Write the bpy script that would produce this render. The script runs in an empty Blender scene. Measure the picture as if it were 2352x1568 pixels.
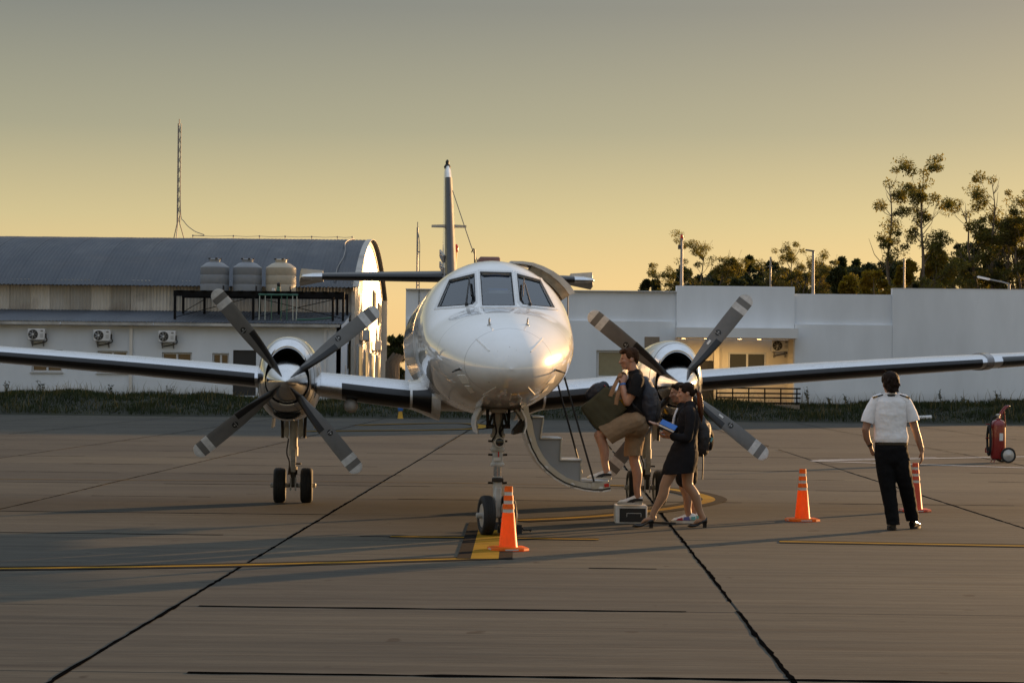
import bpy, bmesh, math, random
import numpy as np
from mathutils import Vector, Matrix, Euler
from mathutils.bvhtree import BVHTree
random.seed(7); rng = np.random.default_rng(11)
R = math.radians
scene = bpy.context.scene
COL = scene.collection
# ------------------------------------------------------------------ camera
H_CAM = 1.63; F = 5122.0; W0, H0 = 2352.0, 1568.0
cam_d = bpy.data.cameras.new('camera'); cam = bpy.data.objects.new('camera', cam_d); COL.objects.link(cam)
cam_d.sensor_width = 36.0; cam_d.lens = 36.0 * F / W0
cam_d.clip_start = 0.1; cam_d.clip_end = 6000
CAM_M = Matrix.Translation((0, 0, H_CAM)) @ Euler((R(90 + 0.928), 0, 0)).to_matrix().to_4x4() @ Matrix.Rotation(R(0.56), 4, 'Z')
cam.matrix_world = CAM_M
scene.camera = cam
cam_d.dof.use_dof = False
# ------------------------------------------------------------------ sky, sun, exposure
SUN_AZ = 43.0      # degrees from +Y towards +X
SUN_EL = 7.0
world = bpy.data.worlds.new('World'); scene.world = world; world.use_nodes = True
wn = world.node_tree.nodes; wl = world.node_tree.links
wn.clear()
w_out = wn.new('ShaderNodeOutputWorld'); w_bg = wn.new('ShaderNodeBackground')
sky = wn.new('ShaderNodeTexSky'); sky.sky_type = 'NISHITA'; sky.sun_disc = False
sky.sun_elevation = R(SUN_EL); sky.sun_rotation = R(SUN_AZ)
sky.altitude = 100; sky.air_density = 1.2; sky.dust_density = 3.0; sky.ozone_density = 1.0
w_bg.inputs['Strength'].default_value = 0.055
# dusk colours by height above the horizon (same all round), mixed with the physical sky
w_tc = wn.new('ShaderNodeTexCoord'); w_sx = wn.new('ShaderNodeSeparateXYZ'); wl.new(w_tc.outputs['Generated'], w_sx.inputs[0])
w_rp = wn.new('ShaderNodeValToRGB'); els = w_rp.color_ramp.elements
SKY_STOPS = [(0.0, (.96, .60, .25)), (.035, (.89, .63, .29)), (.07, (.62, .52, .28)), (.11, (.35, .335, .235)), (.165, (.185, .19, .18)), (.32, (.36, .40, .44)), (.6, (.54, .62, .73)), (1.0, (.62, .72, .86))]
while len(els) > 1: els.remove(els[-1])
for i, (ps, c) in enumerate(SKY_STOPS):
    e = els[0] if i == 0 else els.new(ps)
    e.position = ps; e.color = (*c, 1)
wl.new(w_sx.outputs[2], w_rp.inputs[0])
w_sc = wn.new('ShaderNodeVectorMath'); w_sc.operation = 'SCALE'; w_sc.inputs['Scale'].default_value = 10.0
wl.new(w_rp.outputs[0], w_sc.inputs[0])
w_mx = wn.new('ShaderNodeMix'); w_mx.data_type = 'RGBA'; w_mx.inputs[0].default_value = 0.78
wl.new(sky.outputs[0], w_mx.inputs[6]); wl.new(w_sc.outputs[0], w_mx.inputs[7])
wl.new(w_mx.outputs[2], w_bg.inputs[0]); wl.new(w_bg.outputs[0], w_out.inputs[0])
sun_d = bpy.data.lights.new('sun', 'SUN'); sun = bpy.data.objects.new('sun', sun_d); COL.objects.link(sun)
sun_d.energy = 4.0; sun_d.angle = R(0.6); sun_d.color = (1.0, 0.58, 0.25)
S_DIR = Vector((math.sin(R(SUN_AZ)) * math.cos(R(SUN_EL)), math.cos(R(SUN_AZ)) * math.cos(R(SUN_EL)), math.sin(R(SUN_EL))))
sun.rotation_euler = (-S_DIR).to_track_quat('-Z', 'Y').to_euler(); sun.location = (40, 40, 30)
scene.view_settings.view_transform = 'Standard'; scene.view_settings.look = 'None'
scene.view_settings.exposure = 1.12; scene.view_settings.gamma = 1.0
scene.view_settings.use_curve_mapping = False
# ------------------------------------------------------------------ helpers
def at(px, py, Y):
    """world point at depth Y (metres in front of the camera) seen at photo coordinate px,py"""
    d = CAM_M.to_3x3() @ Vector(((px - W0 / 2) / F, -(py - H0 / 2) / F, -1.0))
    k = Y / d.y
    return Vector((d.x * k, Y, H_CAM + d.z * k))
def gnd(px, py, z=0.0):
    d = CAM_M.to_3x3() @ Vector(((px - W0 / 2) / F, -(py - H0 / 2) / F, -1.0))
    k = (z - H_CAM) / d.z
    return Vector((d.x * k, d.y * k, z))
def tag(o, label=None, cat=None, group=None, kind=None):
    if label: o['label'] = label
    if cat: o['category'] = cat
    if group: o['group'] = group
    if kind: o['kind'] = kind
    return o
def empty(name, loc=(0, 0, 0), rz=0.0, label=None, cat=None, group=None):
    o = bpy.data.objects.new(name, None); COL.objects.link(o)
    o.empty_display_size = 0.2; o.location = loc; o.rotation_euler = (0, 0, rz)
    return tag(o, label, cat, group)
def mkobj(name, me, m=None, parent=None, smooth=None):
    o = bpy.data.objects.new(name, me); COL.objects.link(o)
    if m is not None and len(me.materials) == 0: me.materials.append(m)
    if parent is not None: o.parent = parent
    if smooth is not None: shade(me, smooth)
    return o
def shade(me, ang=40):
    n = len(me.polygons)
    if ang <= 0: return
    me.polygons.foreach_set('use_smooth', [True] * n)
    if ang < 180: me.set_sharp_from_angle(angle=R(ang))
def copy_tree(o, parent=None):
    c = o.copy(); COL.objects.link(c); c.parent = parent
    for ch in list(o.children): copy_tree(ch, c)
    return c
def catmull(pts, n=6):
    P = [Vector(p) for p in pts]
    if len(P) < 3:
        return [P[0].lerp(P[1], i / n) for i in range(n + 1)]
    out = []
    Q = [P[0] * 2 - P[1]] + P + [P[-1] * 2 - P[-2]]
    for i in range(1, len(Q) - 2):
        a, b, c, d = Q[i - 1], Q[i], Q[i + 1], Q[i + 2]
        for k in range(n):
            t = k / n
            out.append(0.5 * ((2 * b) + (c - a) * t + (2 * a - 5 * b + 4 * c - d) * t * t + (3 * b - a - 3 * c + d) * t ** 3))
    out.append(P[-1].copy())
    return out
def interp(xs, ys, x):
    return float(np.interp(x, xs, ys))
class PCH:
    """monotone cubic through points"""
    def __init__(s, xs, ys):
        s.x = np.array(xs, float); s.y = np.array(ys, float)
        h = np.diff(s.x); d = np.diff(s.y) / h; m = np.zeros(len(s.x))
        m[0] = d[0]; m[-1] = d[-1]
        for i in range(1, len(s.x) - 1):
            if d[i - 1] * d[i] > 0:
                w1 = 2 * h[i] + h[i - 1]; w2 = h[i] + 2 * h[i - 1]
                m[i] = (w1 + w2) / (w1 / d[i - 1] + w2 / d[i])
        s.m = m
    def __call__(s, v):
        v = min(max(v, s.x[0]), s.x[-1]); i = min(max(int(np.searchsorted(s.x, v)) - 1, 0), len(s.x) - 2)
        h = s.x[i + 1] - s.x[i]; t = (v - s.x[i]) / h
        return float((2*t**3 - 3*t*t + 1)*s.y[i] + (t**3 - 2*t*t + t)*h*s.m[i] + (-2*t**3 + 3*t*t)*s.y[i+1] + (t**3 - t*t)*h*s.m[i+1])
class MB:
    def __init__(s): s.v = []; s.f = []; s.mi = []; s.cur = 0
    def add(s, vs, fs):
        b = len(s.v); s.v.extend([tuple(v) for v in vs])
        for f in fs: s.f.append(tuple(b + i for i in f)); s.mi.append(s.cur)
        return s
    def box(s, c, size, rot=None, bev=0.0):
        x, y, z = [k / 2 for k in size]
        if bev <= 0:
            P = [(-x,-y,-z),(x,-y,-z),(x,y,-z),(-x,y,-z),(-x,-y,z),(x,-y,z),(x,y,z),(-x,y,z)]
            Fs = [(0,3,2,1),(4,5,6,7),(0,1,5,4),(1,2,6,5),(2,3,7,6),(3,0,4,7)]
        else:
            b = min(bev, x * .98, y * .98, z * .98)
            bm = bmesh.new(); bmesh.ops.create_cube(bm, size=1.0)
            for v in bm.verts: v.co = Vector((v.co.x * 2 * x, v.co.y * 2 * y, v.co.z * 2 * z))
            bmesh.ops.bevel(bm, geom=bm.edges[:], offset=b, segments=1, affect='EDGES', profile=0.5)
            bm.verts.index_update(); P = [v.co.copy() for v in bm.verts]; Fs = [tuple(v.index for v in f.verts) for f in bm.faces]; bm.free()
        M = rot if rot is not None else None
        out = []
        for p in P:
            q = Vector(p)
            if M is not None: q = M @ q
            out.append(q + Vector(c))
        return s.add(out, Fs)
    def bar(s, a, b, w, h, up=(0, 0, 1)):
        """rectangular bar from a to b, w across, h along up"""
        a = Vector(a); b = Vector(b); d = (b - a); L = d.length; d.normalize()
        u = Vector(up)
        if abs(d.dot(u)) > 0.99: u = Vector((0, 1, 0))
        x = d.cross(u).normalized(); u = x.cross(d)
        M = Matrix((x, d, u)).transposed()
        return s.box((a + b) / 2, (w, L, h), M)
    def rings(s, rings, cap0=True, cap1=True, close=True):
        n = len(rings[0]); b = len(s.v)
        for r in rings: s.v.extend([tuple(p) for p in r])
        m = n if close else n - 1
        for i in range(len(rings) - 1):
            for j in range(m):
                k = (j + 1) % n
                s.f.append((b + i*n + j, b + i*n + k, b + (i+1)*n + k, b + (i+1)*n + j)); s.mi.append(s.cur)
        if cap0: s.f.append(tuple(b + j for j in range(n - 1, -1, -1))); s.mi.append(s.cur)
        if cap1: s.f.append(tuple(b + (len(rings)-1)*n + j for j in range(n))); s.mi.append(s.cur)
        return s
    def tube(s, pts, rad, n=10, ell=None, ref=None, round_ends=False, cap=True):
        """tube through pts, rad scalar/list; ell = list of (side, ref) multipliers; ref = direction of 2nd axis"""
        P = [Vector(p) for p in pts]; N = len(P)
        rad = [rad] * N if not hasattr(rad, '__len__') else list(rad)
        ell = [(1, 1)] * N if ell is None else (ell if hasattr(ell[0], '__len__') else [ell] * N)
        T = []
        for i in range(N):
            t = (P[min(i+1, N-1)] - P[max(i-1, 0)])
            T.append(t.normalized() if t.length > 1e-9 else Vector((0, 0, 1)))
        u = Vector(ref) if ref is not None else (Vector((0, 0, 1)) if abs(T[0].z) < 0.9 else Vector((0, 1, 0)))
        rg = []
        def ring(c, t, u, r, e):
            x = t.cross(u).normalized(); w = x.cross(t).normalized()
            return [c + x * (math.cos(2*math.pi*k/n) * r * e[0]) + w * (math.sin(2*math.pi*k/n) * r * e[1]) for k in range(n)]
        for i in range(N):
            t = T[i]
            if ref is None:
                u = u - t * u.dot(t)
                if u.length < 1e-6: u = t.orthogonal()
                u.normalize()
            if round_ends and i == 0:
                for a in (75, 50, 25): rg.append(ring(P[0] - t * rad[0] * math.sin(R(a)), t, u, rad[0] * math.cos(R(a)), ell[0]))
            rg.append(ring(P[i], t, u, rad[i], ell[i]))
            if round_ends and i == N - 1:
                for a in (25, 50, 75): rg.append(ring(P[-1] + t * rad[-1] * math.sin(R(a)), t, u, rad[-1] * math.cos(R(a)), ell[-1]))
        return s.rings(rg, cap, cap)
    def ball(s, c, r, n=12, M=None):
        r = (r, r, r) if not hasattr(r, '__len__') else r
        rg = []; m = max(6, n // 2 + 1)
        for i in range(m + 1):
            a = -math.pi/2 + math.pi * (i + .5*(i == 0)*.4 - .5*(i == m)*.4) / m
            ring = []
            for k in range(n):
                b = 2*math.pi*k/n
                p = Vector((r[0]*math.cos(a)*math.cos(b), r[1]*math.cos(a)*math.sin(b), r[2]*math.sin(a)))
                if M is not None: p = M @ p
                ring.append(p + Vector(c))
            rg.append(ring)
        return s.rings(rg)
    def lathe(s, prof, c=(0,0,0), axis='z', n=24, cap=True, M=None):
        """prof: list of (r, h)"""
        rg = []
        for r, h in prof:
            ring = []
            for k in range(n):
                b = 2*math.pi*k/n; x, y = r*math.cos(b), r*math.sin(b)
                p = Vector((x, y, h)) if axis == 'z' else (Vector((x, h, -y)) if axis == 'y' else Vector((h, x, y)))
                if M is not None: p = M @ p
                ring.append(p + Vector(c))
            rg.append(ring)
        return s.rings(rg, cap, cap)
    def prism(s, poly, d):
        """extrude 3D polygon by vector d (both caps)"""
        P = [Vector(p) for p in poly]; d = Vector(d); n = len(P)
        fs = [tuple(range(n - 1, -1, -1)), tuple(range(n, 2*n))] + [(i, (i+1) % n, n + (i+1) % n, n + i) for i in range(n)]
        return s.add(P + [p + d for p in P], fs)
    def mesh(s, name='mesh', fix=True):
        me = bpy.data.meshes.new(name); me.from_pydata(s.v, [], s.f)
        if max(s.mi, default=0) > 0: me.polygons.foreach_set('material_index', s.mi)
        if fix:
            bm = bmesh.new(); bm.from_mesh(me); bmesh.ops.recalc_face_normals(bm, faces=bm.faces[:]); bm.to_mesh(me); bm.free()
        me.update(); return me
    def build(s, name, m, parent=None, smooth=40, fix=True):
        me = s.mesh(name, fix)
        for k in (m if isinstance(m, (list, tuple)) else [m]): me.materials.append(k)
        o = mkobj(name, me, None, parent)
        shade(me, smooth); return o
def np_mesh(name, V, Fq, m, parent=None, smooth=0, mi=None):
    """fast mesh from numpy arrays; Fq (n,3) or (n,4)"""
    me = bpy.data.meshes.new(name); k = Fq.shape[1]
    me.vertices.add(len(V)); me.vertices.foreach_set('co', np.asarray(V, np.float32).ravel())
    me.loops.add(Fq.size); me.loops.foreach_set('vertex_index', Fq.astype(np.int32).ravel())
    me.polygons.add(len(Fq)); me.polygons.foreach_set('loop_start', np.arange(0, Fq.size, k, dtype=np.int32))
    try: me.polygons.foreach_set('loop_total', np.full(len(Fq), k, np.int32))
    except Exception: pass
    me.update(calc_edges=True); me.validate()
    for q in (m if isinstance(m, (list, tuple)) else [m]): me.materials.append(q)
    if mi is not None: me.polygons.foreach_set('material_index', mi)
    o = mkobj(name, me, None, parent)
    if smooth: shade(me, smooth)
    return o
def evaluated(o):
    dg = bpy.context.evaluated_depsgraph_get(); dg.update()
    me = bpy.data.meshes.new_from_object(o.evaluated_get(dg)); return me
def blob(name, mb, m, parent=None, vox=0.008, smooth=4, disp=None, cuts=()):
    """melt overlapping closed shapes into ONE continuous surface"""
    me = mb.mesh(name, False)
    bm = bmesh.new(); bm.from_mesh(me); bmesh.ops.recalc_face_normals(bm, faces=bm.faces[:]); bm.to_mesh(me); bm.free()
    o = bpy.data.objects.new('tmp_blob', me); COL.objects.link(o)
    r = o.modifiers.new('r', 'REMESH'); r.mode = 'VOXEL'; r.voxel_size = vox; r.adaptivity = 0
    if smooth:
        s = o.modifiers.new('s', 'SMOOTH'); s.factor = 0.5; s.iterations = smooth
    if disp:
        tx = bpy.data.textures.new(name + '_fold', 'CLOUDS'); tx.noise_scale = disp[1]; tx.noise_depth = 1
        d = o.modifiers.new('d', 'DISPLACE'); d.texture = tx; d.strength = disp[0]; d.mid_level = 0.5
    me2 = evaluated(o); bpy.data.objects.remove(o, do_unlink=True)
    me2.materials.clear(); me2.materials.append(m); me2.name = name
    if cuts:      # crisp open hems: trim the cloth beyond a plane, near each hem only
        bm = bmesh.new(); bm.from_mesh(me2)
        for co, no, rad in cuts:
            co = Vector(co); no = Vector(no).normalized()
            vs = {v for v in bm.verts if (v.co - co).length < rad}
            g = list(vs) + [e for e in bm.edges if all(v in vs for v in e.verts)] + [f for f in bm.faces if all(v in vs for v in f.verts)]
            bmesh.ops.bisect_plane(bm, geom=g, plane_co=co, plane_no=no, clear_outer=True)
        bm.to_mesh(me2); bm.free()
    oo = mkobj(name, me2, None, parent); shade(me2, 180)
    if cuts:
        sd = oo.modifiers.new('th', 'SOLIDIFY'); sd.thickness = .005; sd.offset = -1
    return oo
# ------------------------------------------------------------------ materials
def nmat(name):
    m = bpy.data.materials.new(name); m.use_nodes = True
    nt = m.node_tree; return m, nt.nodes, nt.links, nt.nodes['Principled BSDF']
def mixrgb(n, l, a, b, fac, mode='MIX'):
    x = n.new('ShaderNodeMix'); x.data_type = 'RGBA'; x.blend_type = mode
    for sock, val in ((x.inputs[0], fac), (x.inputs[6], a), (x.inputs[7], b)):
        if hasattr(val, 'is_linked') or hasattr(val, 'links'): l.new(val, sock)
        elif isinstance(val, (int, float)): sock.default_value = val
        else: sock.default_value = (*val[:3], 1)
    return x.outputs[2]
def ramp(n, l, src, stops):
    r = n.new('ShaderNodeValToRGB'); e = r.color_ramp.elements
    while len(e) > 1: e.remove(e[-1])
    for i, (p, c) in enumerate(stops):
        el = e[0] if i == 0 else e.new(p)
        el.position = p; c = (c, c, c) if isinstance(c, (int, float)) else c; el.color = (*c[:3], 1)
    l.new(src, r.inputs[0]); return r.outputs[0]
def math_(n, l, op, a, b=None):
    x = n.new('ShaderNodeMath'); x.operation = op
    for i, v in enumerate((a, b)):
        if v is None: continue
        if isinstance(v, (int, float)): x.inputs[i].default_value = v
        else: l.new(v, x.inputs[i])
    return x.outputs[0]
def coords(n, l, kind='Object', scale=(1,1,1)):
    tc = n.new('ShaderNodeTexCoord'); mp = n.new('ShaderNodeMapping'); mp.inputs['Scale'].default_value = scale
    l.new(tc.outputs[kind], mp.inputs[0]); return mp.outputs[0]
def noise(n, l, co, scale, detail=4, rough=.55, dist=0):
    t = n.new('ShaderNodeTexNoise'); t.inputs['Scale'].default_value = scale; t.inputs['Detail'].default_value = detail
    t.inputs['Roughness'].default_value = rough; t.inputs['Distortion'].default_value = dist
    l.new(co, t.inputs['Vector']); return t.outputs[0]
def bumpn(n, l, p, h, strength=.3, dist=.01):
    b = n.new('ShaderNodeBump'); b.inputs['Strength'].default_value = strength; b.inputs['Distance'].default_value = dist
    l.new(h, b.inputs['Height']); l.new(b.outputs[0], p.inputs['Normal']); return b
def pbr(name, col, rough=.5, metal=0.0, var=.12, scale=6.0, bump=0.0, bscale=40.0, coat=0.0, rvar=.1, stretch=(1,1,1), spec=None, objvar=0.0, sheen=0):
    m, n, l, p = nmat(name)
    co = coords(n, l, 'Object', stretch)
    nz = noise(n, l, co, scale, 5, .6)
    lo = [c * (1 - var) for c in col]; hi = [min(1, c * (1 + var)) for c in col]
    c = ramp(n, l, nz, [(.3, lo), (.7, hi)])
    if objvar:
        oi = n.new('ShaderNodeObjectInfo')
        f = ramp(n, l, oi.outputs['Random'], [(0, 1 - objvar), (1, 1 + objvar)])
        c = mixrgb(n, l, c, f, 1.0, 'MULTIPLY')
    l.new(c, p.inputs['Base Color'])
    rr = ramp(n, l, nz, [(.3, max(0.02, rough - rvar * rough)), (.7, min(1, rough + rvar * rough))]); l.new(rr, p.inputs['Roughness'])
    p.inputs['Metallic'].default_value = metal
    if spec is not None: p.inputs['Specular IOR Level'].default_value = spec
    if coat: p.inputs['Coat Weight'].default_value = coat; p.inputs['Coat Roughness'].default_value = .04
    if sheen: p.inputs['Sheen Weight'].default_value = sheen
    if bump:
        b = noise(n, l, co, bscale, 3, .6); bumpn(n, l, p, b, bump, .01)
    return m
# ------------------------------------------------------------------ surfaces
def concrete_mat(name, base=(.066, .064, .055), slabs=False):
    m, n, l, p = nmat(name)
    g = n.new('ShaderNodeNewGeometry'); pos = g.outputs['Position']
    def mapped(sc):
        mp = n.new('ShaderNodeMapping'); mp.inputs['Scale'].default_value = sc; l.new(pos, mp.inputs[0]); return mp.outputs[0]
    big = noise(n, l, mapped((.10, .16, 1)), 1.0, 3, .5)
    streak = noise(n, l, mapped((.35, 5.0, 1)), 1.0, 5, .65, .3)
    fine = noise(n, l, mapped((2.2, 26, 1)), 1.0, 4, .7)
    spot = noise(n, l, mapped((3.2, 2.2, 1)), 1.0, 2, .5)
    c = ramp(n, l, streak, [(.25, [k * .66 for k in base]), (.5, base), (.78, [min(1, k * 1.38) for k in base])])
    c = mixrgb(n, l, c, ramp(n, l, big, [(.3, (.74, .76, .80)), (.7, (1.2, 1.15, 1.08))]), 1, 'MULTIPLY')
    c = mixrgb(n, l, c, ramp(n, l, fine, [(.3, .78), (.7, 1.22)]), 1, 'MULTIPLY')
    c = mixrgb(n, l, c, (.03, .026, .022), ramp(n, l, spot, [(.70, 0.0), (.74, .75)]))
    rb = noise(n, l, mapped((.05, 3.4, 1)), 1.0, 5, .7, .2)
    c = mixrgb(n, l, c, (.026, .023, .021), ramp(n, l, rb, [(.54, 0.0), (.70, .6)]))
    if slabs:
        oi = n.new('ShaderNodeObjectInfo')
        c = mixrgb(n, l, c, ramp(n, l, oi.outputs['Random'], [(0, (.80, .81, .84)), (.5, (1, 1, 1)), (1, (1.17, 1.14, 1.08))]), 1, 'MULTIPLY')
    l.new(c, p.inputs['Base Color'])
    l.new(ramp(n, l, streak, [(.2, .70), (.8, .92)]), p.inputs['Roughness'])
    p.inputs['Specular IOR Level'].default_value = .10
    mixh = math_(n, l, 'ADD', math_(n, l, 'MULTIPLY', fine, .5), streak)
    bumpn(n, l, p, mixh, .55, .006)
    return m
M = {}
M['slab'] = concrete_mat('apron_concrete', slabs=True)
M['apron'] = concrete_mat('far_apron_concrete')
M['seal'] = pbr('bitumen_sealant', (.004, .004, .004), 1.0, var=.3, scale=3, spec=0.0, rvar=0)
def paint_mat(name, col, wear):
    m, n, l, p = nmat(name)
    g = n.new('ShaderNodeNewGeometry')
    mp = n.new('ShaderNodeMapping'); mp.inputs['Scale'].default_value = (2.0, 9, 1); l.new(g.outputs['Position'], mp.inputs[0])
    a = noise(n, l, mp.outputs[0], 1.0, 6, .7)
    c = mixrgb(n, l, col, [k * .45 for k in col], ramp(n, l, a, [(.35, 0), (.7, .9)]))
    c = mixrgb(n, l, c, (.13, .11, .09), ramp(n, l, a, [(wear, 0), (wear + .08, .8)]))
    l.new(c, p.inputs['Base Color']); p.inputs['Roughness'].default_value = .9; p.inputs['Specular IOR Level'].default_value = .06
    return m
M['yellow_paint'] = paint_mat('yellow_line_paint', (.34, .19, .015), .60)
M['faded_yellow'] = paint_mat('faded_yellow_line_paint', (.16, .10, .03), .5)
M['black_paint'] = paint_mat('black_line_paint', (.008, .008, .009), .72)
M['white_paint'] = paint_mat('white_line_paint', (.75, .75, .75), .64)
# ------------------------------------------------------------------ apron: base sheet, slabs, joints
AP = R(-1.13)
def ap2w(x, y, z=0): return Vector((x * math.cos(AP) - y * math.sin(AP), x * math.sin(AP) + y * math.cos(AP), z))
apron = empty('apron', (0, 0, 0), AP); apron['kind'] = 'structure'
MB().add([(-140, -60, -.012), (140, -60, -.012), (140, 87.4, -.012), (-140, 87.4, -.012)], [(0, 1, 2, 3)]).build('apron_surface', M['apron'], apron, 0)
X0, DX, Y0r, DY = -2.66, 3.96, 12.2, 3.5
NROW = 14; ROW0 = -3
b = MB(); b.box((0, 0, -.06), (DX - .014, DY - .012, .12), bev=.006); slab_me = b.mesh('slab'); slab_me.materials.append(M['slab'])
for r_ in range(ROW0, ROW0 + NROW):
    for c_ in range(-5, 5):
        o = bpy.data.objects.new('slab', slab_me); COL.objects.link(o); o.parent = apron
        o.location = (X0 + DX * (c_ + .5), Y0r + DY * (r_ + .5), random.uniform(-.0012, .0012))
def wobble_strip(pts, w0, w1, z, name, m, parent, seed, gap=0.0, step=.14):
    """irregular sealant bead along a straight line, with breaks"""
    rs = random.Random(seed); a, bb = Vector(pts[0]), Vector(pts[1]); L = (bb - a).length; d = (bb - a) / L; nrm = Vector((-d.y, d.x, 0))
    mb = MB(); i = 0.0; cur = []; off = 0
    def flush(cur):
        if len(cur) < 2: return
        base = len(mb.v); mb.v.extend([tuple(p) for q in cur for p in q])
        for k in range(len(cur) - 1):
            mb.f.append((base + 2*k, base + 2*k + 2, base + 2*k + 3, base + 2*k + 1)); mb.mi.append(0)
    on = True; left = rs.uniform(2, 6)
    while i < L:
        off = off * .85 + rs.uniform(-.004, .004); w = rs.uniform(w0, w1)
        if on:
            c = a + d * i + nrm * off; c.z = z; cur.append((c - nrm * w * rs.uniform(.35, .65), c + nrm * w * rs.uniform(.35, .65)))
        i += step * rs.uniform(.6, 1.4); left -= step
        if left < 0:
            if on and gap > 0 and rs.random() < gap: flush(cur); cur = []; on = False; left = rs.uniform(.3, 2.6)
            else: on = True; left = rs.uniform(1.0, 5)
    flush(cur)
    if mb.f: return mb.build(name, m, parent, 0, fix=False)
for c_ in range(-5, 6):
    x = X0 + DX * c_
    wobble_strip([(x, 2, 0), (x, 86, 0)], .016, .042, .0024, 'joint_seal', M['seal'], apron, 50 + c_, .05)
for r_ in range(-3, 22):
    y = Y0r + DY * r_
    ext = {0: (-2.0, 9), 1: (-2.5, .97), 2: (.3, .9), 3: (-9, -1.2), 4: (-8, -2.5)}.get(r_, (-19, 17.5))
    wobble_strip([(ext[0], y, 0), (ext[1], y, 0)], .03, .085 if r_ in (0, 1) else .07, .0024, 'joint_seal', M['seal'], apron, 90 + r_, .8 if r_ not in (0, 1) else .12, .22)
# small spalls and oil spots along the concrete
# ------------------------------------------------------------------ painted lines
def ribbon(name, pts, w, z, m, edge=None, n=8, cap=True):
    """painted line through ground points; edge = black border width"""
    P = catmull(pts, n) if len(pts) > 2 else [Vector(p) for p in pts]
    root = empty(name, P[0]); root['kind'] = 'structure'
    root.location = (0, 0, 0)
    def strip(o0, o1, zz, nm, mm):
        mb = MB(); vs = []
        for i, p in enumerate(P):
            t = (P[min(i+1, len(P)-1)] - P[max(i-1, 0)]); t.z = 0; t.normalize(); q = Vector((-t.y, t.x, 0))
            for o_ in (o0, o1): v = p + q * o_; v.z = zz; vs.append(v)
        mb.add(vs, [(2*i, 2*i+2, 2*i+3, 2*i+1) for i in range(len(P) - 1)]); mb.build(nm, mm, root, 0, fix=False)
    strip(-w/2, w/2, z, 'paint', m)
    if edge:
        strip(-w/2 - edge, -w/2, z, 'border', M['black_paint']); strip(w/2, w/2 + edge, z, 'border', M['black_paint'])
    return root
Y_, K_ = M['yellow_paint'], M['black_paint']
ribbon('lead_in_line', [gnd(-60, 1306.5), gnd(300, 1302), gnd(700, 1294), gnd(1160, 1280)], .12, .0046, Y_, .13)
ribbon('parking_line', [gnd(897, 1232), gnd(1375, 1238.5)], .10, .0046, Y_, .11)
ribbon('parking_line', [gnd(1790, 1243.5), gnd(2420, 1255)], .12, .0046, Y_, .13)
bar_pts = [gnd(1129, 1200), gnd(1113, 1284)]
ribbon('stop_bar', bar_pts, .25, .0066, Y_, .125)
ribbon('taxi_curve', [gnd(1185, 1196), gnd(1330, 1189), gnd(1430, 1181), gnd(1540, 1168), gnd(1612, 1155), gnd(1628, 1146), gnd(1600, 1135), gnd(1540, 1124), gnd(1460, 1117), gnd(1390, 1115)], .17, .0086, Y_, .16, 10)
ribbon('taxi_line', [gnd(1390, 1115), gnd(1130, 1110.5), gnd(900, 1107), gnd(400, 1103), gnd(-40, 1100)], .075, .0046, M['faded_yellow'], None, 4)
ribbon('taxi_curve', [gnd(820, 976), gnd(960, 972.5), gnd(1060, 972), gnd(1102, 975.5), gnd(1108, 980), gnd(1080, 984.5), gnd(960, 987.5), gnd(700, 990)], .3, .0046, Y_, .2, 8)
ribbon('stand_line', [gnd(1865, 1058), gnd(2420, 1047)], .15, .0046, M['white_paint'], None)
ribbon('stand_line', [gnd(1865, 1058.5), gnd(2420, 1076.5)], .15, .0066, M['white_paint'], None)
ribbon('stand_line', [gnd(1880, 1056), gnd(2150, 1050)], .07, .0046, M['white_paint'], None)
# ------------------------------------------------------------------ grass bank and ground behind
M['soil'] = pbr('bank_soil', (.018, .020, .010), .95, var=.5, scale=1.6, bump=.6, bscale=6)
M['field'] = pbr('field_ground', (.06, .062, .028), .95, var=.35, scale=.3, bump=.4, bscale=3)
def bank_h(x, t):
    prof = np.interp(t, [0, .5, 1.4, 2.6, 4.2, 6.5], [-.02, .16, .36, .58, .68, .64])
    return prof + (.10 * np.sin(x * .33 + 1) + .07 * np.sin(x * .91) + .05 * np.sin(x * 2.3 + t)) * np.clip(t / 2, 0, 1)
nx, nt = 240, 18
xs = np.linspace(-45, 45, nx); ts = np.linspace(0, 7.2, nt)
V = []
for t in ts:
    for x in xs: V.append((x, 87.25 + t - .0197 * x * 0, bank_h(x, t)))
V = np.array(V)
Fq = np.array([(i*nx + j, i*nx + j + 1, (i+1)*nx + j + 1, (i+1)*nx + j) for i in range(nt - 1) for j in range(nx - 1)])
bank = np_mesh('grass_bank', V, Fq, M['soil'], None, 60); bank['kind'] = 'structure'
fld = MB().add([(-1500, 94.0, .60), (1500, 94.0, .60), (1500, 3500, .60), (-1500, 3500, .60)], [(0, 1, 2, 3)]).build('field', M['field'], None, 0); fld['kind'] = 'structure'
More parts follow.
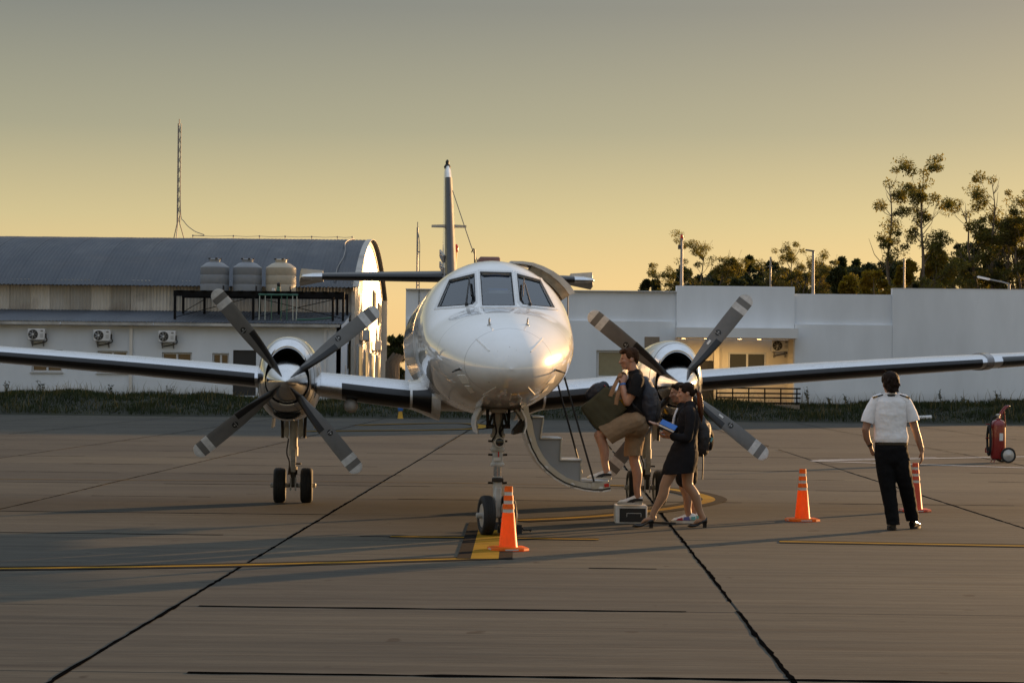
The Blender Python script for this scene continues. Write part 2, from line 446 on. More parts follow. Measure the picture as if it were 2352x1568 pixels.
def leaf_mat(name, cols, trans=.35, rough=.6):
    m, n, l, p = nmat(name)
    g = n.new('ShaderNodeNewGeometry')
    nz = noise(n, l, g.outputs['Position'], .9, 3, .6)
    c = ramp(n, l, nz, [(.3, cols[0]), (.5, cols[1]), (.72, cols[2])])
    rp = g.outputs['Random Per Island']
    c = mixrgb(n, l, c, ramp(n, l, rp, [(0, .7), (1, 1.3)]), 1, 'MULTIPLY')
    l.new(c, p.inputs['Base Color']); p.inputs['Roughness'].default_value = rough
    p.inputs['Specular IOR Level'].default_value = .3
    tr = n.new('ShaderNodeBsdfTranslucent'); l.new(mixrgb(n, l, c, (1.5, 1.35, .55), 1, 'MULTIPLY'), tr.inputs[0])
    mx = n.new('ShaderNodeMixShader'); mx.inputs[0].default_value = trans
    l.new(p.outputs[0], mx.inputs[1]); l.new(tr.outputs[0], mx.inputs[2])
    l.new(mx.outputs[0], n['Material Output'].inputs['Surface'])
    return m
M['grass'] = leaf_mat('grass_blades', [(.014, .024, .008), (.024, .036, .011), (.055, .054, .018)], .3)
M['drygrass'] = leaf_mat('dry_stalks', [(.10, .08, .035), (.13, .10, .045), (.17, .13, .06)], .3)
def grass_patch(name, n, xr, tr, hr, wid, m, seed, clump=0.5):
    r = np.random.default_rng(seed)
    x = r.uniform(*xr, n); t = r.uniform(*tr, n)
    dens = .5 + .5*np.sin(x*1.3 + 2*np.sin(t*1.7)) * np.sin(x*.37 + 1)
    h = r.uniform(*hr, n) * (1 - clump + clump * dens * 1.5)
    z = bank_h(x, t); a = r.uniform(0, np.pi, n); lean = r.normal(0, .35, (n, 2)) * h[:, None]
    dx, dy = np.cos(a) * wid / 2, np.sin(a) * wid / 2
    y = 87.25 + t
    b0 = np.stack([x - dx, y - dy, z - .03], 1); b1 = np.stack([x + dx, y + dy, z - .03], 1)
    m0 = np.stack([x - dx*.7 + lean[:,0]*.35, y - dy*.7 + lean[:,1]*.35, z + h*.6], 1); m1 = np.stack([x + dx*.7 + lean[:,0]*.35, y + dy*.7 + lean[:,1]*.35, z + h*.6], 1)
    tp = np.stack([x + lean[:,0], y + lean[:,1], z + h], 1)
    Vv = np.stack([b0, b1, m1, m0, tp], 1).reshape(-1, 3); k = np.arange(n)[:, None] * 5
    tri = np.concatenate([k + [0, 1, 2], k + [0, 2, 3], k + [3, 2, 4]], 0)
    o = np_mesh(name, Vv, tri, m); return o
g = grass_patch('grass', 64000, (-25, 25), (.15, 6.6), (.08, .22), .03, M['grass'], 3, .7)
tag(g, 'dark green grass growing over the earth bank behind the apron', 'grass', kind='stuff')
g = grass_patch('dry_weeds', 2600, (-25, 25), (.1, 6.5), (.25, .62), .022, M['drygrass'], 5, .8)
tag(g, 'thin dry weed stalks sticking out of the grass bank', 'weeds', kind='stuff')
def weed_plant(px, py, h, label):
    """leafy weed standing on top of the bank"""
    r = random.Random(int(px)); p = at(px, py, 92.5); p.z = float(bank_h(p.x, 5.25)) - .03
    root = empty('weed_plant', p, 0, label, 'weed', 'weeds standing on the grass bank')
    st = MB(); lv = MB()
    for k in range(5):
        a = r.uniform(0, 6.28); hh = h * r.uniform(.6, 1.0); L = h * r.uniform(.1, .35)
        tip = Vector((math.cos(a) * L, math.sin(a) * L, hh)); st.tube([(0, 0, 0), tip * .5 + Vector((0, 0, .05)), tip], [.012, .008, .004], 5)
        for j in range(9):
            q = tip * r.uniform(.35, 1.0); d = Vector((r.uniform(-1, 1), r.uniform(-1, 1), r.uniform(-.2, .8))).normalized() * r.uniform(.06, .13); s_ = d.orthogonal().normalized() * .022
            lv.add([q, q + d * .5 + s_, q + d, q + d * .5 - s_], [(0, 1, 2, 3)])
    st.build('stem', M['drygrass'], root, 0); lv.build('leaves', M['grass'], root, 0, fix=False)
WL = ['left of all the windows of the annex', 'under the first annex window', 'between the annex window and the metal downspout', 'left of the small annex window', 'tallest one, at the end of the black railing', 'just right of the black railing', 'between the railing and the pilot', 'right of the pilot', 'near the white plastic pipe', 'behind the fire extinguisher']
for i, (px, py, h) in enumerate([(14, 912, .62), (95, 905, .7), (258, 908, .6), (388, 910, .55), (1858, 912, .95), (1905, 925, .5), (1945, 905, .55), (2160, 910, .6), (2215, 915, .5), (2290, 918, .55)]):
    weed_plant(px, py, h, 'leafy weed on the grass bank, ' + WL[i])
# ------------------------------------------------------------------ building materials
def wall_mat(name, col, dirt=.25):
    m, n, l, p = nmat(name)
    g = n.new('ShaderNodeNewGeometry')
    mp = n.new('ShaderNodeMapping'); mp.inputs['Scale'].default_value = (1, 1, .25); l.new(g.outputs['Position'], mp.inputs[0])
    a = noise(n, l, mp.outputs[0], 1.1, 5, .6); b2 = noise(n, l, g.outputs['Position'], .22, 2, .5)
    c = ramp(n, l, a, [(.25, [k * (1 - dirt * .5) for k in col]), (.7, col)])
    c = mixrgb(n, l, c, ramp(n, l, b2, [(.3, .9), (.7, 1.04)]), 1, 'MULTIPLY')
    # rising damp / splash stains near the foot of the wall
    sx = n.new('ShaderNodeSeparateXYZ'); l.new(g.outputs['Position'], sx.inputs[0])
    hgt = math_(n, l, 'ADD', sx.outputs[2], math_(n, l, 'MULTIPLY', a, -.5))
    c = mixrgb(n, l, c, (.30, .27, .22), ramp(n, l, hgt, [(.4, .42), (.9, 0)]))
    l.new(c, p.inputs['Base Color']); p.inputs['Roughness'].default_value = .85
    bumpn(n, l, p, noise(n, l, g.outputs['Position'], 30, 3), .15, .01)
    return m
M['white_wall'] = wall_mat('white_render', (.76, .80, .85))
M['canopy'] = wall_mat('white_canopy_render', (.70, .71, .72), .15)
M['cream_wall'] = wall_mat('cream_entrance_wall', (.68, .63, .54), .15)
def galv_mat(name, col, rough, metal, objvar=.25, rust=.3, streak=(1, 1, .25)):
    m, n, l, p = nmat(name)
    g = n.new('ShaderNodeNewGeometry'); mp = n.new('ShaderNodeMapping'); mp.inputs['Scale'].default_value = streak; l.new(g.outputs['Position'], mp.inputs[0])
    a = noise(n, l, mp.outputs[0], 1.6, 5, .65); b2 = noise(n, l, g.outputs['Position'], .35, 4, .6, .4)
    oi = n.new('ShaderNodeObjectInfo')
    c = ramp(n, l, a, [(.25, [k * .7 for k in col]), (.55, col), (.8, [min(1, k * 1.2) for k in col])])
    c = mixrgb(n, l, c, ramp(n, l, oi.outputs['Random'], [(0, 1 - objvar), (1, 1 + objvar)]), 1, 'MULTIPLY')
    c = mixrgb(n, l, c, (.13, .085, .05), ramp(n, l, b2, [(.58, 0), (.75, rust)]))
    l.new(c, p.inputs['Base Color']); p.inputs['Metallic'].default_value = metal
    l.new(ramp(n, l, a, [(.3, rough * .8), (.7, min(1, rough * 1.25))]), p.inputs['Roughness'])
    return m
M['roof'] = galv_mat('grey_corrugated_roof', (.062, .073, .090), .62, .15, .07, .12, (.5, .25, .25))
M['galv'] = galv_mat('galvanised_wall_sheet', (.50, .48, .44), .5, .35, .28, .6)
M['galv_end'] = galv_mat('galvanised_end_wall', (.50, .48, .44), .42, .5, .05, .25)
M['gutter'] = galv_mat('new_galvanised_gutter', (.70, .70, .70), .35, .35, .15, .05)
M['black_steel'] = pbr('black_painted_steel', (.005, .005, .006), .6, .0, var=.3, spec=.15)
M['white_metal'] = pbr('white_enamel', (.62, .62, .62), .45, var=.06)
M['frame_white'] = pbr('white_window_frame', (.55, .56, .57), .4, var=.05)
M['dark_in'] = pbr('dark_interior', (.012, .012, .012), .8, var=.2)
M['dark_plastic'] = pbr('dark_plastic', (.02, .02, .021), .5)
M['tank_grey'] = pbr('grey_tank_plastic', (.20, .215, .235), .5, var=.06)
M['tank_beige'] = pbr('beige_tank_plastic', (.40, .35, .27), .5, var=.06)
M['green_pipe'] = pbr('green_pipe', (.04, .13, .09), .5)
M['pale_pipe'] = pbr('pale_pipe', (.38, .42, .38), .5)
M['conc_post'] = pbr('weathered_concrete_post', (.24, .19, .14), .9, var=.2, bump=.3)
M['steel'] = pbr('weathered_pole_steel', (.22, .22, .22), .5, .5, var=.2)
def window_glass(name, tint=(.02, .022, .022), rough=.03):
    m, n, l, p = nmat(name)
    p.inputs['Base Color'].default_value = (*tint, 1); p.inputs['Roughness'].default_value = rough
    p.inputs['Specular IOR Level'].default_value = .6
    g = n.new('ShaderNodeNewGeometry'); bumpn(n, l, p, noise(n, l, g.outputs['Position'], 1.3, 2), .04, .03)
    return m
M['pane'] = window_glass('window_pane')
M['blind'] = pbr('drawn_window_film', (.20, .19, .12), .35, var=.08, coat=.5)
# ------------------------------------------------------------------ hangar
XE = -7.13; Y_F, Y_B = 99.5, 121.7; Z_E, Z_A = 5.80, 8.33
hangar = empty('hangar', (XE, Y_F, .6), 0, 'long metal hangar with curved grey corrugated roof and sunlit end wall', 'hangar')
HO = Vector((XE, Y_F, .6))
hs = (Y_B - Y_F) / 2; rise = Z_A - Z_E; Rr = (hs*hs + rise*rise) / (2*rise); yc = (Y_F + Y_B) / 2; zc = Z_A - Rr; amax = math.asin(hs / Rr)
SHW = 0.9
def sheet_mesh(name, npts, prof):
    """corrugated sheet: profile(k, wave) gives point for station k and wave height"""
    pass
per = 5; sub = 5; cols = per * sub + 1; NA = 26
vs = []; over = R(1.2)
for i in range(NA + 1):
    a = -amax - over + (2*amax + 2*over) * i / NA
    for j in range(cols):
        w = .022 * math.sin(2*math.pi*j/sub); rr_ = Rr + w
        vs.append((-SHW * j / (cols - 1) * 1.005, yc + rr_*math.sin(a) - Y_F, zc + rr_*math.cos(a) - .6))
me = bpy.data.meshes.new('roof_sheet'); me.from_pydata(vs, [], [(i*cols+j, i*cols+j+1, (i+1)*cols+j+1, (i+1)*cols+j) for i in range(NA) for j in range(cols-1)])
me.materials.append(M['roof']); shade(me, 180)
for k in range(30):
    o = bpy.data.objects.new('roof_sheet', me); COL.objects.link(o); o.parent = hangar; o.location = (.25 - k * SHW, 0, (k % 2) * .006)
# front wall strip sheets
vs = []
per2 = 6; cols = per2*4 + 1; zt, zb = Z_E + .02 - .6, 4.15 - .6
for z in (zb, zb + .5*(zt - zb), zt):
    for j in range(cols): vs.append((-SHW*j/(cols-1)*1.01, .05 + .034*math.sin(2*math.pi*j/4 + .8), z))
me = bpy.data.meshes.new('wall_sheet'); me.from_pydata(vs, [], [(i*cols+j, i*cols+j+1, (i+1)*cols+j+1, (i+1)*cols+j) for i in range(2) for j in range(cols-1)])
me.materials.append(M['galv']); shade(me, 180)
for k in range(30):
    o = bpy.data.objects.new('wall_sheet', me); COL.objects.link(o); o.parent = hangar; o.location = (-k*SHW, (k % 2)*.008, 0); o.rotation_euler = (R(random.uniform(-.4, .4)), 0, 0)
# end wall (corrugated, under the arch)
vs = []; N = 180
for i in range(N + 1):
    y = Y_F + (Y_B - Y_F) * i / N; zt_ = zc + math.sqrt(max(0, Rr*Rr - (y - yc)**2)) - .03
    xw = .02 * (1 if (i // 2) % 2 else -1)
    for z in (.35, 3.0, zt_): vs.append((xw, y - Y_F, z - .6))
me = bpy.data.meshes.new('end_wall'); me.from_pydata(vs, [], [(3*i+j, 3*i+j+1, 3*i+4+j, 3*i+3+j) for i in range(N) for j in range(2)])
mkobj('end_wall', me, M['galv_end'], hangar, 0)
mb = MB(); mb.box((-13.2, hs*2 - .02, 2.6), (27, .1, 5.1)); mb.build('rear_wall', M['galv'], hangar, 0)
mb = MB(); P1 = []
rg = []
for i in range(NA + 1):
    a = -amax - over + (2*amax + 2*over) * i / NA
    c0 = Vector((0, yc - Y_F, zc - .6)); q = Vector((0, math.sin(a), math.cos(a)))
    rg.append([c0 + q*(Rr - .22) + Vector((.03, 0, 0)), c0 + q*(Rr + .035) + Vector((.03, 0, 0)), c0 + q*(Rr + .035) + Vector((.30, 0, 0)), c0 + q*(Rr + .02) + Vector((.30, 0, 0)), c0 + q*(Rr + .02) + Vector((.06, 0, 0)), c0 + q*(Rr - .22) + Vector((.06, 0, 0))])
mb.rings(rg); mb.build('roof_trim', M['galv'], hangar, 50)
mb = MB(); mb.box((.03, -.02, 2.7), (.16, .16, 5.0)); mb.build('corner_post', M['galv'], hangar, 0)
mb = MB(); mb.box((-13.3, 4.9 + .0, Z_E + 1.72 - .6), (.01, .01, .01))
for (y0, y1, z0, z1) in [(113.5, 115.0, 4.5, 6.0), (117.8, 119.4, 4.35, 5.5)]:
    f = MB().box((.05, (y0+y1)/2 - Y_F, (z0+z1)/2 - .6), (.08, y1-y0, z1-z0)).build('window', M['steel'], hangar, 0)
    MB().box((.10, (y0+y1)/2 - Y_F, (z0+z1)/2 - .6), (.03, y1-y0-.2, z1-z0-.2)).build('pane', M['pane'], f, 0)
for (y0, y1, z0, z1) in [(102.2, 104.2, 1.1, 3.1), (106.8, 108.6, 1.4, 2.9), (111.6, 113.6, 1.35, 2.8), (116.6, 118.4, 1.2, 2.75)]:
    f = MB().box((.05, (y0+y1)/2 - Y_F, (z0+z1)/2 - .6), (.10, y1-y0, z1-z0)).build('window', M['frame_white'], hangar, 0)
    MB().box((.11, (y0+y1)/2 - Y_F, (z0+z1)/2 - .6), (.03, y1-y0-.25, z1-z0-.25)).build('pane', M['blind'], f, 0)
# ridge lightning wire with posts
mb = MB(); posts = [at(x, 548 + (x - 430) * .0105, yc) for x in (443, 536, 596, 655, 716, 775, 809)]
for p in posts: mb.tube([Vector((p.x, yc, Z_A + .0)) - HO, Vector((p.x, yc, Z_A + .17)) - HO], .018, 6); mb.ball(Vector((p.x, yc, Z_A + .19)) - HO, .045, 8)
line = [Vector((p.x, yc, Z_A + .19)) - HO for p in posts]
mb.tube([v for i in range(len(line) - 1) for v in (line[i], (line[i] + line[i+1]) / 2 - Vector((0, 0, .03)))] + [line[-1]], .012, 5)
mb.build('lightning_wire', M['steel'], hangar, 40)
mb = MB(); pts = []
for i in range(8):
    a = -amax * (i / 7); pts.append((-.75 + .1*math.sin(i*1.7), yc + (Rr + .05)*math.sin(a) - Y_F, zc + (Rr + .05)*math.cos(a) - .6))
mb.tube(catmull(pts, 3), .025, 6); mb.build('roof_cable', M['steel'], hangar, 60)
# ------------------------------------------------------------------ annex (white lean-to)
YA = 95.0; XA = -7.28
annex = empty('annex_building', (XA, YA, .6), 0, 'white rendered lean-to building with low grey roof beside the hangar', 'building')
AO = Vector((XA, YA, .6))
ZW = 3.78
def apx(px): return at(px, 800, YA).x - XA
def apz(px, py): return at(px, py, YA).z - .6
holes = [(73, 144, 803, 854, 'w'), (224, 293, 806, 856, 'w'), (372, 441, 809, 858, 'w'), (488, 526.5, 811, 860, 'w'), (535.5, 588.5, 804, 908, 'd')]
rects = []
for a, b_, c_, d_, k in holes:
    rects.append((apx(a), apx(b_), apz((a+b_)/2, d_), apz((a+b_)/2, c_), k))
def wall_with_holes(name, x0, x1, z0, z1, rects, y0, thick, m, parent):
    """front wall as a grid of boxes leaving real openings"""
    xs_ = sorted({x0, x1, *[r[0] for r in rects], *[r[1] for r in rects]}); zs_ = sorted({z0, z1, *[r[2] for r in rects], *[r[3] for r in rects]})
    vi = {}; mb = MB(); vs = []; fs = []
    def vid(x, z, y):
        k = (round(x, 4), round(z, 4), y)
        if k not in vi: vi[k] = len(vs); vs.append((x, y, z))
        return vi[k]
    def solid(cx, cz):
        return x0 < cx < x1 and z0 < cz < z1 and not any(r[0] < cx < r[1] and r[2] < cz < r[3] for r in rects)
    for i in range(len(xs_) - 1):
        for j in range(len(zs_) - 1):
            a0, a1, c0, c1 = xs_[i], xs_[i+1], zs_[j], zs_[j+1]
            if not solid((a0+a1)/2, (c0+c1)/2): continue
            fs.append((vid(a0,c0,y0), vid(a1,c0,y0), vid(a1,c1,y0), vid(a0,c1,y0)))
            yb = y0 + thick
            def nb(ii, jj):
                if not (0 <= ii < len(xs_)-1 and 0 <= jj < len(zs_)-1): return False
                return solid((xs_[ii]+xs_[ii+1])/2, (zs_[jj]+zs_[jj+1])/2)
            if not nb(i-1, j): fs.append((vid(a0,c0,y0), vid(a0,c1,y0), vid(a0,c1,yb), vid(a0,c0,yb)))
            if not nb(i+1, j): fs.append((vid(a1,c0,y0), vid(a1,c0,yb), vid(a1,c1,yb), vid(a1,c1,y0)))
            if not nb(i, j-1): fs.append((vid(a0,c0,y0), vid(a0,c0,yb), vid(a1,c0,yb), vid(a1,c0,y0)))
            if not nb(i, j+1): fs.append((vid(a0,c1,y0), vid(a1,c1,y0), vid(a1,c1,yb), vid(a0,c1,yb)))
    mb.add(vs, fs); return mb.build(name, m, parent, 0, fix=True)
wall_with_holes('wall', -24.0, 0, -.3, ZW - .6, rects, 0, .22, M['white_wall'], annex)
MB().prism([(-.002, .0, -.3), (-.002, 4.5, -.3), (-.002, 4.5, 4.44 - .6), (-.002, 0, ZW - .6)], (-.2, 0, 0)).build('side_wall', M['white_wall'], annex, 0)
MB().box((.0, 2.6, 1.15), (.03, .5, .7)).build('meter_box', M['white_metal'], annex, 0)
MB().box((.02, 3.9, 1.9), (.05, .4, 1.1)).build('side_window', M['pane'], annex, 0)
MB().box((-12, 2.6, 1.0), (23.4, .05, 3.0)).build('room_backing', M['dark_in'], annex, 0)
def window_unit(parent, x0, x1, z0, z1, y, npan=2, fm='frame_white', pm='pane', fw=.06):
    f = MB()
    f.box(((x0+x1)/2, y, z0 + fw/2), (x1-x0, .07, fw)); f.box(((x0+x1)/2, y, z1 - fw/2), (x1-x0, .07, fw))
    for k in range(npan + 1):
        xx = x0 + fw/2 + (x1-x0-fw) * k / npan; f.box((xx, y - .002, (z0+z1)/2), (fw * (1.4 if 0 < k < npan else 1), .068, z1-z0-2*fw))
    fo = f.build('window', M[fm], parent, 0)
    for k in range(npan):
        xa = x0 + fw + (x1-x0-2*fw)*k/npan + .01; xb = x0 + fw + (x1-x0-2*fw)*(k+1)/npan - .01
        MB().box(((xa+xb)/2, y + .01 + .012*k, (z0+z1)/2), (xb-xa, .012, z1-z0-2*fw+.02), Matrix.Rotation(R(random.uniform(-.5, .5)), 3, 'Z')).build('pane', M[pm], fo, 0)
    MB().box(((x0+x1)/2, y - .10, z0 - .03), (x1-x0+.12, .18, .05)).build('sill', M['frame_white'], fo, 0)
    return fo
for i, (a, b_, c_, d_, k) in enumerate(rects):
    if k == 'w': window_unit(annex, a + .01, b_ - .01, c_ + .01, d_ - .01, .12)
    else:
        dr = MB().box(((a+b_)/2, .10, (c_+d_)/2), (b_-a-.02, .06, d_-c_-.02)).build('door', M['dark_plastic'], annex, 0)
        MB().box((a + .12, .05, c_ + 1.0), (.03, .05, .14)).build('handle', M['steel'], dr, 0)
# annex roof sheets
vs = []; per3 = 6; cols = per3*4 + 1; y0r, z0r, y1r, z1r = -.30, ZW - .6 + .06, 4.52, 4.46 - .6
for i in range(5):
    t = i/4
    for j in range(cols): vs.append((-SHW*j/(cols-1)*1.004, y0r + (y1r-y0r)*t, z0r + (z1r-z0r)*t + .018*math.sin(2*math.pi*j/4)))
me = bpy.data.meshes.new('roof_sheet'); me.from_pydata(vs, [], [(i*cols+j, i*cols+j+1, (i+1)*cols+j+1, (i+1)*cols+j) for i in range(4) for j in range(cols-1)])
me.materials.append(M['roof']); shade(me, 180)
for k in range(27):
    o = bpy.data.objects.new('roof_sheet', me); COL.objects.link(o); o.parent = annex; o.location = (.12 - k*SHW, 0, (k % 2)*.005)
for k in range(6):
    x1 = -.05 - k*3.95; mb = MB()
    sec = [(.0, .0), (-.02, -.10), (-.16, -.12), (-.19, .0), (-.17, .0), (-.15, -.10), (-.035, -.085), (-.015, 0)]
    mb.rings([[(x1, y0r + a_ + .05, z0r - .03 + c_) for a_, c_ in sec], [(x1 - 3.9, y0r + a_ + .05, z0r - .03 + c_) for a_, c_ in sec]])
    mb.build('gutter', M['gutter'], annex, 30)
for px in (301.5, 747):
    x = apx(px); mb = MB(); mm = M['gutter'] if px < 400 else M['white_metal']
    mb.box((x, -.06, ZW - .6 - .06), (.2, .2, .12)); mb.box((x, -.065, 1.42), (.13, .1, 3.1)); mb.box((x, -.12, -.12), (.14, .22, .2), Matrix.Rotation(R(35), 3, 'X'))
    mb.build('downspout', mm, annex, 0)
# ------------------------------------------------------------------ split air conditioners
def ac_unit(loc, rz, label, lit=False):
    root = empty('air_conditioner', loc, rz, label, 'air conditioner', 'wall mounted air conditioner outdoor units')
    MB().box((0, -.29, 0), (.72, .28, .48), bev=.02).build('casing', M['white_metal'], root, 40)
    fan = MB().lathe([(.205, -.434), (.205, -.437), (.185, -.44), (.18, -.43)], (-.13, 0, 0), 'y', 28).build('fan_grille', M['dark_plastic'], root, 30)
    fb = MB()
    for k in range(7):
        a = 2*math.pi*k/7; fb.box((-.13 + .1*math.cos(a), -.441, .1*math.sin(a)), (.15, .004, .05), Matrix.Rotation(-a, 3, 'Y') @ Matrix.Rotation(R(18), 3, 'X'))
    fb.build('fan_blades', M['steel'], fan, 0)
    MB().lathe([(.04, -.447), (.035, -.452), (0.001, -.455)], (-.13, 0, 0), 'y', 16).build('hub', M['white_metal'], fan, 40)
    MB().box((.24, -.432, .15), (.1, .006, .06)).build('badge', M['steel'], root, 0)
    gl = MB()
    for k in range(5): gl.box((.23, -.431, .02 - k*.035), (.14, .004, .012))
    gl.build('louvres', M['steel'], root, 0)
    MB().box((.385, -.3, -.05), (.05, .12, .2), bev=.01).build('valve_cover', M['dark_plastic'], root, 0)
    for sx in (-.24, .24):
        br = MB(); br.bar((sx, 0, -.27), (sx, -.42, -.27), .04, .04); br.bar((sx, -.02, -.5), (sx, -.02, -.25), .04, .04); br.bar((sx, -.02, -.48), (sx, -.32, -.28), .025, .025)
        br.build('bracket', M['steel'], root, 0)
    pp = MB(); pp.tube(catmull([(.36, -.2, -.1), (.40, -.12, -.25), (.2, -.05, -.34), (-.2, -.04, -.42)], 5), .022, 6); pp.build('hose', M['dark_plastic'], root, 60)
    return root
for px, py, lb in ((88, 768, 'air conditioner outdoor unit on the annex wall, farthest from the metal downspout'), (238, 770.5, 'air conditioner on the annex wall, the middle one of three'), (386.5, 773, 'air conditioner on the annex wall between the metal downspout and the dark door')):
    p = at(px, py, YA); ac_unit((p.x, YA - .005, p.z), 0, lb)
for (y, z, lb) in ((104.2, 3.55, 'air conditioner outdoor unit on the hangar end wall, nearer the annex'), (113.8, 3.2, 'air conditioner outdoor unit on the hangar end wall, farther from the annex')):
    ac_unit((XE + .03, y, z), R(90), lb)
# ------------------------------------------------------------------ tank platform, tanks, pump
pl0 = at(408, 667, 97.0); pl1 = at(796, 674, 97.0); zt = (pl0.z + pl1.z) / 2
plat = empty('tank_platform', ((pl0.x + pl1.x) / 2, 97.0, 4.1), 0, 'black steel platform on the annex roof carrying the water tanks', 'platform')
cx_ = (pl0.x + pl1.x) / 2; hw = (pl1.x - pl0.x) / 2
def rz_(y): return z0r + .6 + (z1r - z0r) * ((y - YA) - y0r) / (y1r - y0r)
for y in (95.9, 98.3):
    MB().box((0, y - 97, zt - .125 - 4.1), (2*hw, .12, .24)).build('beam', M['black_steel'], plat, 0)
for x in (-hw + .06, -hw + 1.0, -.25, .6, hw - .5, hw - .06):
    for y in (95.9, 98.3):
        if x in (-hw + 1.0, .6) and y < 96: continue
        MB().box((x, y - 97, (rz_(y) + zt - .17) / 2 - 4.1), (.10, .10, zt - .17 - rz_(y))).build('leg', M['black_steel'], plat, 0)
for k in range(14):
    MB().box((-hw + .3 + k * (2*hw - .6)/13, 0, zt - .015 - 4.1), (.22, 2.6, .03)).build('plank', M['black_steel'], plat, 0)
for a_, b2_ in (((-hw + .1, -1.1, rz_(95.9) - 4.0), (-.25, -1.1, zt - 4.35)), ((-.25, -1.1, rz_(95.9) - 4.0), (hw - .1, -1.1, zt - 4.35)), ((hw - .1, -1.1, rz_(95.9) - 4.0), (-.25, -1.1, zt - 4.35)), ((-hw + .1, 1.3, rz_(98.3) - 4.0), (-hw + 1.0, 1.3, zt - 4.4))):
    MB().tube([a_, b2_], .018, 6).build('brace', M['black_steel'], plat, 40)
def tank(px, r, col, label):
    c = at(px, 667, 97.1); h = 1.08
    root = empty('water_tank', (c.x, 97.1, zt), 0, label, 'water tank', 'water tanks on the black platform')
    pr = [(r*.97, 0), (r, .03), (r, .30), (r*.985, .32), (r, .34), (r, .70), (r*.985, .72), (r, .74), (r, h - .03), (r*.97, h), (r*.62, h + .16), (r*.38, h + .21), (r*.375, h + .29)]
    MB().lathe(pr, n=36).build('body', M[col], root, 30)
    MB().lathe([(r*.40, h + .29), (r*.40, h + .33), (r*.3, h + .36), (.02, h + .37)], n=28).build('lid', M[col], root, 30)
    for k in range(4):
        a = k*math.pi/2 + .4; MB().box((r*.39*math.cos(a), r*.39*math.sin(a), h + .355), (.1, .1, .05)).build('clip', M['dark_plastic'], root, 0)
    MB().tube([(r*.7, -r*.72, .0), (r*.7, -r*.72, .25)], .04, 8).build('outlet', M['dark_plastic'], root, 40)
    return root
tank(493, .625, 'tank_grey', 'grey plastic water tank on the platform, farthest from the beige one')
t2 = tank(568, .63, 'tank_grey', 'grey plastic water tank standing between the other grey tank and the beige one')
tank(645, .66, 'tank_beige', 'beige plastic water tank catching the sun on the black platform')
pmp = at(640, 664, 95.85)
pump = empty('water_pump', (pmp.x, 95.85, zt), 0, 'small green water pump in front of the beige tank', 'pump')
MB().lathe([(.10, 0), (.10, .05), (.07, .06), (.07, .2), (.05, .22)], n=16).build('base', M['green_pipe'], pump, 40)
MB().lathe([(.06, .2), (.075, .22), (.075, .34), (.03, .37)], n=16).build('motor', M['dark_plastic'], pump, 40)
MB().box((-.22, 0, .06), (.14, .1, .12), bev=.01).build('switch_box', M['white_metal'], pump, 0)
mani = empty('pipe_manifold', (pmp.x, 95.75, zt), 0, 'green and pale water pipes hanging below the tank platform', 'pipes')
MB().tube([(-.85, 0, -.16), (.85, 0, -.16)], .045, 8).build('header_pipe', M['green_pipe'], mani, 40)
for k, x in enumerate((-.8, -.56, -.3, .14, .38, .62, .8)):
    MB().tube([(x, 0, -.16), (x, -.01, -.5), (x + .02*((k % 3) - 1), -.02, rz_(95.75) - zt + .02)], .022, 6).build('pipe', M['green_pipe'] if k in (2, 3, 4) else M['pale_pipe'], mani, 40)
MB().tube(catmull([(.8, -.02, rz_(95.75) - zt + .05), (1.5, .1, rz_(95.85) - zt + .06), (2.3, 1.0, rz_(96.8) - zt + .06)], 4), .04, 6).build('pipe', M['green_pipe'], mani, 40)
# ------------------------------------------------------------------ masts
def lattice_mast(px, y0_, y1_, Y, w, label, guy=None):
    p0 = at(px, y0_, Y); p1 = at(px, y1_, Y); h = p1.z - p0.z
    root = empty('antenna_mast', p0, 0, label, 'mast')
    n_ = int(h / .55)
    for k in range(3):
        a = 2*math.pi*k/3 + .4; MB().tube([(w*math.cos(a), w*math.sin(a), .75 if guy else 0), (w*math.cos(a), w*math.sin(a), h)], .024, 6).build('upright', M['steel'], root, 40)
    mb = MB()
    for i in range(n_):
        z = .8 + (h - .85)*i/n_
        for k in range(3):
            a, b2 = 2*math.pi*k/3 + .4, 2*math.pi*(k+1)/3 + .4
            mb.tube([(w*math.cos(a), w*math.sin(a), z), (w*math.cos(b2), w*math.sin(b2), z + (h - .85)/n_)], .012, 4)
    mb.build('lacing', M['steel'], root, 40)
    MB().tube([(0, 0, h - .02), (0, 0, h + .22)], .03, 6).build('tip', M['steel'], root, 40)
    if guy:
        for k in range(3):
            a = 2*math.pi*k/3 + .4; MB().tube([(w*math.cos(a), w*math.sin(a), .8), (.34*math.cos(a), .34*math.sin(a), -.05)], .024, 6).build('foot', M['steel'], root, 40)
        MB().tube(catmull([(.08, 0, h - .1), (.1, 0, 1.6), (.3, 0, .9), (.8, 0, .45), (1.3, 0, .25), (posts[0].x - p0.x, yc - p0.y, Z_A + .19 - p0.z)], 6), .02, 5).build('cable', M['steel'], root, 60)
    return root
lattice_mast(409, 551, 284, 110.6, .085, 'tall lattice antenna mast rising from the hangar roof', True)
p0 = at(958, 640, 104); p1 = at(958, 522, 104)
mast2 = empty('antenna_pole', (p0.x, 104, .6), 0, 'thin antenna pole rising behind the white building beside the tail', 'pole')
MB().tube([(0, 0, 0), (0, 0, p1.z - .6)], .045, 8).build('pole', M['steel'], mast2, 40)
MB().tube([(.11, 0, 2), (.11, 0, p1.z - 1.4), (.06, 0, p1.z - 1.0), (.0, 0, p1.z - .75)], .018, 5).build('cable', M['steel'], mast2, 40)
for z in (p1.z - 3.3, p1.z - 1.75): MB().box((.06, 0, z), (.14, .06, .06)).build('bracket', M['steel'], mast2, 0)
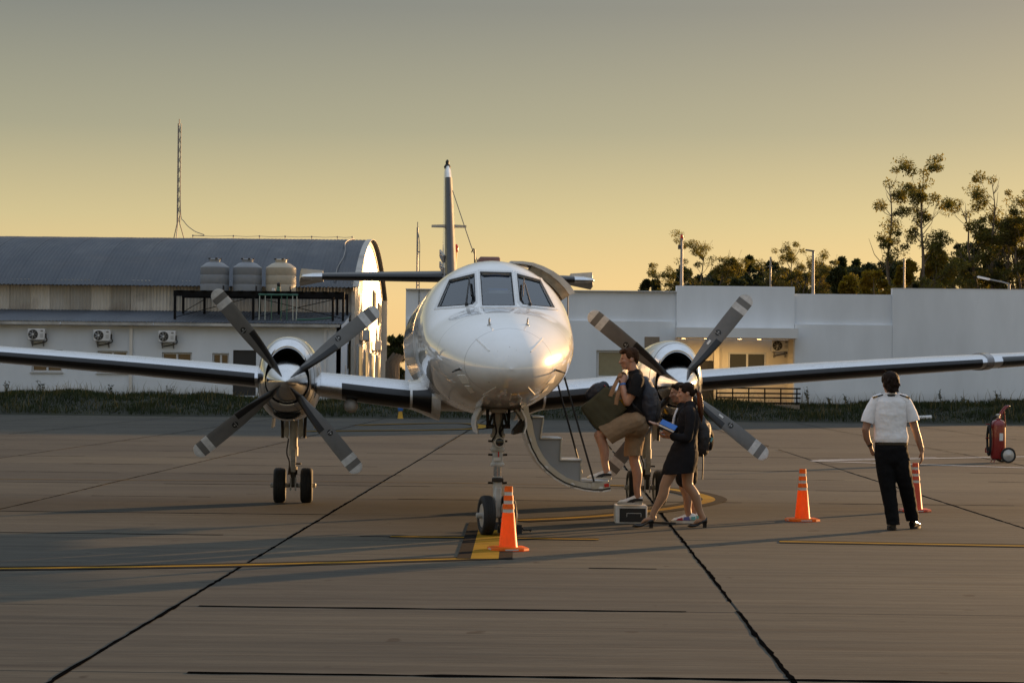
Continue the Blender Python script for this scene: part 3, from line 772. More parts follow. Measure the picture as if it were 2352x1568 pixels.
MB().tube([(0, 0, p1.z - .6), (0, 0, p1.z - .35)], .02, 5).build('tip', M['steel'], mast2, 40)
# ------------------------------------------------------------------ terminal building
YT = 93.0
tl = at(931, 800, YT); term = empty('terminal_building', (tl.x, YT, .6), 0, 'low white terminal building with stepped parapet and sheltered entrance', 'building')
TX = tl.x
def tx(px, Y=YT): return at(px, 800, Y).x - TX
def tz(px, py, Y=YT): return at(px, py, Y).z - .6
s1, s2, s3, s4 = tx(1552), tx(1823.5), tx(2048), tx(2352) + 4.0
z1, z2, z3, z4 = tz(1450, 669.5), tz(1690, 657.5), tz(1935, 675.5), tz(2200, 665)
rec_d = 2.4
big = (tx(1369.5), tx(1446), tz(1400, 868), tz(1400, 804), 'w')
wall_with_holes('wall', 0, s1, -.3, z1, [big], 0, .25, M['white_wall'], term)
MB().box((s1/2, -.09, (tz(1430, 737.5) - .3)/2), (.01, .01, .01))
zl = tz(1430, 737.5)
wall_with_holes('lower_wall', .05, s1 - .02, -.31, zl, [(big[0]+.0, big[1]-.0, big[2], big[3], 'w')], -.14, .138, M['white_wall'], term)
window_unit(term, big[0] + .01, big[1] - .01, big[2] + .01, big[3] - .01, .02, 1, 'frame_white', 'blind', .09)
MB().box((s1 - 1.0, -.15, tz(1500, 786)), (.62, .05, .46), bev=.01).build('patched_opening', M['conc_post'], term, 0)
# entrance block: parapet above, recess below
zc0 = tz(1690, 776.5); zc1 = tz(1690, 754)
MB().box(((s1 + s2)/2, .10, (zc1 + z2)/2), (s2 - s1 - .01, .5, z2 - zc1)).build('parapet', M['white_wall'], term, 0)
MB().box(((s1 + s2)/2 + .02, .6, (zc0 + zc1)/2), (s2 - s1 + .10, 3.0, zc1 - zc0)).build('canopy', M['canopy'], term, 0)
ents = [(tx(1673, YT + rec_d), tx(1760, YT + rec_d), tz(1700, 862, YT + rec_d), tz(1700, 809, YT + rec_d), 'w'), (tx(1606, YT + rec_d), tx(1647, YT + rec_d), -.29, tz(1620, 828, YT + rec_d), 'd')]
wall_with_holes('entrance_wall', s1 - .3, s2 + .3, -.3, zc0 - .003, ents, rec_d, .2, M['cream_wall'], term)
window_unit(term, ents[0][0] + .01, ents[0][1] - .01, ents[0][2] + .01, ents[0][3] - .01, rec_d + .06, 2)
MB().box(((ents[1][0] + ents[1][1])/2, rec_d + .12, (ents[1][2] + ents[1][3])/2), (ents[1][1] - ents[1][0] - .02, .06, ents[1][3] - ents[1][2] - .02)).build('door', M['dark_plastic'], term, 0)
for xx in (s1 - .13, s2 + .13): MB().box((xx, 1.32, (zc0 - .3)/2), (.24, 2.2, zc0 + .28)).build('side_wall', M['cream_wall'], term, 0)
MB().box((tx(1657), rec_d - .18, (zc0 - .3)/2), (.22, .3, zc0 + .28)).build('column', M['cream_wall'], term, 0)
MB().box(((s1+s2)/2, .1, -.1), (s2 - s1 - .02, 4.4, .24)).build('entrance_floor', M['conc_post'], term, 0)
wall_with_holes('wall', s2, s3, -.3, z3, [], .004, .25, M['white_wall'], term)
zl3 = tz(1935, 745.5)
MB().box(((s2 + s3)/2, -.07, (zl3 - .3)/2), (s3 - s2 - .02, .14, zl3 + .29)).build('lower_wall', M['white_wall'], term, 0)
wall_with_holes('wall', s3, s4, -.3, z4, [], -.15, .4, M['white_wall'], term)
MB().box((s4/2, 9.5, z1/2 - .3), (s4 - .2, 13.2, z1 - .2)).build('roof_block', M['white_wall'], term, 0)
for a, b_, z in ((0, s1, z1), (s3, s4, z4)):
    MB().box(((a + b_)/2, .06, z + .015), (b_ - a + .02, .44, .03)).build('coping', M['canopy'], term, 0)
MB().box((.55, .0, 3.2), (.04, .05, 4.6)).build('conduit', M['steel'], term, 0)
# canopy downlights (lit)
m_l, n_, l_, p_ = nmat('lit_downlight'); p_.inputs['Emission Color'].default_value = (1, .62, .25, 1); p_.inputs['Emission Strength'].default_value = 9.0; p_.inputs['Base Color'].default_value = (.8, .6, .4, 1)
for px in (1570, 1622, 1654, 1699, 1744):
    x = tx(px, YT + .3)
    f = MB().lathe([(.13, 0), (.13, -.03), (.1, -.032)], (x, .35, zc0 + .001), n=18).build('downlight', M['white_metal'], term, 40)
    MB().lathe([(.095, -.034), (.001, -.036)], (x, .35, zc0), n=16).build('lamp', m_l, f, 40)
    ld = bpy.data.lights.new('downlight_glow', 'SPOT'); ld.energy = 26; ld.color = (1, .60, .22); ld.spot_size = R(150); ld.spot_blend = .8; ld.shadow_soft_size = .09
    lo = bpy.data.objects.new('downlight_glow', ld); COL.objects.link(lo); lo.parent = f; lo.location = (x, .55, zc0 - .07); lo.rotation_euler = (R(20), 0, 0)
p = at(1790, 794, YT + rec_d); ac_unit((p.x, YT + rec_d - .005, p.z), 0, 'air conditioner outdoor unit under the lit canopy of the terminal entrance')
# ramp railing
r0 = at(1645, 900, YT - 1.5); r1 = at(1832, 903, YT - 1.5)
rail = empty('ramp_railing', (r0.x, YT - 1.5, .45), 0, 'black tube railing in front of the terminal entrance', 'railing')
LR_ = r1.x - r0.x; zr = [at(1740, y, YT - 1.5).z - .45 for y in (891.5, 903, 913, 925)]
for k in range(6): MB().tube([(LR_*k/5 * .985 + .02, 0, -.1), (LR_*k/5 * .985 + .02, 0, zr[0])], .028, 8).build('post', M['black_steel'], rail, 40)
for z in zr: MB().tube([(0, -.02, z), (LR_ + .12, -.02, z)], .032, 8).build('rail', M['black_steel'], rail, 40)
# ------------------------------------------------------------------ lamp posts and poles
M['red_glass'] = pbr('red_beacon_glass', (.45, .03, .01), .25, var=.05)
def lamp_post(px, ytop, Y, label, kind):
    p = at(px, ytop, Y); h = p.z - .6
    root = empty('lamp_post', (p.x, Y, .6), 0, label, 'lamp post')
    MB().tube([(0, 0, 0), (0, 0, h * .6), (0, 0, h)], [.10, .085, .06], 12).build('pole', M['steel'], root, 40)
    MB().box((0, 0, .02), (.3, .3, .05)).build('base_plate', M['steel'], root, 0)
    if kind == 'beacon':
        MB().lathe([(.11, h), (.11, h + .06), (.05, h + .07)], n=14).build('collar', M['steel'], root, 40)
        MB().lathe([(.07, h + .06), (.085, h + .12), (.06, h + .24), (.01, h + .27)], n=14).build('beacon', M['red_glass'], root, 40)
        MB().box((-.12, 0, h - .35), (.12, .12, .2)).build('junction_box', M['dark_plastic'], root, 0)
    elif kind == 'head':
        MB().box((-.16, 0, h + .03), (.44, .2, .07), Matrix.Rotation(R(8), 3, 'Y'), bev=.02).build('lamp_head', M['dark_plastic'], root, 40)
    elif kind == 'arm':
        MB().tube([(0, 0, h), (-.35, 0, h + .1), (-1.0, 0, h + .22)], .035, 8).build('arm', M['steel'], root, 40)
        MB().box((-1.25, 0, h + .27), (.6, .24, .09), Matrix.Rotation(R(12), 3, 'Y'), bev=.03).build('lamp_head', M['white_metal'], root, 40)
    return root
lamp_post(1566, 551, 108, 'tall grey pole topped with a red beacon behind the terminal', 'beacon')
lamp_post(1868, 577, 108, 'grey lamp post with small flat lamp head behind the terminal', 'head')
lamp_post(2318, 652, 108, 'short street lamp with a sloping arm behind the terminal', 'arm')
for px, yt, lb in ((1770, 590, 'slim bare pole among the dark trees between the beacon pole and the lamp post'), (2077, 594, 'slim bare pole in front of the tall thin eucalyptus trunks')):
    p = at(px, yt, 120); h = p.z - .6
    rt = empty('utility_pole', (p.x, 120, .6), 0, lb, 'pole')
    MB().tube([(0, 0, 0), (0, 0, h)], [.07, .05], 8).build('pole', M['steel'], rt, 40)
    MB().tube([(-.13, 0, h - .5), (.13, 0, h - .5)], .02, 6).build('cross_arm', M['steel'], rt, 40)
# leaning concrete fence posts
for k, (px, Y) in enumerate(((889, 103), (897.5, 107), (905, 111), (913, 115))):
    p = at(px, 880, Y); rt = empty('fence_post', (p.x, Y, .6), 0, 'weathered concrete fence post with bent top, ' + ('nearest to the hangar', 'second from the hangar', 'third from the hangar', 'nearest to the terminal')[k], 'fence post', 'concrete fence posts')
    mb = MB(); mb.rings([[(-.09, -.09, -.1), (.09, -.09, -.1), (.09, .09, -.1), (-.09, .09, -.1)], [(-.08, -.08, 1.7), (.08, -.08, 1.7), (.08, .08, 1.7), (-.08, .08, 1.7)], [(.27, -.07, 2.15), (.40, -.07, 2.05), (.40, .07, 2.05), (.27, .07, 2.15)]])
    mb.build('post', M['conc_post'], rt, 30)
    for z in (.5, 1.0, 1.5): MB().tube([(-.02, -.1, z), (.0, .1, z)], .02, 5).build('wire_tie', M['steel'], rt, 0)
# debris at the bank
p = gnd(2164, 967, .15); rt = MB().tube([Vector((-.32, 0, 0)) , Vector((.32, .15, .03))], .085, 14).build('plastic_pipe', M['white_metal'], None, 40); rt.location = (p.x, 87.7, .20)
tag(rt, 'short length of white plastic pipe lying on the grass bank', 'pipe')
p = gnd(939.5, 953); rt = empty('marker_light', (p.x, 87.2, 0), 0, 'small blue and yellow apron edge marker beside the grass', 'marker')
M['yellow_plastic'] = pbr('yellow_plastic', (.55, .30, .02), .5); M['blue_plastic'] = pbr('blue_plastic', (.03, .14, .45), .4)
MB().lathe([(.12, -.02), (.10, .05), (.07, .25), (.07, .28)], n=14).build('stem', M['yellow_plastic'], rt, 40)
MB().lathe([(.08, .28), (.10, .32), (.10, .42), (.03, .48)], n=14).build('lens', M['blue_plastic'], rt, 40)
mb = MB(); mb.ball((0, 0, .05), (.2, .15, .13), 10); rt = mb.build('stone', M['white_metal'], None, 50); p = at(713, 936, 88.2); rt.location = (p.x, 88.2, .33)
tag(rt, 'pale stone lying on the grass bank near the propeller', 'stone')
# ------------------------------------------------------------------ trees
M['bark'] = pbr('eucalyptus_bark', (.12, .095, .070), .85, var=.3, scale=3, bump=.4, bscale=12)
M['leaf_euc'] = leaf_mat('eucalyptus_leaves', [(.060, .066, .024), (.10, .098, .034), (.15, .13, .048)], .65)
M['leaf_dark'] = leaf_mat('dark_pine_foliage', [(.022, .032, .016), (.038, .050, .022), (.060, .066, .026)], .35)
M['leaf_mid'] = leaf_mat('broadleaf_foliage', [(.020, .028, .010), (.036, .044, .014), (.06, .062, .02)], .35)
M['leaf_sun_gold'] = leaf_mat('sun_tinted_foliage', [(.13, .10, .014), (.20, .15, .022), (.27, .19, .03)], .65)  # yellow-green leaves brightened to gold: sunlight put into the leaf colour
def leaves_from(centers, radii, per, size, r, flat=.75):
    """leaf sized quads scattered through clump volumes -> V, F arrays"""
    C = np.repeat(np.array(centers), per, 0); Rr_ = np.repeat(np.array(radii), per)
    n = len(C); d = r.normal(size=(n, 3)); d /= np.linalg.norm(d, axis=1)[:, None]
    rad = Rr_ * r.uniform(.15, 1.0, n) ** .45
    P = C + d * rad[:, None] * np.array([1, 1, flat])
    a = r.normal(size=(n, 3)); a[:, 2] -= .35; a /= np.linalg.norm(a, axis=1)[:, None]
    b_ = np.cross(a, r.normal(size=(n, 3))); b_ /= np.linalg.norm(b_, axis=1)[:, None]
    s = size * r.uniform(.6, 1.35, n)[:, None]
    V = np.stack([P, P + a*s*.5 + b_*s*.24, P + a*s, P + a*s*.5 - b_*s*.24], 1).reshape(-1, 3)
    return V, np.arange(n*4).reshape(-1, 4)
def eucalyptus(px, ytop, Y, label, seed, spread=.2, crown0=.42, lean=0.0, clumps=1.0, group='tall thin eucalyptus trees behind the terminal', m='leaf_euc', per=120, forks=None):
    rs = random.Random(seed); r = np.random.default_rng(seed)
    top = at(px, ytop, Y); h = top.z - .6
    root = empty('eucalyptus_tree', (top.x, Y, .6), 0, label, 'tree', group)
    tr = MB(); C = []; RR = []
    trunks = forks or [(0, 0, 1.0)]
    for (ox, oy, hf) in trunks:
        pts = []; x, y = 0, 0
        for i in range(9):
            t = i/8; pts.append(Vector((ox * h * t**1.3 + lean*h*t*t + rs.uniform(-.015, .015)*h*t, oy*h*t**1.3 + rs.uniform(-.015, .015)*h*t, h*hf*t)))
        cr = catmull(pts, 4); L = len(cr)
        tr.tube(cr, [max(.02, (.016*h)*(1 - .93*(i/(L-1)))) for i in range(L)], 8)
        nb = int(15 * clumps)
        for k in range(nb):
            t = crown0 + (1 - crown0) * ((k + rs.random()) / nb) * .97; base = cr[min(L-1, int(t*(L-1)))]
            a = rs.uniform(0, 2*math.pi); ln = h * spread * (1.25 - .75*t) * rs.uniform(.35, 1.15)
            el = rs.uniform(.35, 1.0)
            d = Vector((math.cos(a)*math.cos(el), math.sin(a)*math.cos(el), math.sin(el)))
            tip = base + d*ln; mid = base + d*ln*.5 + Vector((rs.uniform(-.1, .1), rs.uniform(-.1, .1), -.06))*ln
            bp = catmull([base, mid, tip], 3); r0 = .0062*h*(1.15 - t)
            tr.tube(bp, [max(.012, r0*(1 - .8*i/(len(bp)-1))) for i in range(len(bp))], 5)
            tips = [tip]
            for q in range(rs.randint(2, 4)):
                a2 = a + rs.uniform(-1.3, 1.3); e2 = rs.uniform(.1, 1.3); s0 = bp[rs.randint(len(bp)//3, len(bp)-1)]
                d2 = Vector((math.cos(a2)*math.cos(e2), math.sin(a2)*math.cos(e2), math.sin(e2))); l2 = ln*rs.uniform(.25, .6)
                t2 = s0 + d2*l2; tr.tube([s0, (s0 + t2)/2 + Vector((0, 0, .05*l2)), t2], [r0*.4, r0*.3, .01], 4); tips.append(t2)
            for q in tips:
                if rs.random() < .16: continue
                C.append(q); RR.append(rs.uniform(.24, .62)*(h/13))
                if rs.random() < .5: C.append(q + Vector((rs.uniform(-.5, .5), rs.uniform(-.5, .5), rs.uniform(-.45, .2)))); RR.append(rs.uniform(.2, .42)*(h/13))
        C.append(cr[-1]); RR.append(.4)
        # bare twigs poking out
        for k in range(8):
            t = rs.uniform(.6, 1); base = cr[int(t*(L-1))]; a = rs.uniform(0, 6.28); ln = h*spread*rs.uniform(.6, 1.2)*(1.3 - t)
            tip = base + Vector((math.cos(a)*ln*.6, math.sin(a)*ln*.6, ln)); tr.tube([base, (base + tip)/2 + Vector((math.cos(a), math.sin(a), 0))*.12*ln, tip], [.03, .02, .008], 4)
    tr.build('trunk', M['bark'], root, 60, fix=False)
    V, Fq = leaves_from(C, RR, per, .135*(h/13), r)
    np_mesh('crown', V, Fq, M[m], root)
    return root
def dense_tree(px, ytop, wpx, Y, label, seed, m='leaf_dark', lobes=26, per=150, cat='tree', group='dense dark trees behind the terminal', bottom=.2, size=.26, name='dense_tree', peak=0.0, base_z=.6):
    rs = random.Random(seed); r = np.random.default_rng(seed)
    top = at(px, ytop, Y); h = top.z - base_z; w = wpx/F*Y/2
    root = empty(name, (top.x, Y, base_z), 0, label, cat, group)
    tr = MB(); tr.tube(catmull([(0, 0, -.1), (.02*h, 0, h*.3), (-.01*h, .02*h, h*.65)], 4), [.03*h*(1 - .07*i) for i in range(9)], 8)
    C, RR = [], []
    for k in range(lobes):
        t = rs.random()**.8; z = h*(bottom + (1 - bottom)*t)
        prof = math.sin(math.pi*min(1, (.12 + .88*t)))**.55 if peak == 0 else (1 - t)**peak
        rad = w*max(.12, prof)*rs.uniform(.35, .95); a = rs.uniform(0, 2*math.pi)
        c = Vector((rad*math.cos(a), rad*math.sin(a)*.8, z)); lr = w*rs.uniform(.20, .38)*(1 if peak == 0 else max(.25, 1 - t))
        c.z = min(c.z, h - lr*.6)
        C.append(c); RR.append(lr)
        tr.tube([(0, 0, min(c.z*.6, h*.6)), c*.6 + Vector((0, 0, c.z*.25)), c], [.008*h, .005*h, .01], 5)
        for q in range(3):
            d = Vector((rs.gauss(0, 1), rs.gauss(0, 1), rs.gauss(0, .8))).normalized(); C.append(c + d*lr*.95); RR.append(lr*rs.uniform(.28, .5))
    tr.build('trunk', M['bark'], root, 60, fix=False)
    V, Fq = leaves_from(C, RR, per, size, r, .8); np_mesh('crown', V, Fq, M[m], root)
    return root
eucalyptus(2044, 421, 138, 'slender eucalyptus with one straight trunk, left of the taller one', 21, .19, .30, .0)
eucalyptus(2117, 397, 136, 'tallest thin eucalyptus, its bare branches reaching out on one side', 22, .21, .28, .0, 1.15)
eucalyptus(2280, 414, 142, 'forked eucalyptus with rounder leaf clumps above the dark trees', 33, .20, .30, .0, .8, forks=[(0, 0, 1), (-.14, .05, .9), (.08, -.04, .82)])
eucalyptus(2362, 440, 140, 'eucalyptus at the far right end of the terminal, partly above the dark trees', 24, .2, .3, .0, 1.1, forks=[(0, 0, 1), (-.06, .05, .88)])
eucalyptus(1612, 567, 150, 'broad low eucalyptus with open flat clumps behind the beacon pole', 25, .30, .30, .0, 1.3, group='low eucalyptus trees behind the terminal', forks=[(0, 0, 1), (-.22, 0, .78), (.16, .05, .9)])
eucalyptus(1815, 578, 158, 'low eucalyptus with flat topped crown beside the grey lamp post', 26, .30, .30, .0, 1.2, group='low eucalyptus trees behind the terminal', forks=[(0, 0, 1), (.14, 0, .95), (-.15, .03, .85)])
eucalyptus(1885, 592, 152, 'low eucalyptus with spreading crown between the lamp post and the conifers', 27, .28, .30, .0, 1.0, group='low eucalyptus trees behind the terminal', forks=[(0, 0, 1), (.1, 0, .9)])
for i, (px, yt, w, Y, m, lb) in enumerate([
    (1487, 646, 56, 150, 'leaf_mid', 'small round tree top peeping above the terminal roof left of the beacon pole'),
    (1655, 622, 130, 165, 'leaf_dark', 'dark rounded tree just right of the beacon pole'),
    (1735, 604, 110, 168, 'leaf_dark', 'dark tree behind the slim bare pole'),
    (1800, 622, 120, 160, 'leaf_dark', 'dark tree between the slim pole and the lamp post'),
    (1880, 608, 130, 166, 'leaf_dark', 'dark tree directly behind the grey lamp post'),
    (1960, 610, 120, 162, 'leaf_dark', 'dark tree left of the slender eucalyptus'),
    (2050, 600, 130, 165, 'leaf_dark', 'dark tree behind the slender eucalyptus trunk'),
    (2150, 585, 150, 160, 'leaf_dark', 'dark tree behind the tallest eucalyptus trunk'),
    (2215, 560, 150, 150, 'leaf_dark', 'dark leafy tree below the forked eucalyptus'),
    (2275, 528, 150, 146, 'leaf_dark', 'big dark tree under the forked eucalyptus clumps'),
    (2345, 505, 170, 144, 'leaf_dark', 'biggest dark tree at the far right end of the terminal'),
    (1600, 640, 110, 172, 'leaf_dark', 'low dark tree behind the foot of the broad eucalyptus'),
    (1690, 612, 100, 178, 'leaf_mid', 'far olive tree between the beacon pole and the pointed conifer'),
    (1768, 606, 100, 178, 'leaf_mid', 'far olive tree behind the slim bare pole'),
    (1840, 612, 100, 178, 'leaf_mid', 'far olive tree just left of the grey lamp post'),
    (1915, 612, 100, 178, 'leaf_dark', 'far dark tree just right of the grey lamp post'),
    (2000, 606, 100, 178, 'leaf_dark', 'far dark tree left of the slender eucalyptus trunk'),
    (1925, 622, 80, 140, 'leaf_mid', 'green bushy tree in front of the dark conifers'),
    (1700, 640, 90, 140, 'leaf_dark', 'low dark bushy tree right behind the raised parapet'),
    (1950, 640, 70, 132, 'leaf_sun_gold', 'low yellow green tree lit by the sun behind the lower parapet'),
    (2012, 618, 90, 134, 'leaf_sun_gold', 'yellow green tree at the foot of the slender eucalyptus'),
    (2090, 606, 90, 136, 'leaf_sun_gold', 'sunlit yellow green tree between the two thin eucalyptus trunks'),
    (2150, 580, 95, 138, 'leaf_sun_gold', 'sunlit yellow green tree right of the tallest eucalyptus'),
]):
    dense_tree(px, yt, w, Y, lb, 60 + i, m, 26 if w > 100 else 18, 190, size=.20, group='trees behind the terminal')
for i, (px, yt, w) in enumerate([(1934, 596, 26), (1966, 602, 30), (1722, 592, 26), (1506, 647, 30)]):
    dense_tree(px, yt, w*1.7, 170, (('narrow pointed conifer top right of the lamp post', 'narrow pointed conifer top left of the slender eucalyptus', 'narrow pointed conifer top between the beacon pole and the slim pole')[i] if i < 3 else 'narrow pointed conifer top above the terminal roof left of the beacon pole'), 90 + i, 'leaf_dark', 40, 60, bottom=.45, size=.3, name='conifer_tree', peak=.8, group='pointed conifers')
for i, px in enumerate(range(1575, 2150, 62)):
    dense_tree(px, 619 + (i*37 % 13), 105, 186 + (i*5 % 7), 'low dark tree in the farthest row behind the terminal', 200 + i, 'leaf_dark', 22, 150, size=.24, group='farthest row of dark trees')
dense_tree(908, 763, 46, 135, 'leafy tree in the gap between hangar and terminal', 120, 'leaf_mid', 30, 110, size=.22, group=None)
dense_tree(888, 858, 30, 300, 'far low bush in the gap between hangar and terminal', 121, 'leaf_mid', 12, 60, size=.4, group=None, name='bush', cat='bush')
dense_tree(915, 850, 40, 320, 'wide far bush beside the concrete fence posts', 122, 'leaf_mid', 14, 60, size=.45, group=None, name='bush', cat='bush')
# ------------------------------------------------------------------ aircraft
def paint_white():
    m, n, l, p = nmat('white_aircraft_paint')
    tc = n.new('ShaderNodeTexCoord'); co = tc.outputs['Object']
    sx = n.new('ShaderNodeSeparateXYZ'); l.new(co, sx.inputs[0])
    nz = noise(n, l, co, 3.0, 6, .65)
    c = ramp(n, l, nz, [(.3, (.80, .80, .79)), (.7, (.87, .87, .87))])
    grime = noise(n, l, coords(n, l, 'Object', (6, 1.2, 3)), 1.0, 6, .7)
    low = ramp(n, l, sx.outputs[2], [(.0, 1), (1.0, 0)])
    belly = math_(n, l, 'MULTIPLY', ramp(n, l, grime, [(.45, 0), (.75, .55)]), ramp(n, l, math_(n, l, 'SUBTRACT', 1.75, sx.outputs[2]), [(0, 0), (.5, 1)]))
    c = mixrgb(n, l, c, (.22, .16, .10), belly)
    specks = noise(n, l, co, 42, 2, .5)
    c = mixrgb(n, l, c, (.12, .08, .05), ramp(n, l, specks, [(.745, 0), (.775, .7)]))
    # panel seams round the body
    for y0 in (.45, 1.25, 3.05, 5.0, 7.1, 9.2):
        d = math_(n, l, 'ABSOLUTE', math_(n, l, 'SUBTRACT', sx.outputs[1], y0))
        c = mixrgb(n, l, c, (.18, .16, .14), ramp(n, l, d, [(.0025, .75), (.006, 0)]))
    l.new(c, p.inputs['Base Color'])
    p.inputs['Roughness'].default_value = .28; p.inputs['Coat Weight'].default_value = 1.0; p.inputs['Coat Roughness'].default_value = .012; p.inputs['Coat IOR'].default_value = 1.9; p.inputs['Specular IOR Level'].default_value = .15
    # oil canning of the cabin skin between frames
    wv = n.new('ShaderNodeTexWave'); wv.bands_direction = 'Y'; wv.inputs['Scale'].default_value = 1.9; wv.inputs['Distortion'].default_value = 2.4; wv.inputs['Detail'].default_value = 2.0; wv.inputs['Detail Scale'].default_value = 1.5
    l.new(co, wv.inputs[0])
    aft = ramp(n, l, math_(n, l, 'MULTIPLY', sx.outputs[1], .1), [(.28, 0), (.36, 1)])
    lump = noise(n, l, coords(n, l, 'Object', (1, 2.2, 1)), 2.2, 2, .5)
    h = math_(n, l, 'ADD', math_(n, l, 'MULTIPLY', math_(n, l, 'MULTIPLY', wv.outputs['Fac'], aft), 1.1), math_(n, l, 'MULTIPLY', lump, .22))
    b_ = n.new('ShaderNodeBump'); b_.inputs['Strength'].default_value = .16; b_.inputs['Distance'].default_value = .022; l.new(h, b_.inputs['Height'])
    l.new(b_.outputs[0], p.inputs['Normal']); l.new(b_.outputs[0], p.inputs['Coat Normal'])
    return m
def alu_mat(name, col=(.78, .79, .80), rough=.16, dents=.05, stretch=(1, 1, 1), stain=.25):
    m, n, l, p = nmat(name)
    co = coords(n, l, 'Object', stretch)
    a = noise(n, l, co, 5, 6, .7); b2 = noise(n, l, co, 26, 4, .6); d = noise(n, l, co, 3.0, 2, .5)
    c = ramp(n, l, a, [(.3, [k * .82 for k in col]), (.7, col)])
    c = mixrgb(n, l, c, (.25, .20, .15), ramp(n, l, b2, [(.62, 0), (.78, stain)]))
    l.new(c, p.inputs['Base Color']); p.inputs['Metallic'].default_value = 1.0
    l.new(ramp(n, l, a, [(.3, rough * .7), (.7, rough * 1.5)]), p.inputs['Roughness'])
    bumpn(n, l, p, d, dents, .05)
    return m
M['ac_white'] = paint_white()
M['alu'] = alu_mat('polished_aluminium', rough=.13, dents=.10)
M['alu_wing'] = alu_mat('brushed_wing_skin', (.72, .74, .77), .30, .06, (.6, 4, 4), .2)
M['alu_dull'] = alu_mat('dull_aluminium', (.52, .52, .51), .38, .1)
M['boot'] = pbr('black_rubber_boot', (.010, .010, .011), .32, var=.3, scale=8, bump=.05)
M['rubber'] = pbr('tyre_rubber', (.011, .011, .011), .75, var=.3, scale=9, bump=.15, bscale=60)
M['blade'] = pbr('grey_blade_paint', (.125, .122, .116), .42, var=.12, scale=7, bump=.03, bscale=200)
M['blade_white'] = pbr('worn_white_blade_tip', (.50, .50, .49), .5, var=.25, scale=14)
M['gear_white'] = pbr('dirty_white_gear_paint', (.42, .41, .38), .45, var=.3, scale=9)
M['chrome'] = alu_mat('chromed_oleo', (.8, .8, .8), .06, .02)
M['gear_dark'] = pbr('oily_dark_metal', (.035, .030, .024), .5, .4, var=.4, scale=12)
M['hub_silver'] = pbr('wheel_hub_silver', (.5, .5, .5), .4, .6, var=.1)
M['stair_grey'] = pbr('grey_stair_paint', (.26, .28, .30), .5, var=.06, scale=4)
M['seal_white'] = pbr('white_frame_paint', (.70, .71, .72), .4, var=.08, scale=10, coat=.4)
M['red_paint'] = pbr('red_reflector', (.50, .015, .010), .35, var=.1)
M['blk'] = pbr('matt_black', (.010, .010, .010), .6)
M['tan'] = pbr('tan_cabin_lining', (.34, .27, .18), .8, var=.3, scale=14, bump=.6, bscale=30)
M['label_white'] = pbr('white_label', (.65, .65, .63), .6, var=.05)
M['stripe_grey'] = pbr('grey_tail_stripe', (.16, .16, .17), .35, var=.05, coat=.6)
M['cockpit'] = pbr('dark_cockpit_trim', (.030, .031, .033), .8, var=.2)
M['seat'] = pbr('grey_seat_fabric', (.10, .11, .12), .9, var=.2)
def cockpit_glass():
    m, n, l, p = nmat('windshield_glass')
    g = n.new('ShaderNodeBsdfGlossy'); g.inputs['Roughness'].default_value = .03; g.inputs[0].default_value = (.9, .95, 1, 1)
    t = n.new('ShaderNodeBsdfTransparent'); t.inputs[0].default_value = (.55, .60, .62, 1)
    fr = n.new('ShaderNodeFresnel'); fr.inputs[0].default_value = 1.5
    mx = n.new('ShaderNodeMixShader'); l.new(math_(n, l, 'MULTIPLY', fr.outputs[0], 1.5), mx.inputs[0]); l.new(t.outputs[0], mx.inputs[1]); l.new(g.outputs[0], mx.inputs[2])
    l.new(mx.outputs[0], n['Material Output'].inputs['Surface']); return m
M['glass'] = cockpit_glass()
YAW = R(3.8); AC0 = Vector((0.0, 21.1, 0.0))
ac = empty('aircraft', AC0, YAW, 'white twin propeller airliner parked on the apron with its airstair open', 'airplane')
AC_M = Matrix.Translation(AC0) @ Matrix.Rotation(YAW, 4, 'Z'); AC_I = AC_M.inverted()
def la(px, py, Y): return AC_I @ at(px, py, Y)
# body lines
fT = PCH([0, .02, .06, .15, .30, .45, .8, 1.3, 1.85, 2.15, 2.45, 2.8, 3.3, 4.0, 12, 13.5, 15.5, 17.3], [1.71, 1.80, 1.87, 1.96, 2.045, 2.105, 2.20, 2.30, 2.375, 2.555, 2.725, 2.85, 2.905, 2.915, 2.915, 2.90, 2.84, 2.74])
fB = PCH([0, .02, .06, .15, .30, .45, .8, 1.3, 2.0, 3.0, 4.0, 9.5, 11, 12.5, 14, 16, 17.3], [1.71, 1.645, 1.60, 1.545, 1.495, 1.465, 1.405, 1.345, 1.29, 1.235, 1.21, 1.21, 1.27, 1.45, 1.75, 2.25, 2.55])
fW = PCH([0, .02, .06, .15, .30, .45, .8, 1.3, 2.0, 3.0, 4.0, 9.5, 11, 12.5, 14, 16, 17.3], [.005, .10, .165, .255, .36, .43, .555, .675, .775, .835, .852, .852, .82, .70, .52, .25, .10])
fC = PCH([0, .45, 1.0, 2.0, 3.0, 4.0, 9.5, 12, 14, 17.3], [1.71, 1.755, 1.84, 1.97, 2.04, 2.06, 2.06, 2.12, 2.32, 2.645])
NT = 112
def section(y, ins=0.0):
    T, B, Wd, C = fT(y) - ins, fB(y) + ins, max(.003, fW(y) - ins), fC(y)
    out = []
    for k in range(NT):
        a = 2*math.pi*k/NT; ca, sa = math.cos(a), math.sin(a)
        out.append((Wd*ca, y, C + ((T - C) if sa >= 0 else (C - B))*sa))
    return out
ys = [0.0, .006, .015, .03, .05, .08, .11, .15, .2, .25, .3, .36] + list(np.arange(.42, 4.2, .06)) + list(np.arange(4.3, 12, .35)) + list(np.arange(12, 17.31, .25)) + [17.3]
ys = sorted({round(float(y), 4) for y in ys})
o_mb = MB(); o_mb.rings([section(y) for y in ys]); outer_me = o_mb.mesh('outer')
bvh_o = BVHTree.FromPolygons([v.co.copy() for v in outer_me.vertices], [tuple(p.vertices) for p in outer_me.polygons])
vnorm = [v.normal.copy() for v in outer_me.vertices]; onorm = outer_me
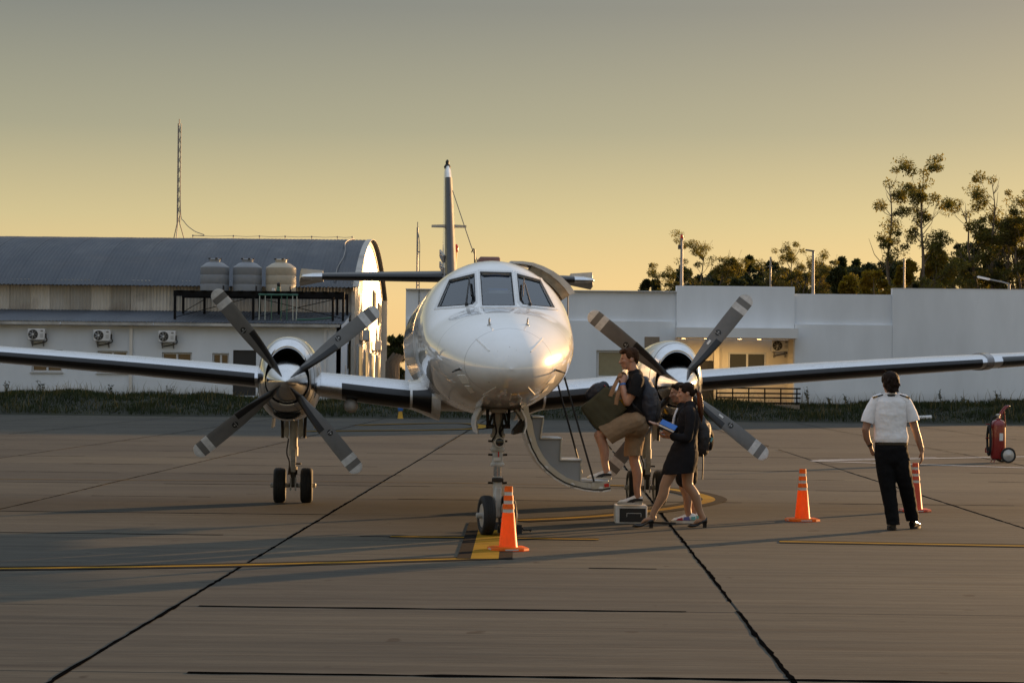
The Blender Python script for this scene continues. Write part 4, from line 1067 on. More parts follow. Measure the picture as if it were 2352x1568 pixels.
def hit(px, py):
    o = AC_I @ Vector((0, 0, H_CAM)); d = (AC_I.to_3x3() @ (CAM_M.to_3x3() @ Vector(((px - W0/2)/F, -(py - H0/2)/F, -1)))).normalized()
    p, nn, i, t = bvh_o.ray_cast(o, d)
    if p is None:
        print('MISS', px, py); best = None
        for k in range(60):
            q = o + d*(22 + k*.1); r_ = bvh_o.find_nearest(q)
            if best is None or r_[3] < best[3]: best = r_
        return best[0], best[1]
    if nn.dot(d) > 0: nn = -nn
    return p, nn
iy = [y for y in ys if y >= .30 and y <= 16.8]
sh = MB(); sh.rings([section(y) for y in ys]); nf = len(sh.f)
i_mb = MB(); i_mb.rings([section(y, .035) for y in iy])
shell = o_mb.mesh('shell'); inner = i_mb.mesh('inner')
for p_ in inner.polygons: p_.flip()
bm = bmesh.new(); bm.from_mesh(outer_me); nouter = len(bm.faces); bm.from_mesh(inner); bm.faces.ensure_lookup_table()
for f_ in bm.faces[nouter:]: f_.material_index = 1
shell = bpy.data.meshes.new('fuselage'); bm.to_mesh(shell); bm.free()
shell.materials.append(M['ac_white']); shell.materials.append(M['cockpit'])
fus = mkobj('fuselage', shell, None, ac)
# windscreen outlines (photo coordinates -> points on the skin)
WS = [[(1033, 644.2), (1088.8, 630.5), (1091.2, 692), (1085, 698.4), (1006.8, 704.2)],
      [(1104, 626.2), (1173.4, 627.8), (1180.9, 701), (1109, 701)],
      [(1188.4, 631), (1239.8, 644.6), (1271.2, 705.6), (1201.4, 698.6), (1194.6, 691)]]
def densify(poly, n=8):
    return [(a[0] + (b_[0] - a[0])*k/n, a[1] + (b_[1] - a[1])*k/n) for a, b_ in zip(poly, poly[1:] + poly[:1]) for k in range(n)]
def expand(poly, e):
    out = []; N = len(poly); area = sum(poly[i][0]*poly[(i+1) % N][1] - poly[(i+1) % N][0]*poly[i][1] for i in range(N)); s_ = 1 if area > 0 else -1
    for i in range(N):
        a, b_, c = Vector(poly[i-1]), Vector(poly[i]), Vector(poly[(i+1) % N])
        d1, d2 = (b_ - a).normalized(), (c - b_).normalized(); n1 = Vector((d1.y, -d1.x))*s_; n2 = Vector((d2.y, -d2.x))*s_
        q = (n1 + n2); q = q / max(.35, q.length_squared/2) if q.length > 1e-6 else n1
        out.append((b_.x + q.x*e, b_.y + q.y*e))
    return out
cut = MB(); panes = []
for poly in WS:
    H_ = [hit(*q) for q in densify(poly)]
    avg = sum((h[1] for h in H_), Vector()).normalized()
    panes.append(([h[0] for h in H_], avg))
    P_ = [h[0] + avg*.12 for h in H_]
    cut.prism(P_, avg*-.30)
cut.box((.75, 3.825, 2.12), (1.0, .62, 1.45)); cut.box((0, 1.95, 1.2), (.36, .80, .5))
cm = cut.mesh('cutter'); co_ = mkobj('cutter_tmp', cm); co_.parent = ac
md = fus.modifiers.new('b', 'BOOLEAN'); md.operation = 'DIFFERENCE'; md.object = co_; md.solver = 'EXACT'
bpy.context.view_layer.update()
nm = evaluated(fus); fus.modifiers.clear(); bpy.data.objects.remove(co_, do_unlink=True)
print('fuselage faces', len(nm.polygons))
if len(nm.polygons) > 2000: fus.data = nm
me = fus.data
me.polygons.foreach_set('use_smooth', [True]*len(me.polygons))
nrm = []
om_polys = outer_me.polygons; om_v = outer_me.vertices
from mathutils.interpolate import poly_3d_calc
for pl in me.polygons:
    for li in pl.loop_indices:
        v = me.vertices[me.loops[li].vertex_index].co
        p_, fn, fi, dist = bvh_o.find_nearest(v)
        if dist < .004 and pl.material_index == 0:
            vi = om_polys[fi].vertices; w = poly_3d_calc([om_v[k].co for k in vi], p_)
            q = sum((om_v[k].normal*ww for k, ww in zip(vi, w)), Vector()).normalized()
            nrm.append(q if q.dot(pl.normal) > .85 else pl.normal.copy())
        else: nrm.append(pl.normal.copy())
me.normals_split_custom_set(nrm)
# panes and riveted frames
for k, (poly, (bd, avg)) in enumerate(zip(WS, panes)):
    mb = MB(); c = sum(bd, Vector())/len(bd); ring = [p_ - avg*.012 for p_ in bd]; cc = c - avg*.012
    nn_ = sum(((ring[i] - cc).cross(ring[(i + 1) % len(ring)] - cc) for i in range(len(ring))), Vector())
    if nn_.dot(avg) < 0: ring.reverse()
    mb.add(ring + [cc], [(i, (i + 1) % len(ring), len(ring)) for i in range(len(ring))])
    ws = mb.build('windshield_pane', M['glass'], ac, 180, fix=False); ws.data.normals_split_custom_set([avg]*len(ws.data.loops))
    for nm_, e0, e1, off, mt in (('seal', -.6, 1.6, .0035, 'blk'), ('frame', 1.7, 6.3 if k != 1 else 5.8, .005 + .001*k, 'seal_white')):
        A = [hit(*q) for q in densify(expand(poly, e0))]; Bq = [hit(*q) for q in densify(expand(poly, e1))]
        rg = []
        for (a, na), (b_, nb) in zip(A, Bq): rg.append([a - na*.002, a + na*off, b_ + nb*off, b_ - nb*.002])
        mb = MB(); rg.append(rg[0]); mb.rings(rg, False, False); mb.build(nm_, M[mt], ws, 40)
    # rivets round the frame
    rv = MB()
    for q in densify(expand(poly, 4.0), 14):
        p_, n_ = hit(*q); p_ = p_ + n_*(.006 + .001*k); t1 = n_.orthogonal().normalized(); t2 = n_.cross(t1); r_ = .0045
        rv.add([p_ + t1*r_, p_ + t2*r_, p_ - t1*r_, p_ - t2*r_, p_ + n_*.002], [(0, 1, 4), (1, 2, 4), (2, 3, 4), (3, 0, 4)])
    rvo = rv.build('rivets', M['alu_dull'], ws, 0); rvo['kind'] = 'stuff'
# cockpit inside
MB().box((0, 2.28, 2.30), (1.02, .5, .04), bev=.01).build('glareshield', M['cockpit'], ac, 0)
MB().box((0, 2.42, 2.07), (1.2, .08, .42)).build('instrument_panel', M['cockpit'], ac, 0)
MB().prism([(q[0], 3.43, q[2]) for q in section(3.43, .045)], (0, .03, 0)).build('bulkhead', M['seat'], ac, 0)
MB().box((0, 5.6, 1.62), (1.3, 6.2, .04)).build('cabin_floor', M['cockpit'], ac, 0)
for sx in (-.36, .36):
    s_ = MB(); s_.box((sx, 3.12, 2.0), (.42, .12, .8), bev=.04).box((sx, 2.9, 1.80), (.42, .45, .12), bev=.03); s_.build('pilot_seat', M['seat'], ac, 40)
    MB().box((sx, 3.10, 2.50), (.24, .09, .2), bev=.03).build('headrest', M['seat'], ac, 40)
MB().box((0, 2.40, 2.42), (.62, .16, .18), bev=.03).build('dash_hump', M['cockpit'], ac, 0)
fo = MB().box((.01, 2.36, 2.520), (.25, .20, .018), Matrix.Rotation(R(8), 3, 'Z')).box((.02, 2.36, 2.536), (.22, .17, .012), Matrix.Rotation(R(-6), 3, 'Z')).build('papers', M['label_white'], ac, 0)
M['folder_blue'] = pbr('blue_plastic_folder', (.02, .14, .55), .35, var=.06)
MB().box((-.01, 2.35, 2.555), (.20, .15, .018), Matrix.Rotation(R(10), 3, 'Z')).build('folder', M['folder_blue'], ac, 0)
MB().box((.0, 2.56, 2.695), (.34, .015, .07)).build('sun_visor', M['label_white'], ac, 0)
# wipers
def wiper(piv, arm, b0, b1):
    P, N_ = hit(*piv); A, NA_ = hit(*arm); B0, n0 = hit(*b0); B1, n1 = hit(*b1)
    w = MB().tube([P + N_*.01, P + N_*.03, A + NA_*.035], [.012, .010, .006], 8).build('wiper', M['blk'], ac, 40)
    MB().lathe([(.018, 0), (.018, .03), (.01, .035)], P, M=N_.to_track_quat('Z', 'Y').to_matrix(), n=12).build('pivot', M['blk'], w, 40)
    MB().bar(B0 + n0*.02, B1 + n1*.02, .010, .024).build('blade', M['blk'], w, 0)
wiper((1072.5, 702), (1078.2, 655), (1078, 641), (1083.8, 683)); wiper((1216, 702), (1203, 657), (1201.8, 643), (1200, 683))
# nose fittings
for px, py in ((1123.5, 746), (1211.5, 746)):
    P, N_ = hit(px, py); w = MB().tube([P - N_*.01, P + Vector((0, -.01, .055)), P + Vector((0, -.045, .065))], [.010, .008, .007], 8).build('air_probe', M['alu_dull'], ac, 40)
    MB().lathe([(.022, -.003), (.022, .006), (.012, .009)], P, M=N_.to_track_quat('Z', 'Y').to_matrix(), n=12).build('base', M['alu_dull'], w, 40)
for px, py, dx in ((1058, 847, -1), (1274.5, 849, 1)):
    P, N_ = hit(px, py); Q = P + N_*.06; w = MB().tube([P, Q, Q + Vector((dx*.03, -.14, -.015))], [.010, .010, .006], 8).build('pitot_tube', M['gear_dark'], ac, 40)
    MB().lathe([(.016, -.003), (.016, .01)], P, M=N_.to_track_quat('Z', 'Y').to_matrix(), n=12).build('base', M['alu_dull'], w, 40)
def patch(name, quad, m, off=.004, parent=None, n=5):
    """thin plate following the skin"""
    A, Bq, Cq, D = quad; g_ = []
    for i in range(n + 1):
        row = []
        for j in range(n + 1):
            s_, t = i/n, j/n; q = [(A[k]*(1-s_) + Bq[k]*s_)*(1-t) + (D[k]*(1-s_) + Cq[k]*s_)*t for k in (0, 1)]
            p_, n_ = hit(*q); row.append((p_, n_))
        g_.append(row)
    vs = [p_ + n_*off for r_ in g_ for p_, n_ in r_] + [p_ - n_*.004 for r_ in g_ for p_, n_ in r_]; K = n + 1; T_ = K*K
    fs = [(i*K+j, i*K+j+1, (i+1)*K+j+1, (i+1)*K+j) for i in range(n) for j in range(n)]
    edge = [(i, 0) for i in range(K)] + [(n, j) for j in range(1, K)] + [(i, n) for i in range(n-1, -1, -1)] + [(0, j) for j in range(n-1, 0, -1)]
    ids = [i*K + j for i, j in edge]
    fs += [(ids[q], ids[(q+1) % len(ids)], ids[(q+1) % len(ids)] + T_, ids[q] + T_) for q in range(len(ids))]
    return MB().add(vs, fs).build(name, m, parent or ac, 30)
M['vent'] = pbr('pale_vent_panel', (.80, .78, .74), .7, var=.12, scale=30)
for q in ([(1051, 861), (1068, 861), (1080, 880), (1063, 880)], [(1067, 885), (1079, 886), (1092, 900), (1081, 902)], [(1263, 872), (1276, 859.5), (1270, 878), (1256, 880)], [(1250, 893), (1261, 885), (1255, 895), (1243, 902)]):
    patch('nose_vent', q, M['vent'], .005)
for a, b_ in (((1219, 808), (1247, 777)), ((1110, 907), (1139, 889)), ((1212, 889), (1228, 906)), ((1171, 918), (1174, 904)), ((1094, 778), (1124, 806))):
    d = (Vector(b_) - Vector(a)); n_ = Vector((-d.y, d.x)).normalized()*1.3
    patch('diverter_strip', [(a[0] - n_.x, a[1] - n_.y), (b_[0] - n_.x, b_[1] - n_.y), (b_[0] + n_.x, b_[1] + n_.y), (a[0] + n_.x, a[1] + n_.y)], M['vent'], .007, n=3)
for q in ([(960.5, 770.8), (969, 771), (969, 776), (961, 775.5)], [(961, 781.5), (970, 782), (970.5, 787), (961.5, 786.5)]): patch('side_marking', q, M['stripe_grey'], .003, n=2)
# cabin windows
for sx in (-1, 1):
    for k in range(9):
        y = 4.75 + k*.74
        if sx > 0 and y < 4.6: continue
        o_, d_ = Vector((sx*3, y, 2.30)), Vector((-sx, 0, 0)); vs = []
        for j in range(20):
            a = 2*math.pi*j/20; q, nn, i_, t_ = bvh_o.ray_cast(Vector((sx*3, y + .115*math.copysign(abs(math.cos(a))**.7, math.cos(a)), 2.30 + .16*math.copysign(abs(math.sin(a))**.7, math.sin(a)))), d_); vs.append(q)
        n_ = Vector((sx, 0, .28)).normalized(); MB().prism([v + n_*.004 for v in vs], n_*-.02).build('cabin_window', M['pane'], ac, 0)
# roof aerials
w = MB().tube([(-.14, 4.4, 2.88), (-.145, 4.43, 3.09), (-.155, 4.45, 3.10), (-.18, 4.47, 3.06)], [.010, .008, .008, .006], 6).build('whip_aerial', M['gear_dark'], ac, 40)
MB().box((.0, 4.2, 2.945), (.24, .6, .075), bev=.018).build('roof_aerial', pbr('faded_maroon_aerial', (.20, .10, .085), .6), ac, 40)
MB().box((.86, 4.6, 2.03), (.12, .06, .03)).build('side_probe', M['gear_dark'], ac, 0)
# ------------------------------------------------------------------ wings
def naca(c, t, n=22):
    out_u, out_l = [], []
    for i in range(n + 1):
        b_ = math.pi*i/n; x = .5*(1 - math.cos(b_)); yt = 5*t*(.2969*math.sqrt(x) - .126*x - .3516*x*x + .2843*x**3 - .1036*x**4); cam_ = .018*math.sin(math.pi*x)
        out_u.append((x*c, (cam_ + yt)*c)); out_l.append((x*c, (cam_ - yt)*c))
    return out_u, out_l
wx = [0, .6, .9, 1.6, 2.3, 2.66, 4.2, 5.8, 7.0, 8.2, 8.55, 8.68]
wLE = PCH([0, .9, 2.66, 8.2, 8.55, 8.68], [6.08, 6.1, 6.18, 6.70, 6.80, 7.0]); wC = PCH([0, .9, 2.66, 8.2, 8.55, 8.68], [2.55, 2.5, 2.22, 1.08, .92, .6])
wZ = PCH([0, .6, .9, 2.66, 8.7], [1.36, 1.372, 1.395, 1.59, 2.04]); wT = PCH([0, .9, 2.66, 5.8, 8.2, 8.55, 8.68], [.142, .142, .122, .125, .12, .10, .05])
def wsec(x, side, off=0.0, iu=None, il=None, tf=1.0, cf=0.0):
    c = wC(x) + cf; u, l_ = naca(c, wT(x)*tf); y0 = wLE(x) - cf*.5; z0 = wZ(x)
    if iu is None: pts = list(reversed(u)) + l_[1:-1]
    else: pts = list(reversed(u[:iu + 1])) + l_[1:il + 1]
    if off:
        P_ = [Vector((p[0], p[1])) for p in pts]; q = []
        for i, p in enumerate(P_):
            t_ = (P_[min(i+1, len(P_)-1)] - P_[max(i-1, 0)]).normalized(); nn = Vector((t_.y, -t_.x))
            # outward = away from chord centre
            if nn.dot(p - Vector((.5*c, .02*c))) < 0: nn = -nn
            q.append(p + nn*off)
        pts = [(p.x, p.y) for p in q]
    inc = R(1.5)
    return [Vector((side*x, y0 + p[0]*math.cos(inc), z0 + p[1] - p[0]*math.sin(inc))) for p in pts]
def boot_strip(name, x0, x1, side, off, iu, il, m, n=14, parent=None):
    mb = MB(); rg = []
    for k in range(n + 1):
        x = x0 + (x1 - x0)*k/n; a = wsec(x, side, off, iu, il); b_ = wsec(x, side, -.004, iu, il); rg.append(a + list(reversed(b_)))
    mb.rings(rg); return mb.build(name, m, parent or ac, 35)
for side in (-1, 1):
    mb = MB(); mb.rings([wsec(x, side) for x in wx], cap0=False); wing = mb.build('wing', M['alu_wing'], ac, 40)
    boot_strip('deicing_boot', 2.72, 6.35, side, .005, 2, 4, M['boot'], 24)
    boot_strip('deicing_boot', .83, 1.66, side, .005, 2, 5, M['boot'])
    boot_strip('tip_band', 6.42, 6.50, side, .014, 12, 12, M['stripe_grey'], 3)
    boot_strip('landing_light_cover', 6.62, 7.5, side, .004, 3, 6, M['pane'], 6)
    # root fairing
    mb = MB(); rg = []
    for x, tf, cf in ((.84, 1.005, .005), (.78, 1.04, .03), (.70, 1.14, .09), (.60, 1.32, .19), (.46, 1.5, .30)): rg.append(wsec(x, side, 0, None, None, tf, cf))
    mb.rings(rg); mb.build('root_fairing', M['ac_white'], ac, 60)
    mb = MB(); rg = []
    for x, tf, cf in ((.80, 1.03, .02), (.74, 1.09, .06), (.66, 1.22, .13), (.57, 1.36, .21)):
        u = wsec(x, side, .006, 2, 4, tf, cf); b_ = wsec(x, side, -.006, 2, 4, tf, cf); rg.append(u + list(reversed(b_)))
    mb.rings(rg); mb.build('root_boot', M['boot'], ac, 60)
    for xx in (3.4, 4.1, 4.8): pass
    # under-wing light pod near the root
    MB().ball((side*1.55, 6.35, 1.27), (.09, .12, .09), 12).build('light_pod', M['gear_white'], ac, 60)
# ------------------------------------------------------------------ engines and propellers
HZ = 1.56; HX = 2.285; PY = 4.9
nT = PCH([5.02, 5.06, 5.15, 5.35, 5.7, 6.3, 7.5, 9.0, 9.8], [.40, .452, .495, .525, .535, .52, .42, .22, .06]); nB = PCH([5.02, 5.06, 5.15, 5.35, 5.7, 6.3, 7.5, 9.0, 9.8], [.27, .31, .36, .43, .475, .485, .44, .30, .10]); nW = PCH([5.02, 5.06, 5.15, 5.35, 5.7, 6.3, 7.5, 9.0, 9.8], [.255, .285, .315, .35, .375, .375, .35, .24, .05])
def nsec(y, ins=0.0, n=48):
    T, B, Wd = nT(y) - ins, nB(y) - ins, nW(y) - ins; out = []
    for k in range(n):
        a = 2*math.pi*k/n; ca, sa = math.cos(a), math.sin(a); ex = .9
        out.append((Wd*math.copysign(abs(ca)**ex, ca), y, .03*(1 if sa > 0 else 1)*0 + (T if sa > 0 else B)*math.copysign(abs(sa)**ex, sa)))
    return out
def place_ring(r_, side): return [(side*HX + p[0], p[1], HZ + p[2]) for p in r_]
def blade_ring(r_, off=0.0, f0=0.0, f1=1.0, n=10):
    """closed section of the blade at radius r_; chord fraction f from trailing (0) to leading (1) edge"""
    ch = interp([.16, .24, .35, .5, .7, .95, 1.255], [.085, .10, .125, .158, .182, .188, .182], r_)
    if r_ > 1.255: ch *= math.sqrt(max(.02, 1 - ((r_ - 1.255)/.0925)**2))
    th = interp([.16, .24, .35, .5, .8, 1.34], [.085, .075, .05, .032, .020, .009], r_)
    tw = R(interp([.16, .3, .6, 1.0, 1.345], [44, 38, 28, 19, 14], r_))
    f_, bk = [], []
    for i in range(n + 1):
        f = f0 + (f1 - f0)*i/n; x = (f - .5)*ch; q = min(max(f, .0), 1.0)
        h = th*.5*(math.sin(math.pi*q)**.6 if r_ < .3 else (4*q*(1 - q))**.5*(.55 + .6*q)) + off
        f_.append((x + (off if f > .98 else (-off if f < .02 else 0)), -h)); bk.append((x + (off if f > .98 else (-off if f < .02 else 0)), h*.8))
    pts = f_ + list(reversed(bk)); ct, st = math.cos(tw), math.sin(tw)
    return [(p[0]*ct + p[1]*st*.0 + p[1]*(-st)*0, p[1]*ct - p[0]*st, r_) if False else (p[0]*ct - p[1]*(-st)*-1*0 + p[1]*st, -p[0]*st + p[1]*ct, r_) for p in pts]
def blade_part(name, r0, r1, m, parent=None, off=0.0, f0=0.0, f1=1.0, n=16):
    mb = MB(); mb.rings([blade_ring(r0 + (r1 - r0)*k/n, off, f0, f1) for k in range(n + 1)]); return mb.mesh(name), m
bl_me = MB(); bl_me.rings([blade_ring(r_) for r_ in list(np.linspace(.16, 1.24, 30)) + list(np.linspace(1.255, 1.346, 12))]); bl_me = bl_me.mesh('propeller_blade'); bl_me.materials.append(M['blade']); shade(bl_me, 50)
tipc = MB(); tipc.rings([blade_ring(r_, .0012) for r_ in np.linspace(1.268, 1.3465, 10)]); tipc = tipc.mesh('tip_band'); tipc.materials.append(M['blade_white']); shade(tipc, 50)
tipb = MB(); tipb.rings([blade_ring(r_, .0012) for r_ in np.linspace(1.115, 1.195, 6)]); tipb = tipb.mesh('tip_band'); tipb.materials.append(M['blade_white']); shade(tipb, 50)
btm = MB(); btm.rings([blade_ring(r_, .003, .56 - .1*max(0, (.4 - r_)), 1.0) for r_ in np.linspace(.225, .705, 16)]); btm = btm.mesh('deicing_boot'); btm.materials.append(M['boot']); shade(btm, 50)
cuf = MB(); cuf.rings([[(x_*1.16, y_*1.16, r_) for x_, y_, z_ in blade_ring(r_)] for r_ in (.20, .235)]); cuf = cuf.mesh('blade_cuff'); cuf.materials.append(M['blk']); shade(cuf, 40)
def on_blade(f, r_, off=.0022):
    """point on the front face of the blade"""
    R_ = blade_ring(r_, off, 0, 1, 20); k = int(round(f*20)); return Vector(R_[k])
def decal(name, f, r_, rad, m1, m2=None, text=None):
    c = on_blade(f, r_, .003); e = on_blade(f + .1, r_, .003) - on_blade(f - .1, r_, .003); e.normalize(); u = (on_blade(f, r_ + .03, .003) - on_blade(f, r_ - .03, .003)).normalized(); n_ = e.cross(u).normalized()
    if n_.y > 0: n_ = -n_
    mb = MB(); ring = [c + e*rad*math.cos(2*math.pi*k/28) + u*rad*math.sin(2*math.pi*k/28) for k in range(28)]
    mb.prism([p + n_*.0006 for p in ring], n_*-.004)
    if m2:
        mb.cur = 1
        def strip(pl): mb.add([c + e*a*rad + u*b_*rad + n_*.0016 for a, b_ in pl], [tuple(range(len(pl)))])
        strip([(-.05, .0), (.05, .0), (.05, .62), (-.05, .62)]); strip([(-.42, .34), (.42, .34), (.3, .24), (-.3, .24)]); strip([(-.16, .0), (.16, .0), (.12, .08), (-.12, .08)])
        if text:
            cu = bpy.data.curves.new('t', 'FONT'); cu.body = text; cu.size = rad*.40; cu.align_x = 'CENTER'; to = bpy.data.objects.new('t', cu); COL.objects.link(to)
            tm = evaluated(to); bpy.data.objects.remove(to, do_unlink=True)
            mb.add([c + e*v.co.x + u*(v.co.y - rad*.45) + n_*.0016 for v in tm.vertices], [tuple(p_.vertices) for p_ in tm.polygons])
    me_ = mb.mesh(name, False); me_.materials.append(m1)
    if m2: me_.materials.append(m2)
    return me_
logo_me = decal('maker_badge', .42, .775, .036, M['blk'], M['label_white'], 'McCAULEY')
def sticker_me():
    c = on_blade(.30, .62, .003); e = (on_blade(.4, .62, .003) - on_blade(.2, .62, .003)).normalized(); u = Vector((0, 0, 1)); n_ = Vector((0, -1, 0))
    mb = MB(); mb.prism([c + e*a + u*b_ + n_*.002 for a, b_ in ((-.014, -.03), (.014, -.03), (.014, .03), (-.014, .03))], Vector((0, .005, 0))); m_ = mb.mesh('data_sticker'); m_.materials.append(M['label_white']); return m_
stick = sticker_me()
for side, ang0 in ((-1, 39.2), (1, 51.7)):
    pts = [place_ring(nsec(5.5, .0), side)]
    # inlet throat -> lip -> cowling, one skin
    def scaled(y, T, B, Wd, n=48):
        return [(side*HX + Wd*math.cos(2*math.pi*k/n), y, HZ + (T if math.sin(2*math.pi*k/n) > 0 else B)*math.sin(2*math.pi*k/n)) for k in range(n)]
    inner_r = [scaled(5.75, .30, .235, .20), scaled(5.30, .355, .245, .235), scaled(5.10, .37, .248, .245)]
    MB().rings(inner_r, cap0=True, cap1=False).build('intake_duct', M['dark_in'], ac, 60)
    lip = [scaled(5.105, .371, .249, .246), scaled(5.04, .383, .256, .25), scaled(5.015, .40, .27, .26), scaled(5.02, .425, .285, .272)] + [place_ring(nsec(y), side) for y in (5.06, 5.10, 5.15)]
    MB().rings(lip, False, False).build('intake_lip', M['alu'], ac, 80)
    nac = [place_ring(nsec(y), side) for y in [5.15, 5.2, 5.27, 5.35, 5.5, 5.7, 6.0, 6.3, 6.8, 7.5, 8.2, 9.0, 9.5, 9.8]]
    nc = MB().rings(nac, False, True).build('engine_nacelle', M['alu'], ac, 80)
    # panel joint and latches
    def nring(y, off): return [(side*HX + p[0]*(1 + off/.35), p[1], HZ + p[2]*(1 + off/.45)) for p in nsec(y)]
    MB().rings([nring(5.148, .0015), nring(5.158, .0015)], False, False).build('panel_joint', M['gear_dark'], nc, 60)
    MB().rings([nring(5.72, .002), nring(5.735, .002)], False, False).build('panel_joint', M['gear_dark'], nc, 60)
    # chin scoop
    sc = MB(); n_ = 16; rg = []
    for y, k in ((5.22, 1.0), (5.20, .98), (5.24, .86), (5.5, .8)):
        ring = []
        for j in range(n_):
            a = 2*math.pi*j/n_; ring.append((side*HX + .17*k*math.cos(a), y, HZ - .385 + (.018 if math.sin(a) > 0 else .062)*k*math.sin(a) - .012*math.cos(a)**2*-1.6))
        rg.append(ring)
    sc.rings(rg, False, True).build('oil_cooler_scoop', M['alu_dull'], ac, 60)
    MB().ball((side*HX, 5.255, HZ - .385), (.145, .02, .042), 16).build('scoop_mouth', M['dark_in'], ac, 60)
    MB().tube([(side*HX - .33, 5.3, HZ - .02), (side*HX - .35, 5.9, HZ - .02)], .007, 6).build('cowl_hinge', M['alu_dull'], ac, 40)
    # spinner
    pr = [(.242, 5.06), (.246, 5.0), (.243, 4.93), (.228, 4.84), (.195, 4.73), (.145, 4.60), (.085, 4.48), (.035, 4.405), (.003, 4.385)]
    MB().lathe(pr, (side*HX, 0, HZ), 'y', 48).build('spinner', M['alu'], ac, 60)
    for k in range(4):
        A = R(ang0 + 90*k); bo = bpy.data.objects.new('propeller_blade', bl_me); COL.objects.link(bo); bo.parent = ac; bo.location = (side*HX, PY, HZ); bo.rotation_euler = (0, math.pi/2 - A, 0)
        for nm_, mm in (('tip_band', tipc), ('tip_band', tipb), ('deicing_boot', btm), ('blade_cuff', cuf), ('maker_badge', logo_me)) + ((('data_sticker', stick),) if side > 0 else ()):
            q = bpy.data.objects.new(nm_, mm); COL.objects.link(q); q.parent = bo
# ------------------------------------------------------------------ landing gear
def wheel(c, r, w, rz=0, hubcap=True):
    x, y, z = c; M_ = Matrix.Rotation(rz, 3, 'Z')
    rim = MB().lathe([(.02, -w*.42), (r*.58, -w*.40), (r*.62, -w*.30), (r*.60, w*.30), (r*.58, w*.40), (.02, w*.42)], c, 'x', 28, M=M_).build('wheel', M['hub_silver'], ac, 40)
    pr = [(r*.60, -w*.36), (r*.70, -w*.48), (r*.85, -w*.5), (r*.95, -w*.42), (r*.99, -w*.30), (r, -w*.22), (r*.985, -w*.20), (r*.985, -w*.17), (r, -w*.15), (r, -w*.02), (r*.985, -.0), (r, w*.02), (r, w*.15), (r*.985, w*.17), (r*.985, w*.20), (r, w*.22), (r*.99, w*.30), (r*.95, w*.42), (r*.85, w*.5), (r*.70, w*.48), (r*.60, w*.36)]
    MB().lathe(pr, c, 'x', 40, cap=False, M=M_).build('tyre', M['rubber'], rim, 50)
    if hubcap: 
        for s_ in (-1, 1): MB().lathe([(.03, 0), (.03, s_*.05), (.022, s_*.055)], Vector(c) + M_ @ Vector((s_*w*.42, 0, 0)), 'x', 14, M=M_).build('hub_cap', M['gear_white'], rim, 40)
    return rim
for side in (-1, 1):
    x = side*HX; y = 7.75
    for s_ in (-1, 1): wheel((x + s_*.172, y, .222), .226, .155)
    st = MB().tube([(x, y, .70), (x, y, 1.22)], .052, 16).build('main_gear_leg', M['gear_white'], ac, 40)
    MB().tube([(x, y, .60), (x, y, .72)], [.060, .060], 16).build('leg_collar', M['gear_white'], st, 40)
    MB().tube([(x, y, .42), (x, y, .62)], .036, 14).build('oleo_piston', M['chrome'], st, 40)
    MB().tube([(x, y, .36), (x, y, .46)], .052, 14).build('lower_collar', M['gear_dark'], st, 40)
    MB().box((x, y, .29), (.07, .09, .16), bev=.01).build('axle_housing', M['gear_dark'], st, 40)
    MB().tube([(x - .26, y, .222), (x + .26, y, .222)], .028, 12).build('axle', M['gear_dark'], st, 40)
    for s_ in (-1, 1):
        MB().prism([(x + s_*.075, y - .06, 1.16), (x + s_*.115, y - .06, 1.16), (x + s_*.125, y - .06, .86), (x + s_*.07, y - .06, .82), (x + s_*.055, y - .06, .92)], (0, .03, 0)).build('side_bracket', M['gear_white'], st, 0)
        MB().tube([(x + s_*.15, y - .03, 1.2), (x + s_*.14, y - .03, .83)], .02, 8).build('actuator', M['gear_dark'], st, 40)
        MB().box((x + s_*.032, y - .055, .24), (.02, .03, .17)).build('brake_plate', M['gear_white'], st, 0)
    MB().bar((x, y - .09, .40), (x, y - .16, .54), .06, .02).build('torque_link', M['gear_white'], st, 0)
    MB().bar((x, y - .16, .54), (x, y - .06, .68), .06, .02).build('torque_link', M['gear_white'], st, 0)
    MB().tube(catmull([(x - .065, y - .03, .82), (x - .085, y - .06, .64), (x - .05, y - .06, .52), (x - .06, y - .05, .36)], 4), .009, 6).build('brake_hose', M['blk'], st, 60)
    MB().tube([(x + .03, y - .05, .50), (x + .10, y - .06, .50)], .012, 6).build('fitting', M['gear_dark'], st, 40)
    for s_ in (-1, 1): MB().box((x + s_*.26, y + .1, 1.06), (.012, .9, .20), Matrix.Rotation(R(-6*s_), 3, 'Y')).build('gear_door', M['alu_dull'], ac, 0)
NX, NY = -.005, 2.0; nrz = R(9)
Mn = Matrix.Rotation(nrz, 3, 'Z')
for s_ in (-1, 1):
    c = Vector((NX, NY, .205)) + Mn @ Vector((s_*.112, 0, 0)); wheel(tuple(c), .207, .125, nrz)
ng = MB().tube([(NX, NY, .72), (NX, NY, 1.02)], [.058, .058], 18).build('nose_gear_leg', M['gear_white'], ac, 40)
MB().tube([(NX, NY - .02, 1.02), (NX, NY + .02, 1.34)], [.062, .05], 16).build('upper_leg', M['gear_white'], ng, 40)
for z, r_ in ((1.03, .070), (.885, .068), (.73, .066)): MB().lathe([(r_, z - .02), (r_ + .006, z - .012), (r_ + .006, z + .012), (r_, z + .02)], (NX, NY, 0), n=20).build('leg_ring', M['gear_white'], ng, 40)
MB().tube([(NX, NY, .60), (NX, NY, .73)], .040, 14).build('oleo_piston', M['chrome'], ng, 40)
MB().tube([(NX, NY, .49), (NX, NY, .61)], .047, 14).build('lower_collar', M['gear_white'], ng, 40)
MB().box((NX, NY, .34), (.075, .10, .32), Mn, bev=.015).build('axle_fork', M['gear_white'], ng, 40)
